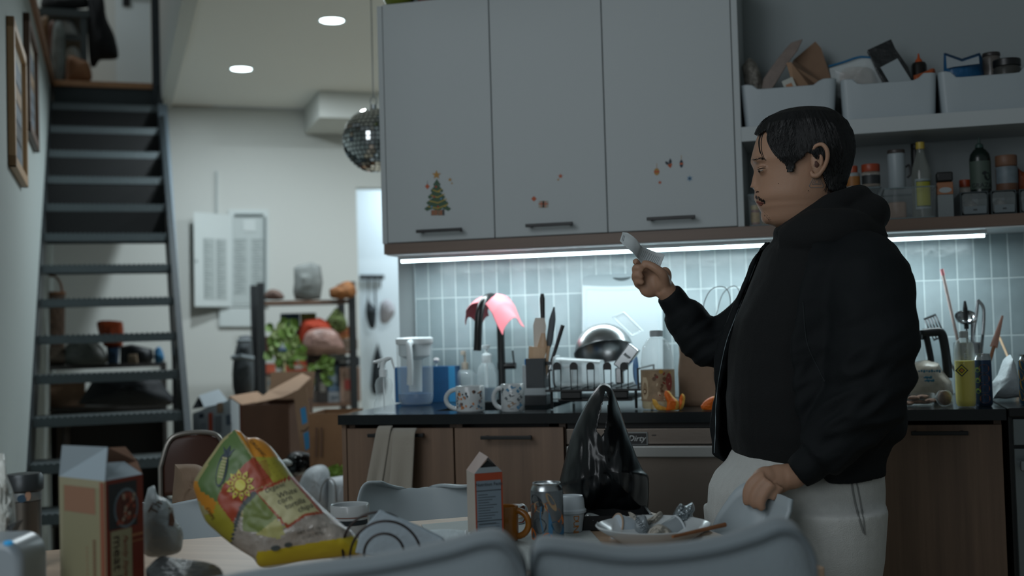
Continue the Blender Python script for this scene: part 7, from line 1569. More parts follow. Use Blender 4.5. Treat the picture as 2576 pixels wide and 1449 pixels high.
# ---- cardboard boxes on the floor
def cbox(label, x0, x1, ytop, D, dep_, flaps, mt=card, group='cardboard boxes on the hall floor', rz=0, y1=None, yfl=1100):
    A, B = HD(x0, ytop, D), HD(x1, ytop, D); c = (A+B)/2; w_ = (B-A).length; H = c.z
    t = thing('cardboard_box', label, 'box', (c.x, c.y, 0), YAW+rz, group); m = M(mt); e = .004
    m.bb(-w_/2, w_/2, 0, e, 0, H); m.bb(-w_/2, w_/2, dep_-e, dep_, 0, H); m.bb(-w_/2, -w_/2+e, e, dep_-e, 0, H); m.bb(w_/2-e, w_/2, e, dep_-e, 0, H); m.bb(-w_/2+e, w_/2-e, e, dep_-e, 0, e); obj('carton', m, t, smooth=False)
    for (side, L, ang_) in flaps:
        m = M(card2); a = R(ang_)
        if side == 'f': m.add([(-w_/2, 0, H), (w_/2, 0, H), (w_/2, -L*math.sin(a), H+L*math.cos(a)), (-w_/2, -L*math.sin(a), H+L*math.cos(a))], [(0, 1, 2, 3)])
        if side == 'b': m.add([(-w_/2, dep_, H), (w_/2, dep_, H), (w_/2, dep_+L*math.sin(a), H+L*math.cos(a)), (-w_/2, dep_+L*math.sin(a), H+L*math.cos(a))], [(0, 1, 2, 3)])
        if side == 'l': m.add([(-w_/2, 0, H), (-w_/2, dep_, H), (-w_/2-L*math.sin(a), dep_, H+L*math.cos(a)), (-w_/2-L*math.sin(a), 0, H+L*math.cos(a))], [(0, 1, 2, 3)])
        if side == 'r': m.add([(w_/2, 0, H), (w_/2, dep_, H), (w_/2+L*math.sin(a), dep_, H+L*math.cos(a)), (w_/2+L*math.sin(a), 0, H+L*math.cos(a))], [(0, 1, 2, 3)])
        obj('flap', m, t, smooth=False, solid=.004)
    return t, c, H
bt, bc, bh = cbox('big open cardboard box with raised flaps in the hall', 606, 728, 1018, 4.6, .34, [('b', .12, 20), ('l', .06, 55)], mat('cardboard_dark', '5E4334', .85, var=.15, vscale=12), rz=R(-6))
m = M(card2); q = [HD(712, 1000, 4.6), HD(640, 1015, 4.72), HD(676, 985, 4.9), HD(760, 940, 4.95), HD(782, 950, 4.75), HD(745, 985, 4.55)]; m.add(q, [(0, 1, 2), (0, 2, 3, 4, 5)]); obj('top_flap', m, bt, world=True, smooth=False, solid=.004)
q = [HD(738, 985, 4.50), HD(771, 975, 4.50), HD(790, 1125, 4.42), HD(758, 1145, 4.42)]; m = M(card2); m.add(q, [(0, 1, 2, 3)]); fl = obj('hanging_flap', m, bt, world=True, smooth=False, solid=.004)
def fp_(u, v, o=.004): return q[0].lerp(q[1], u).lerp(q[3].lerp(q[2], u), v)-_F*o
m = M(mat('tape_blue', '2E82B4', .5))
for v0, v1 in ((.30, .56), (.70, .97)): m.ngon([fp_(.36, v0), fp_(.76, v0), fp_(.76, v1), fp_(.36, v1)])
obj('blue_tape', m, fl, world=True, smooth=False)
m = M(mat('smile_dark', '3C302A', .6)); m.tube([fp_(lerp(.2, .8, k/8), .635+.03*math.sin(math.pi*k/8), .004) for k in range(9)], .0022, 6); obj('smile_mark', m, fl, world=True)
ct, cc, ch_ = cbox('tan cardboard box with printed stripes left of the counter end', 776, 880, 1040, 4.15, .24, [], mat('cardboard_tan', '7E5C40', .85, var=.12, vscale=12), rz=R(-4))
m = M(mat('box_stripes', '5A3E2C', .7)); 
for x in (793, 806): q_ = [HD(x, 1075, 4.13), HD(x+6, 1075, 4.13), HD(x+5, 1150, 4.13), HD(x-1, 1150, 4.13)]; m.ngon(q_)
obj('print', m, ct, world=True, smooth=False)
# folded white box with grey windows
t = thing('printed_carton', 'white and grey printed carton with its lid half open, left of the boxes', 'box', (lambda p: (p.x, p.y, 0))(HD(535, 1060, 4.9)))
m = M(mat('carton_white2', 'A0AAB0', .6)); q = [HD(484, 1040, 4.9), HD(580, 1005, 4.85), HD(590, 1100, 4.85), HD(488, 1100, 4.9)]; z0 = .0
m.add([q[0], q[1], Vector((q[1].x, q[1].y, z0)), Vector((q[0].x, q[0].y, z0))]+[p+_F*.15 for p in (q[0], q[1])]+[Vector((q[1].x, q[1].y, z0))+_F*.15, Vector((q[0].x, q[0].y, z0))+_F*.15], [(0, 1, 2, 3), (7, 6, 5, 4), (0, 3, 7, 4), (1, 5, 6, 2), (2, 6, 7, 3)]); obj('carton', m, t, world=True, smooth=False)
m = M(mat('carton_white2', 'A0AAB0', .6)); m.add([HD(514, 1026, 4.88), HD(576, 1012, 4.85), HD(551, 980, 4.98), HD(501, 995, 4.98)], [(0, 1, 2, 3)]); obj('lid', m, t, world=True, smooth=False, solid=.004)
m = M(mat('carton_dark2', '22282C', .7)); m.add([HD(484, 1028, 4.97), HD(514, 1024, 4.9), HD(500, 998, 4.99)], [(0, 1, 2)]); obj('inner', m, t, world=True, smooth=False, solid=.003)
m = M(); 
for (x0, y0, x1, y1, c) in ((500, 1042, 512, 1052, '303A48'), (524, 1040, 534, 1095, 'A84A34'), (545, 1015, 560, 1040, '8A7460'), (540, 1048, 556, 1090, '6A7278'), (568, 1045, 580, 1070, '4A5866'), (505, 1065, 518, 1095, '7A868E')): m.m(mat('cp_'+c, c, .6)); dd_ = 4.89-(x0-484)/100*.05; m.ngon([HD(x0, y0, dd_-.006), HD(x1, y0-3, dd_-.008), HD(x1+1, y1-2, dd_-.008), HD(x0+1, y1, dd_-.006)])
obj('print', m, t, world=True, smooth=False)
# tall grey rolled bag
sf('rolled_bag', 'tall grey rolled bag with straps leaning beside the rack', 'bag', [(602, 846), (630, 844), (636, 880), (640, 940), (634, 1000), (592, 1000), (584, 940), (590, 890), (598, 860)], 5.7, .07, mat('roll_grey', '4C5256', .7, var=.4, vscale=14), k=2)
m = M(mat('roll_strap', '7A8286', .4, .4)); m.tube([HD(584, 900, 5.62), HD(610, 897, 5.6), HD(638, 903, 5.62)], .012, 8); m.tube([HD(596, 858, 5.62), HD(632, 858, 5.62)], .008, 8); o = obj('strap_buckle', m, bpy.data.objects['rolled_bag'], world=True)
m = M(mat('roll_base', '5A3020', .7)); p = HD(600, 1000, 5.66); m.bb(-.03, .05, -.04, .04, 0, p.z, Matrix.Translation((p.x, p.y, 0))); o = obj('brown_carton', m, world=True, smooth=False); tag(o, 'narrow brown carton under the grey rolled bag', 'box')
# white bags and black heap on the floor near the counter end
sf('plastic_bag', 'round white carrier bag on the hall floor, left of the two', 'bag', [(745, 1235), (765, 1190), (790, 1172), (815, 1170), (828, 1185), (830, 1215), (826, 1290), (750, 1290)], 4.0, .08, mat('bag_white3', 'A9AEB2', .6, bump=.3, bscale=20), 'white carrier bags by the counter end', sd=3)
o = sf('plastic_bag', 'square white paper bag with string handle beside the counter end', 'bag', [(826, 1202), (876, 1194), (884, 1290), (824, 1290)], 3.95, .07, mat('bag_white3', 'A9AEB2', .6, bump=.3, bscale=20), 'white carrier bags by the counter end', k=1, sd=5)
m = M(mat('bag_string2', '6E6A66', .7)); m.tube(bez([HD(804, 1262, 3.88), HD(810, 1225, 3.86), HD(826, 1205, 3.86), HD(842, 1215, 3.86), HD(846, 1262, 3.88)]), .002, 6); obj('handle', m, o, world=True)
sf('dark_sack', 'crumpled black bag heaped behind the white carrier bags', 'bag', [(715, 1165), (730, 1140), (760, 1136), (786, 1150), (790, 1180), (740, 1200), (714, 1190)], 4.25, .06, mat('black_bag2', '101314', .4), amp=.03, sc_=50, sd=9)
sf('shoe', 'single pale shoe lying on the crumpled black bag', 'shoe', [(705, 1160), (722, 1155), (736, 1164), (728, 1172), (708, 1170)], 4.1, .03, mat('shoe_pale', '9AA09E', .6))
t = thing('small_plant', 'few bright green leaves low beside the counter end', 'plant', HD(852, 1195, 4.1)); m = M(mat('leaf_lime', '7E9A44', .5)); rnd = random.Random(4)
for i in range(9): leafm(m, HD(rnd.gauss(852, 11), rnd.gauss(1180, 6), 4.1), .04, rnd)
obj('leaves', m, t, world=True)
m = M(mat('stem_green', '6E6A48', .7)); m.tube(bez([HD(852, 1190, 4.1), HD(835, 1150, 4.2), HD(815, 1120, 4.3), HD(808, 1130, 4.3)]), .003, 6); obj('stem', m, t, world=True)
# ---- storage shelves behind the stairs
DS = 6.0; SO = HD(250, 920, DS); SO = Vector((SO.x, SO.y, 0)); Fq = frame(SO, TDIR, SDIR, ZD); za = HD(250, 917, DS).z; zb_s = HD(250, 1022, DS).z
xL, xR_ = (HP(96, 900, SO, SDIR)-SO).dot(TDIR), (HP(418, 900, SO, SDIR)-SO).dot(TDIR)
t = thing('storage_shelf', 'dark low shelf unit behind the stairs stacked with bags', 'shelf', SO); sm_ = mat('shelf_dark', '2A2826', .6)
for z in (za, zb_s, .25): m = M(sm_); m.bb(xL, xR_, 0, .32, z-.02, z, Fq); obj('board', m, t, world=True, smooth=False)
for x in (xL, xR_-.02): m = M(sm_); m.bb(x, x+.02, 0, .32, 0, za-.02, Fq); obj('side', m, t, world=True, smooth=False)
m = M(mat('shelf_backing', '2A2826', .6)); m.bb(xL, xR_, .32, .33, 0, zb_s, Fq); obj('back_panel', m, t, world=True, smooth=False)
# woven basket with handle
L = HD(132, 830, 6.1); L = Vector((L.x, L.y, za+.001)); t = thing('wicker_basket', 'tall wicker basket with a hooped handle behind the stairs', 'basket', L); bw = mat('wicker', '6A5444', .8, bump=.9, bscale=40, var=.5, vscale=50); hB = HD(132, 738, 6.1).z-za
m = M(bw); m.lathe([(0, 0), (.055, 0), (.065, hB), (.06, hB), (.05, .01), (0, .01)], 28); 
obj('body', m, t)
m = M(mat('wicker_rim', '8A5A38', .7)); m.tube([(.06*math.cos(a), .02*math.sin(a)*0, hB+.09*math.sin(a)) for a in [math.pi*k/20 for k in range(21)]], .006, 8); m.tube([(.064*math.cos(a), .064*math.sin(a), hB) for a in [2*math.pi*k/24 for k in range(24)]], .006, 8, closed=True); obj('handle', m, t)
sf('tool_case', 'orange plastic case with a dark latch behind the stairs', 'case', [(243, 812), (255, 806), (302, 808), (310, 820), (308, 872), (262, 872), (246, 830)], 6.05, .05, mat('case_orange', '9E4420', .5), k=2)
sf('blue_bucket', 'dark blue bucket under the orange case', 'bucket', [(268, 872), (302, 872), (298, 916), (270, 916)], 6.05, .05, mat('bucket_blue', '24405A', .5), k=1, zmin=za+.001)
sf('clear_bag', 'greyish clear bags piled left of the orange case', 'bag', [(165, 870), (190, 855), (230, 852), (262, 880), (264, 916), (160, 916)], 6.0, .06, mat('bag_greyish', '5E625E', .4, bump=.5, bscale=25, var=.3), sd=4, zmin=za+.001)
sf('tan_sack', 'brownish bag at the left end of the dark shelf behind stairs', 'bag', [(97, 884), (130, 872), (165, 880), (168, 916), (97, 916)], 6.0, .05, mat('sack_brown', '5A4E42', .7, var=.3), sd=6, zmin=za+.001)
sf('black_case', 'black square-topped case right of the orange case', 'case', [(302, 872), (330, 866), (384, 878), (388, 900), (380, 916), (302, 916)], 5.98, .06, mat('case_black', '1A1E22', .5), k=1, zmin=za+.001)
sf('beige_pack', 'small beige packet in front of the black case', 'packet', [(322, 892), (345, 890), (348, 914), (322, 914)], 5.88, .02, mat('pack_beige', '8A7A68', .6), k=1)
sf('blue_cloth', 'bright blue crumpled cloth at the right end of dark shelf', 'cloth', [(388, 880), (400, 872), (410, 886), (412, 908), (390, 912)], 5.95, .03, mat('cloth_blue', '2A6288', .7), sd=7)
sf('duffel_bag', 'large dark duffel bag with straps on the lower shelf', 'bag', [(195, 1018), (222, 975), (240, 955), (300, 950), (388, 950), (415, 975), (426, 1020)], 5.85, .10, mat('duffel', '14191E', .7, var=.3), sd=8, zmin=zb_s+.001)
m = M(card); a = HP(96, 985, SO, SDIR); b = HP(212, 985, SO, SDIR); m.bb((a-SO).dot(TDIR)+.05, (b-SO).dot(TDIR), .08, .3, zb_s+.001, HP(150, 958, SO+SDIR*.08, SDIR).z, Fq); o = obj('storage_carton', m, world=True, smooth=False); tag(o, 'brown carton on the lower shelf left of the duffel bag', 'box')
m = M(mat('frame_brown', '3A322C', .7), mat('frame_inner', '2C2A28', .7)); a = HP(98, 1060, SO, SDIR); b = HP(172, 1060, SO, SDIR); xa, xb = (a-SO).dot(TDIR)+.02, (b-SO).dot(TDIR); z1_ = zb_s-.03; xa += .06; m.bb(xa, xb, .05, .25, .26, z1_, Fq); m.cur = 1; m.bb(xa+.03, xb-.02, .04, .05, .35, z1_-.04, Fq); o = obj('brown_crate', m, world=True, smooth=False); tag(o, 'brown square crate under the lower shelf behind the stairs', 'crate')
# ---- upstairs landing
def U(px, py, off): return HP(px, py, Pl+SDIR*(ly+off), SDIR)
def usl(m, x0, y0, x1, y1, o0, th): a, b = U(x0, (y0+y1)/2, o0), U(x1, (y0+y1)/2, o0); zt_, zb_ = U((x0+x1)/2, y0, o0).z, U((x0+x1)/2, y1, o0).z; m.bb((a-Pl).dot(TDIR), (b-Pl).dot(TDIR), ly+o0, ly+o0+th, max(zb_, ZL+.001), zt_, Fs0)
t = thing('console_table', 'grey painted console unit on the upper landing', 'furniture', U(160, 190, .5)); gm = mat('console_grey', '4A5558', .6)
m = M(gm); usl(m, 98, 22, 232, 40, .25, .4); obj('top', m, t, world=True, smooth=False)
for x0, x1 in ((98, 106), (203, 220)): m = M(gm); usl(m, x0, 40, x1, 208, .27, .03); obj('leg', m, t, world=True, smooth=False)
m = M(gm); usl(m, 106, 92, 203, 100, .27, .35); obj('shelf', m, t, world=True, smooth=False)
m = M(mat('console_dark', '15191B', .7)); usl(m, 106, 40, 203, 215, .6, .02); obj('back', m, t, world=True, smooth=False)
m = M(mat('coat_dark', '12161A', .85, bump=.5, bscale=25))
def sfu(name, label, cat_, pts, off, th, mt, **k): return sf(name, label, cat_, pts, depth(U(pts[0][0], pts[0][1], off)), th, mt, **k)
sfu('puffer_coat', 'long black padded coat hanging over the upper landing rail', 'coat', [(222, -20), (258, -10), (268, 45), (288, 90), (298, 140), (285, 150), (252, 152), (240, 168), (226, 160), (220, 80)], .3, .10, mat('coat_dark', '12161A', .85, bump=.5, bscale=25), sd=2)
sfu('jacket', 'dark jacket piled on top of the grey console unit', 'jacket', [(106, -10), (160, -12), (215, -8), (218, 20), (110, 22)], .4, .08, mat('coat_dark2', '1C2022', .85), sd=3)
sfu('tote_bag', 'pale striped tote bag at the stair head', 'bag', [(128, 140), (136, 60), (160, 62), (165, 130), (162, 190), (150, 215), (134, 180)], .05, .06, mat('tote_pale', '7C8684', .8, var=.5, vscale=18), sd=4)
sfu('paper_bag', 'orange-brown paper bag on the upper landing by the stairs', 'bag', [(166, 205), (168, 150), (180, 140), (205, 150), (224, 160), (228, 205)], .12, .07, mat('bag_orangeb', '8A6244', .8, bump=.4, bscale=20), sd=5, zmin=ZL+.002)
sfu('white_sack', 'white cloth bundle inside the grey console unit', 'bag', [(150, 90), (152, 50), (180, 52), (200, 88), (195, 96)], .4, .06, mat('sack_white', 'A0A6A4', .8), sd=6)
sfu('white_sack', 'lower white bundle behind the orange-brown paper bag', 'bag', [(165, 145), (170, 122), (190, 118), (204, 140), (200, 160)], .3, .05, mat('sack_white', 'A0A6A4', .8), sd=7)
sfu('storage_basket', 'brown leather pouch hanging at the left of the console', 'bag', [(122, 60), (136, 52), (138, 120), (124, 140)], .1, .04, mat('leather', '5E3A28', .7), sd=8, k=2)
sfu('orange_packet', 'small orange packets at the left end of the landing', 'packet', [(103, 45), (120, 42), (120, 110), (112, 112)], .15, .03, mat('packets_orange', '8A6A48', .7, var=.5, vscale=20), sd=9, k=2)
# ============================================================ PERSON
from mathutils.bvhtree import BVHTree
DP = 2.62; FH = Vector((_F.x, _F.y, 0)).normalized(); RH = Vector((_R.x, _R.y, 0)).normalized()
def Q(px, py, lat=0): return HD(px, py, DP+lat)
def C3(px, py): return HD(px, py, DP)
def ZH(x, y): return 1840+x*.2484, 240+y*.2484
def QH(x, y, lat=0): return HD(*ZH(x, y), DP+lat)
skin = mat('skin', 'A07E68', .5, spec=.35, sss=.15, bump=.05, bscale=300); 
pp = C3(2010, 1200); person = thing('person', 'person in black jacket and grey sweatpants reading a receipt, hand on chair', 'person', (pp.x, pp.y, 0))
headT = [(158, 600, 880, .022), (178, 520, 940, .042), (230, 400, 1030, .062), (300, 312, 1095, .073), (400, 266, 1150, .080), (500, 234, 1172, .083), (600, 208, 1172, .084), (660, 199, 1162, .083), (720, 228, 1150, .081), (780, 240, 1132, .079), (860, 246, 1105, .077), (940, 246, 1078, .075), (1000, 234, 1062, .073), (1045, 238, 1060, .071), (1075, 262, 1060, .069), (1095, 276, 1062, .067), (1125, 274, 1066, .066), (1150, 296, 1072, .064), (1190, 316, 1080, .062), (1230, 328, 1085, .059), (1270, 352, 1090, .055), (1300, 392, 1095, .050), (1330, 470, 1100, .040)]
def headrow(row, n=40, ex=0, wex=0, pw=.82):
    y, xf, xb, w = row; xc, a = (xf+xb)/2, (xb-xf)/2; out = []; s_ = .2484*DP/FPX
    for k in range(n):
        t_ = 2*math.pi*k/n; c, s = math.cos(t_), math.sin(t_)
        fr = 1-.16*max(0, c)**1.5   # narrower to the face
        jaw = 1 if y < 1040 else 1
        P = QH(xc, y)-RH*(c*(a*s_+ex))+FH*(math.copysign(abs(s)**pw, s)*(w+wex)*fr); out.append(P)
    return out
def loft(m, rows, cap=True):
    n = len(rows[0]); k = len(m.v)
    for r_ in rows: m.v += r_
    for j in range(len(rows)-1):
        for i in range(n): m.f.append([k+j*n+i, k+j*n+(i+1) % n, k+(j+1)*n+(i+1) % n, k+(j+1)*n+i]); m.mi.append(m.cur)
    if cap: m.f.append([k+i for i in range(n)][::-1]); m.mi.append(m.cur); m.f.append([k+(len(rows)-1)*n+i for i in range(n)]); m.mi.append(m.cur)
def ellH(m, x, y, lat, rx, ry, rz, rot=0):
    T = frame(QH(x, y, lat), RH, FH, ZD) @ Matrix.Rotation(R(rot), 4, 'Y'); m.lathe([(math.sin(math.pi*i/10), -math.cos(math.pi*i/10)) for i in range(11)], 18, T @ Matrix.Diagonal((rx, ry, rz, 1)))
def torso(rows, n=36):
    # rows: (py, x left, x right, half depth)
    out = []
    for py, xl_, xr_, w in rows:
        c = C3((xl_+xr_)/2, py); a = (xr_-xl_)/2*DP/FPX
        out.append([c-RH*math.copysign(abs(math.cos(t_))**.9, math.cos(t_))*a+FH*math.copysign(abs(math.sin(t_))**.8, math.sin(t_))*w for t_ in [2*math.pi*k/n for k in range(n)]])
    return out
def limb(m, pts, rs, n=16, k=5, flat=1):
    P = bez(pts, k); N = len(P); m.tube(P, [interp([(i/(len(rs)-1), r) for i, r in enumerate(rs)], j/(N-1)) for j in range(N)], n, flat=flat)
b = M(skin)
loft(b, [headrow(r_) for r_ in headT])
limb(b, [QH(258, 745), QH(254, 800), QH(249, 860), QH(247, 915), QH(238, 946)], [.006, .0072, .0092, .011, .0118], 14)
for e in (-1, 1): ellH(b, 288, 950, e*.0125, .013, .007, .009); ellH(b, 300, 660, e*.028, .020, .022, .008, 8); ellH(b, 318, 752, e*.034, .0125, .013, .0115)
ellH(b, 282, 1052, 0, .0105, .022, .0052, -18); ellH(b, 300, 1102, 0, .0095, .018, .0058); ellH(b, 372, 1225, 0, .016, .024, .018)
limb(b, [QH(850, 1020), QH(820, 1230), QH(800, 1500), QH(790, 1750)], [.060, .062, .066, .08], 24)
TB = [(610, 2000, 2110, .07), (660, 1945, 2180, .11), (740, 1910, 2180, .14), (850, 1880, 2190, .15), (1000, 1865, 2190, .15), (1120, 1870, 2190, .155), (1250, 1850, 2170, .17), (1330, 1860, 2160, .17)]
loft(b, torso(TB))
nS, nE, nW = Q(2150, 700, -.17), Q(2185, 985, -.22), Q(2012, 1188, -.235)
limb(b, [nS, Q(2180, 850, -.21), nE, Q(2100, 1090, -.235), nW, Q(1975, 1200, -.235)], [.05, .045, .038, .034, .025, .027])
fS, fE, fW = Q(2010, 700, .17), Q(1790, 868, .20), Q(1684, 742, .19)
limb(b, [fS, Q(1900, 800, .2), fE, Q(1735, 805, .2), fW, Q(1672, 728, .19)], [.05, .042, .030, .029, .024, .026])
for x0, x1, la in ((2060, 2050, -.10), (1925, 1915, .10)): limb(b, [Q(x0, 1300, la), Q(x0-8, 1560, la), Vector((*(Q(x1, 1700, la)).xy, .12)), Vector((*(Q(x1, 1700, la)).xy, .05))], [.085, .062, .045, .045])
# near hand resting on the chair back
def hand_ell(m, px, py, lat, r, rot): T = frame(Q(px, py, lat), RH, FH, ZD) @ Matrix.Rotation(R(rot), 4, 'Y'); m.lathe([(math.sin(math.pi*i/10), -math.cos(math.pi*i/10)) for i in range(11)], 18, T @ Matrix.Diagonal((*r, 1)))
hand_ell(b, 1950, 1207, -.24, (.046, .022, .030), -14); hand_ell(b, 1925, 1206, -.245, (.030, .020, .026), -25)
F_ = [([(1922, 1196), (1898, 1208), (1882, 1232), (1879, 1256), (1881, 1271)], -.255, [.0125, .0115, .0105, .0095, .0075]),
      ([(1930, 1206), (1912, 1224), (1899, 1246), (1897, 1264), (1904, 1277)], -.268, [.0125, .0115, .0108, .0098, .0075]),
      ([(1944, 1215), (1930, 1232), (1918, 1252), (1914, 1270), (1920, 1283)], -.276, [.012, .011, .0102, .0095, .0072]),
      ([(1962, 1222), (1954, 1234), (1946, 1246), (1941, 1257)], -.272, [.0105, .0095, .009, .007])]
for pts, la, rs in F_: limb(b, [Q(x, y, la+.0*i) for i, (x, y) in enumerate(pts)], rs, 12, 4)
limb(b, [Q(1960, 1212, -.215), Q(1935, 1225, -.195), Q(1912, 1240, -.19), Q(1902, 1254, -.195)], [.013, .012, .0105, .008], 12, 4)
# raised hand holding the receipt
hand_ell(b, 1655, 712, .19, (.034, .017, .030), -30); hand_ell(b, 1668, 702, .178, (.020, .016, .030), 18); hand_ell(b, 1634, 722, .19, (.026, .016, .026), -40)
for pts, lats, rs in (([(1645, 690), (1622, 672), (1606, 664), (1597, 655)], (.2, .2, .195, .185), [.011, .0098, .009, .0075]),
      ([(1640, 706), (1614, 690), (1600, 684), (1599, 674), (1608, 674), (1618, 682)], (.2, .19, .18, .172, .166, .165), [.011, .0098, .009, .0088, .0085, .007]),
      ([(1636, 720), (1612, 706), (1599, 702), (1598, 692), (1607, 692), (1616, 700)], (.2, .19, .18, .172, .166, .165), [.0105, .0095, .009, .0088, .0082, .007]),
      ([(1634, 732), (1616, 722), (1604, 716), (1603, 708), (1612, 709), (1619, 714)], (.2, .19, .182, .174, .168, .167), [.010, .009, .0082, .008, .0076, .0065]),
      ([(1674, 716), (1668, 692), (1650, 676), (1632, 666), (1616, 662)], (.175, .16, .158, .165, .172), [.0135, .0125, .0105, .0098, .008])):
    limb(b, [Q(x, y, l_) for (x, y), l_ in zip(pts, lats)], rs, 12, 4)
b.remesh(.0034, 3, .5)
bvh = BVHTree.FromPolygons([tuple(v) for v in b.v], b.f)
def hit(tree, px, py, off=.0006):
    d = _ray(px, py).normalized(); p, n_, i, ds = tree.ray_cast(CAM, d); return None if p is None else p-d*off
def hitH(x, y, off=.0006): return hit(bvh, *ZH(x, y), off)
body = obj('body', b, person, world=True, ang=180)
# ear, both sides
for e in (-1, 1):
    m = M(skin); L0 = e*.080
    def E_(x, y, o): return QH(x, y)+FH*(L0+e*o)
    limb(m, [E_(722, 690, .004), E_(718, 620, .012), E_(745, 578, .018), E_(800, 572, .022), E_(840, 625, .024), E_(850, 705, .020), E_(830, 780, .014), E_(800, 830, .008), E_(765, 862, .006), E_(728, 858, .004), E_(712, 820, .002)], [.0030, .0035, .0040, .0045, .0048, .0045, .0042, .0048, .0062, .0055, .003], 10)
    limb(m, [E_(770, 640, .010), E_(800, 690, .012), E_(800, 750, .010), E_(770, 800, .006), E_(738, 790, .006), E_(722, 755, .007)], [.003, .004, .0042, .004, .0042, .0035], 10)
    T = frame(E_(780, 712, .0045), RH, FH, ZD); m.lathe([(math.sin(math.pi*i/10), -math.cos(math.pi*i/10)) for i in range(11)], 16, T @ Matrix.Diagonal((.0168, .0085, .033, 1)))
    m.jitter(.0002, 50, 1); ear = obj('ear', m, body, world=True, ang=180)
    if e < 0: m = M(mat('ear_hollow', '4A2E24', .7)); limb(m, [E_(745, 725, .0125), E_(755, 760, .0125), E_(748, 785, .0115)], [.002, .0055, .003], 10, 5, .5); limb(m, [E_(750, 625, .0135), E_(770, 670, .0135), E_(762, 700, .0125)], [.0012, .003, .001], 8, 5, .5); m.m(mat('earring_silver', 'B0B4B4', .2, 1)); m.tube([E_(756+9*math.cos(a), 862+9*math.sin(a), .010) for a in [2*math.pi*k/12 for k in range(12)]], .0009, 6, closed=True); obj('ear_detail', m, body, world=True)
# eye, brow, moustache, mouth, tattoo: laid on the face
def onface(m, pts, r, n=8, off=.0004, k=4):
    P = [hitH(p.x, p.y, off) for p in bez([(x, y, 0) for x, y in pts], k)]; P = [p for p in P if p is not None]
    if len(P) > 1: N = len(P); rs = [interp([(i/(len(r)-1), q) for i, q in enumerate(r)], j/(N-1)) for j in range(N)] if hasattr(r, '__len__') else r; m.tube(P, rs, n)
m = M(mat('eye_dark', '1A1210', .2)); onface(m, [(262, 752), (285, 744), (315, 736), (345, 734)], [.0006, .0011, .0012, .0005]); onface(m, [(274, 762), (282, 768), (290, 766)], [.0015, .0028, .0018]); m.m(mat('eye_white', '8E8880', .3)); onface(m, [(290, 762), (304, 760), (318, 754)], [.0014, .0018, .0008]); m.m(mat('lid_brown', '5E4436', .6)); onface(m, [(262, 736), (290, 722), (322, 716), (350, 722)], .0006); onface(m, [(275, 782), (300, 782), (325, 770)], .0005); obj('eye', m, body, world=True)
hairm = mat('hair_black', '090A0C', .5, spec=.4)
m = M(hairm); rnd = random.Random(6)
for i in range(34): x = rnd.uniform(205, 330); y = 652-(x-205)*.12+rnd.uniform(-8, 10)+max(0, x-290)*.25; onface(m, [(x, y), (x+14, y-7)], .00045, 5, .0006, 2)
obj('eyebrow', m, body, world=True)
m = M(mat('moustache_black', '16110F', .6))
for i in range(75):
    u = rnd.random(); x = lerp(240, 335, u); y = lerp(1022, 1072, u**1.2)+rnd.uniform(-13, 13); onface(m, [(x, y), (x+rnd.uniform(2, 8), y+rnd.uniform(10, 18))], .0005, 5, .0007, 2)
for i in range(26): x = rnd.uniform(330, 400); y = 1200+(x-330)*1.1+rnd.uniform(-26, 14); onface(m, [(x, y), (x+3, y+7)], .0003, 5, .0003, 2)
obj('moustache', m, body, world=True)
m = M(mat('lip_red', '6E3E34', .45)); onface(m, [(262, 1082), (285, 1086), (310, 1086), (332, 1092)], [.0026, .0026, .0018, .0006]); onface(m, [(284, 1102), (300, 1106), (320, 1100)], [.003, .0028, .001]); m.m(mat('lip_line', '2E1612', .6)); onface(m, [(272, 1092), (295, 1095), (318, 1093), (336, 1098)], .0007); onface(m, [(248, 982), (262, 975), (278, 978)], [.0008, .0016, .0008]); obj('mouth', m, body, world=True)
m = M(mat('tattoo_blue', '6A6A6C', .7))
for tri, w_ in (([(868, 778), (932, 918), (918, 934), (800, 934), (788, 915), (855, 785)], .0006), ([(868, 800), (905, 900), (815, 900)], .0005), ([(868, 840), (888, 888), (838, 888)], .0005)):
    for k in range(len(tri)): onface(m, [tri[k], ((tri[k][0]+tri[(k+1) % len(tri)][0])/2, (tri[k][1]+tri[(k+1) % len(tri)][1])/2), tri[(k+1) % len(tri)]], w_, 5, .0002, 2)
m.m(mat('mole', '3A2620', .7)); onface(m, [(474, 893), (479, 893)], .0009, 6); onface(m, [(776, 964), (781, 964)], .001, 6); obj('tattoo', m, body, world=True)
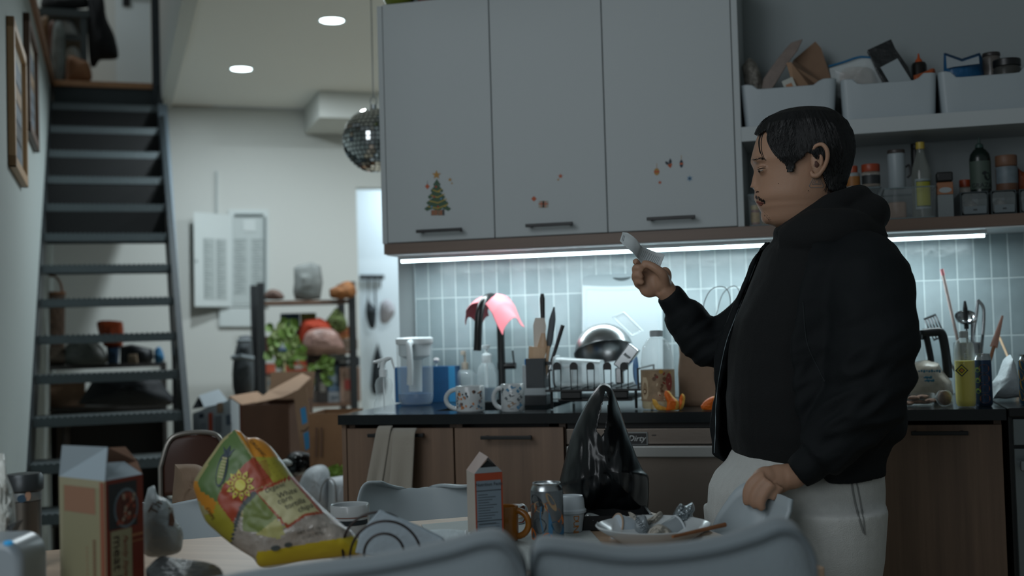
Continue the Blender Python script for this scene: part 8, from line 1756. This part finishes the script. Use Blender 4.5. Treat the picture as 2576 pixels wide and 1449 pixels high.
# hair
hp = [(245, 402), (235, 340), (240, 280), (310, 210), (430, 150), (600, 90), (790, 90), (1020, 120), (1190, 280), (1290, 480), (1300, 680), (1260, 820), (1220, 900), (1150, 1010), (1050, 985), (990, 955), (950, 880), (920, 760), (862, 650), (812, 590), (765, 575), (715, 640), (650, 675), (628, 775), (572, 775), (548, 700), (475, 640), (425, 570), (385, 480), (368, 400), (352, 352), (320, 372), (285, 400)]
hrows = [(138, 640, 840, .015)]+[(y-12 if y < 300 else y, xf-(10 if y < 420 else 0), xb+(30 if y > 250 else 16), w) for y, xf, xb, w in headT if y < 960]+[(1010, 300, 1120, .072), (1040, 400, 1110, .066)]
def rowat(y):
    return (y,)+tuple(interp([(r_[0], r_[i]) for r_ in hrows], y) for i in (1, 2, 3))
h = M(hairm); n = 260; ys = [138+i*5 for i in range(180)]; rows = []
for y in ys:
    r_ = headrow(rowat(y), n, .004, .009, .84); rr = []
    for k, p in enumerate(r_):
        a = 2*math.pi*k/n; c = QH((rowat(y)[1]+rowat(y)[2])/2, y); d_ = (p-c); L = d_.length; fl = a*9+y*.012*(1 if a < math.pi else -1)
        s_ = noise.noise(Vector((a*16+y*.008, y*.006, 3)))*.002+abs(noise.noise(Vector((a*34+y*.012, y*.008, 7))))*.002; rr.append(p+d_.normalized()*s_ if L > 0 else p)
    rows.append(rr)
for r_ in rows: h.v += r_
for j in range(len(rows)-1):
    for i in range(n):
        i2 = (i+1) % n; f = [j*n+i, j*n+i2, (j+1)*n+i2, (j+1)*n+i]; c = sum((h.v[q] for q in f), Vector())/4; d_ = c-CAM; zz_ = d_.dot(_F); x, y = 1288+FPX*d_.dot(_R2)/zz_, 724.5-FPX*d_.dot(_U2)/zz_
        far = (c-QH(700, ys[j])).dot(FH) > 0
        if inside((x-1840)/.2484, (y-240)/.2484, hp) or (ys[j] < 300): h.f.append(f); h.mi.append(0)
h.f.append([i for i in range(n)]); h.mi.append(0)
used = sorted({i for f in h.f for i in f}); mp_ = {v: i for i, v in enumerate(used)}; h.v = [h.v[i] for i in used]; h.f = [[mp_[i] for i in f] for f in h.f]
hair = obj('hair', h, person, world=True, ang=180, solid=.005)
htree = BVHTree.FromPolygons([tuple(v) for v in h.v], h.f)
m = M(hairm); rnd = random.Random(9)
def strand(pts, r=.0006, lift=0, free=True):
    P = []
    for p in bez([(x, y, 0) for x, y in pts], 5):
        q = hit(htree, *ZH(p.x, p.y), .0034+lift)
        if q is None and not free: break
        q = q or hitH(p.x, p.y, .0015+lift)
        if q is None: q = QH(p.x, p.y, -.02 if not P else (P[-1]-QH(p.x, p.y)).dot(_F))
        P.append(q)
    if len(P) > 2: m.tube(P, [r*(1-.6*i/len(P)) for i in range(len(P))], 5)
for i in range(620):   # comb lines sweeping from the crown
    u = rnd.random(); x0, y0 = lerp(300, 1060, u), lerp(150, 300, abs(u-.55)*2)+rnd.uniform(0, 330); L_ = rnd.uniform(140, 300)
    if u < .45: strand([(x0+40, y0), (x0+10, y0+L_*.35), (x0+14, y0+L_*.7), (x0+44, y0+L_)], .0008, 0, False)
    else: strand([(x0, y0), (x0+30*u, y0+L_*.35), (x0+62*u, y0+L_*.7), (x0+80*u, y0+L_)], .0008, 0, False)
for i in range(90):    # feathered lower edge at the temple, sideburn and nape
    a_, b_ = rnd.choice((((370, 400), (430, 570)), ((430, 560), (560, 680)), ((552, 690), (632, 700)), ((552, 730), (632, 740)), ((660, 650), (745, 590)), ((860, 640), (930, 780)), ((925, 770), (1000, 940)))); q = rnd.random(); x0, y0 = lerp(a_[0], b_[0], q), lerp(a_[1], b_[1], q)
    strand([(x0+4, y0-40), (x0+2, y0-14), (x0+rnd.uniform(-4, 8), y0+rnd.uniform(8, 24))], .0007)
for pts in ([(370, 360), (366, 440), (400, 530), (450, 610), (545, 668)], [(384, 350), (392, 450), (430, 540), (500, 620), (570, 660)], [(360, 350), (380, 460), (420, 560), (480, 630)]): 
    for k in range(5): strand([(x+rnd.uniform(-9, 9), y+rnd.uniform(-6, 6)) for x, y in pts], .001)
for pts in ([(305, 390), (282, 450), (284, 540), (310, 620), (345, 660)], [(318, 385), (300, 460), (303, 550), (325, 625), (350, 655)], [(290, 395), (274, 470), (282, 560), (300, 600)]): strand(pts, .0007); strand([(x+3, y+2) for x, y in pts], .0005)
for i in range(46):    # loose curls standing off the crown
    x0 = rnd.uniform(270, 1040); y0 = interp([(250, 300), (330, 250), (450, 190), (600, 138), (790, 128), (985, 180), (1100, 310)], x0)+12; w_ = rnd.uniform(40, 110); hh = rnd.uniform(8, 24)
    a_ = [QH(x0+w_*k/6, interp([(250, 300), (330, 250), (450, 190), (600, 138), (790, 128), (985, 180), (1100, 310), (1160, 420)], x0+w_*k/6)+10-hh*math.sin(math.pi*k/6), rnd.uniform(-.03, .03)*0+.01*(i % 5-2)) for k in range(7)]; m.tube(bez(a_, 3), .0005, 5)
for i in range(30): x0 = rnd.uniform(960, 1110); strand([(x0, 820), (x0-5, 900), (x0-10-rnd.uniform(0, 25), rnd.uniform(950, 1000))], .0008)
obj('loose_strands', m, hair, world=True)
# sweatpants
swm = mat('sweat_grey', 'B9BBB8', .95, bump=.3, bscale=400, sheen=.3, var=.08, vscale=60)
p_ = M(swm)
loft(p_, torso([(1128, 1850, 2205, .175), (1160, 1836, 2208, .185), (1190, 1806, 2208, .195), (1225, 1790, 2210, .20), (1290, 1786, 2208, .20), (1350, 1800, 2200, .195), (1400, 1840, 2180, .15)]))
for x0, x1, la, rr in ((2076, 2066, -.105, (.132, .125, .105, .09, .075, .06)), (1912, 1902, .095, (.128, .118, .10, .085, .075, .06))):
    g = Q(x1, 1700, la); limb(p_, [Q(x0, 1270, la), Q(x0, 1400, la), Q(x0-4, 1560, la), Vector((*Q(x1, 1700, la).xy, .35)), Vector((g.x, g.y, .16)), Vector((g.x, g.y, .09))], rr, 28)
p_.remesh(.007, 5, .6)
for i, v in enumerate(p_.v):
    k = noise.noise(Vector((v.x*9, v.y*9, v.z*3)))*.006+max(0, v.z-.80)*0; p_.v[i] = v+(v-Vector((pp.x, pp.y, v.z))).normalized()*k
ptree = BVHTree.FromPolygons([tuple(v) for v in p_.v], p_.f); pants = obj('sweatpants', p_, person, world=True, ang=180)
m = M(mat('seam_grey', '747674', .95)); 
def oncloth(m, tree, pts, r, off=.0005, k=6):
    P = [hit(tree, p.x, p.y, off) for p in bez([(x, y, 0) for x, y in pts], k)]; P = [p for p in P if p is not None]; m.tube(P, r, 8)
oncloth(m, ptree, [(2140, 1196), (2148, 1250), (2160, 1300), (2172, 1340)], .0022); oncloth(m, ptree, [(2150, 1192), (2162, 1250), (2172, 1310), (2176, 1345)], .0018); obj('pocket_seam', m, pants, world=True)
for la, x1 in ((-.105, 2066), (.095, 1902)):
    g = Q(x1, 1700, la); m = M(mat('shoe_grey', '4A4E50', .7)); m.lathe([(math.sin(math.pi*i/10), -math.cos(math.pi*i/10)) for i in range(11)], 20, frame((g.x-RH.x*.06, g.y-RH.y*.06, .045), RH, FH, ZD) @ Matrix.Diagonal((.14, .048, .044, 1))); 
    for i, v in enumerate(m.v): m.v[i] = Vector((v.x, v.y, max(v.z, .001)))
    obj('shoe', m, person, world=True)
# hoodie
blackc = mat('hoodie_black', '080B0D', .9, bump=.15, bscale=300); hd = M(blackc)
HT = [(590, 1960, 2140, .10), (625, 1925, 2200, .15), (700, 1896, 2215, .185), (800, 1856, 2218, .19), (900, 1838, 2215, .19), (1000, 1832, 2210, .19), (1080, 1838, 2205, .19), (1125, 1848, 2205, .185), (1158, 1862, 2205, .18)]
loft(hd, torso(HT))
limb(hd, [Q(1962, 590, 0), Q(1975, 582, -.04), Q(2035, 556, -.075), Q(2090, 520, -.082), Q(2140, 498, -.055), Q(2160, 492, 0), Q(2140, 498, .055), Q(2090, 520, .082), Q(2035, 556, .075), Q(1975, 582, .04), Q(1962, 590, 0)], [.016, .018, .026, .028, .026, .026, .026, .028, .026, .018, .016], 14)
limb(hd, [Q(2120, 560, -.07), Q(2172, 545, -.05), Q(2186, 540, 0), Q(2172, 545, .05), Q(2120, 560, .07)], [.04, .045, .046, .045, .04], 16)
limb(hd, [Q(2150, 500, -.05), Q(2196, 512, -.03), Q(2204, 514, 0), Q(2196, 512, .03), Q(2150, 500, .05)], [.010, .0085, .0085, .0085, .010], 10)
limb(hd, [Q(1985, 612, -.06), Q(2050, 590, -.11), Q(2130, 590, -.11), Q(2180, 600, -.03)], [.04, .055, .055, .05], 16)
hd.remesh(.006, 4, .6); hd.jitter(.003, 12, 4); hood = obj('hoodie', hd, person, world=True, ang=180)
# jacket: open front shell, sleeves
jm = mat('jacket_black', '0B1013', .78, bump=.2, bscale=500, spec=.3); j = M(jm)
# (py, outer left, outer right, half depth, near front edge x)
JT = [(598, 1935, 2205, .125, 2040), (625, 1905, 2235, .18, 2000), (680, 1886, 2262, .225, 1975), (760, 1852, 2276, .235, 1955), (850, 1822, 2272, .235, 1942), (950, 1803, 2262, .235, 1940), (1040, 1796, 2252, .235, 1952), (1090, 1795, 2252, .235, 1962), (1112, 1795, 2222, .225, 1975), (1150, 1798, 2212, .215, 1995), (1188, 1850, 2210, .21, 2030)]
rows = []
for py, xl_, xr_, w, xn in JT:
    c = C3((xl_+xr_)/2, py); a = (xr_-xl_)/2*DP/FPX; cx = (xl_+xr_)/2; t0 = math.acos(max(-1, min(1, (cx-xn)/((xr_-xl_)/2)))); t1 = 2*math.pi-.32; N = 40
    f = lambda t_, s_: c-RH*math.copysign(abs(math.cos(t_))**.9, math.cos(t_))*a*s_-FH*math.copysign(abs(math.sin(t_))**.8, math.sin(t_))*w*s_
    rows.append([f(lerp(t0, t1, k/(N-1)), 1) for k in range(N)]+[f(lerp(t1, t0, k/(N-1)), .91) for k in range(N)])
loft(j, rows)
limb(j, [Q(2150, 668, -.12), Q(2175, 720, -.18), Q(2190, 830, -.225), Q(2190, 930, -.24), Q(2170, 1010, -.245), Q(2110, 1085, -.25), Q(2052, 1150, -.245)], [.085, .098, .092, .086, .080, .064, .050], 26)
limb(j, [Q(2055, 1148, -.245), Q(2030, 1168, -.243), Q(2003, 1192, -.238)], [.036, .038, .033], 20)
limb(j, [Q(2040, 660, .13), Q(1985, 730, .18), Q(1900, 810, .21), Q(1825, 858, .215), Q(1782, 862, .215), Q(1745, 830, .21), Q(1708, 778, .2)], [.085, .09, .078, .066, .060, .054, .044], 24)
limb(j, [Q(1712, 785, .2), Q(1696, 762, .196), Q(1678, 738, .19)], [.034, .036, .032], 20)
limb(j, [Q(2230, 1040, -.08), Q(2236, 1062, .02), Q(2225, 1060, .1)], [.035, .03, .035], 14)
j.remesh(.0065, 4, .6)
sA = [Q(2190, 830, -.225), Q(2170, 1010, -.245), Q(2030, 1168, -.243)]
tree_ = BVHTree.FromPolygons([tuple(v) for v in j.v], j.f); jn = bpy.data.meshes.new('t'); jn.from_pydata([tuple(v) for v in j.v], [], j.f); nr = [v.normal.copy() for v in jn.vertices]; bpy.data.meshes.remove(jn)
for i, v in enumerate(j.v):
    a = noise.noise(Vector((v.x*7+v.z*6, v.y*6, v.z*13-v.x*5)))*.011+noise.noise(Vector((v.x*17+v.z*12, v.y*14, v.z*26-v.x*9)))*.004
    nearel = max(0, 1-(v-sA[1]).length/.2); fe = max(0, 1-(v-Q(1800, 860, .21)).length/.17)
    a += (nearel*.016+fe*.010)*(1-abs(noise.noise(Vector((v.x*9+v.z*9, v.y*5, v.z*30-v.x*22))))*3.2)*.6
    cf = min(1, (v-Q(1695, 762, .195)).length/.07, (v-Q(2025, 1170, -.24)).length/.07); j.v[i] = v+nr[i]*a*cf
jtree = BVHTree.FromPolygons([tuple(v) for v in j.v], j.f); jk = obj('jacket', j, person, world=True, ang=180)
rib = mat('rib_black', '0C1012', .9, bump=.6, bscale=200)
m = M(mat('zip_grey', '5A6468', .35, .7)); oncloth(m, jtree, [(1910, 640), (1887, 700), (1848, 803), (1826, 865), (1809, 948), (1801, 1020), (1800, 1080), (1797, 1140)], .0013, .001, 8); obj('zip', m, jk, world=True)
m = M(mat('zip_grey', '5A6468', .35, .7)); oncloth(m, jtree, [(2050, 590), (2012, 628), (1992, 690), (1975, 760)], .0011, .001, 8); obj('zip', m, jk, world=True)
m = M(mat('collar_suede', '1A2022', .95)); limb(m, [Q(2046, 592, -.125), Q(2080, 586, -.145), Q(2125, 582, -.14), Q(2165, 580, -.10), Q(2196, 592, -.02), Q(2180, 592, .08)], [.010, .018, .022, .020, .018, .012], 14, 6, .6); m.jitter(.002, 40, 2); obj('collar', m, jk, world=True)
m = M(mat('seam_black', '161D20', .8)); oncloth(m, jtree, [(2020, 760), (2030, 860), (2060, 930), (2075, 960)], .0012, .0006, 8); obj('seam', m, jk, world=True)
# receipt
def rcp(u, v):
    S_ = [(1566, 584, 1559, 606), (1578, 585, 1569, 616), (1592, 594, 1581, 627), (1602, 603, 1592, 636), (1611, 616, 1601, 646), (1616, 622, 1606, 652), (1632, 627, 1614, 664), (1650, 634, 1628, 674), (1664, 638, 1640, 680), (1672, 642, 1654, 689)]
    x = v*(len(S_)-1); i = min(len(S_)-2, int(x)); f = x-i; a, b_ = S_[i], S_[i+1]; q = [lerp(a[k], b_[k], f) for k in range(4)]
    lat = .168-.012*math.sin(v*math.pi*2)+.01*v; return HD(lerp(q[0], q[2], u), lerp(q[1], q[3], u), DP+lat+.006*math.sin(u*3))
t = thing('receipt', 'curled white paper receipt held in the person\'s raised hand', 'receipt', rcp(.5, .6))
m = M(mat('receipt_paper', 'B4BCBE', .8)); m.grid(rcp, 8, 40); rcs = obj('paper', m, t, world=True, solid=.0004)
m = M(mat('receipt_ink', '8E9698', .8))
for v0 in [.04, .07]+[.56+.035*k for k in range(11)]:
    m.tube([rcp(u, v0)-_F*.0009 for u in ((.2, .35, .5, .65) if v0 > .1 else (.3, .5, .8))], .0004 if v0 > .1 else .0008, 5)
obj('print', m, t, world=True)
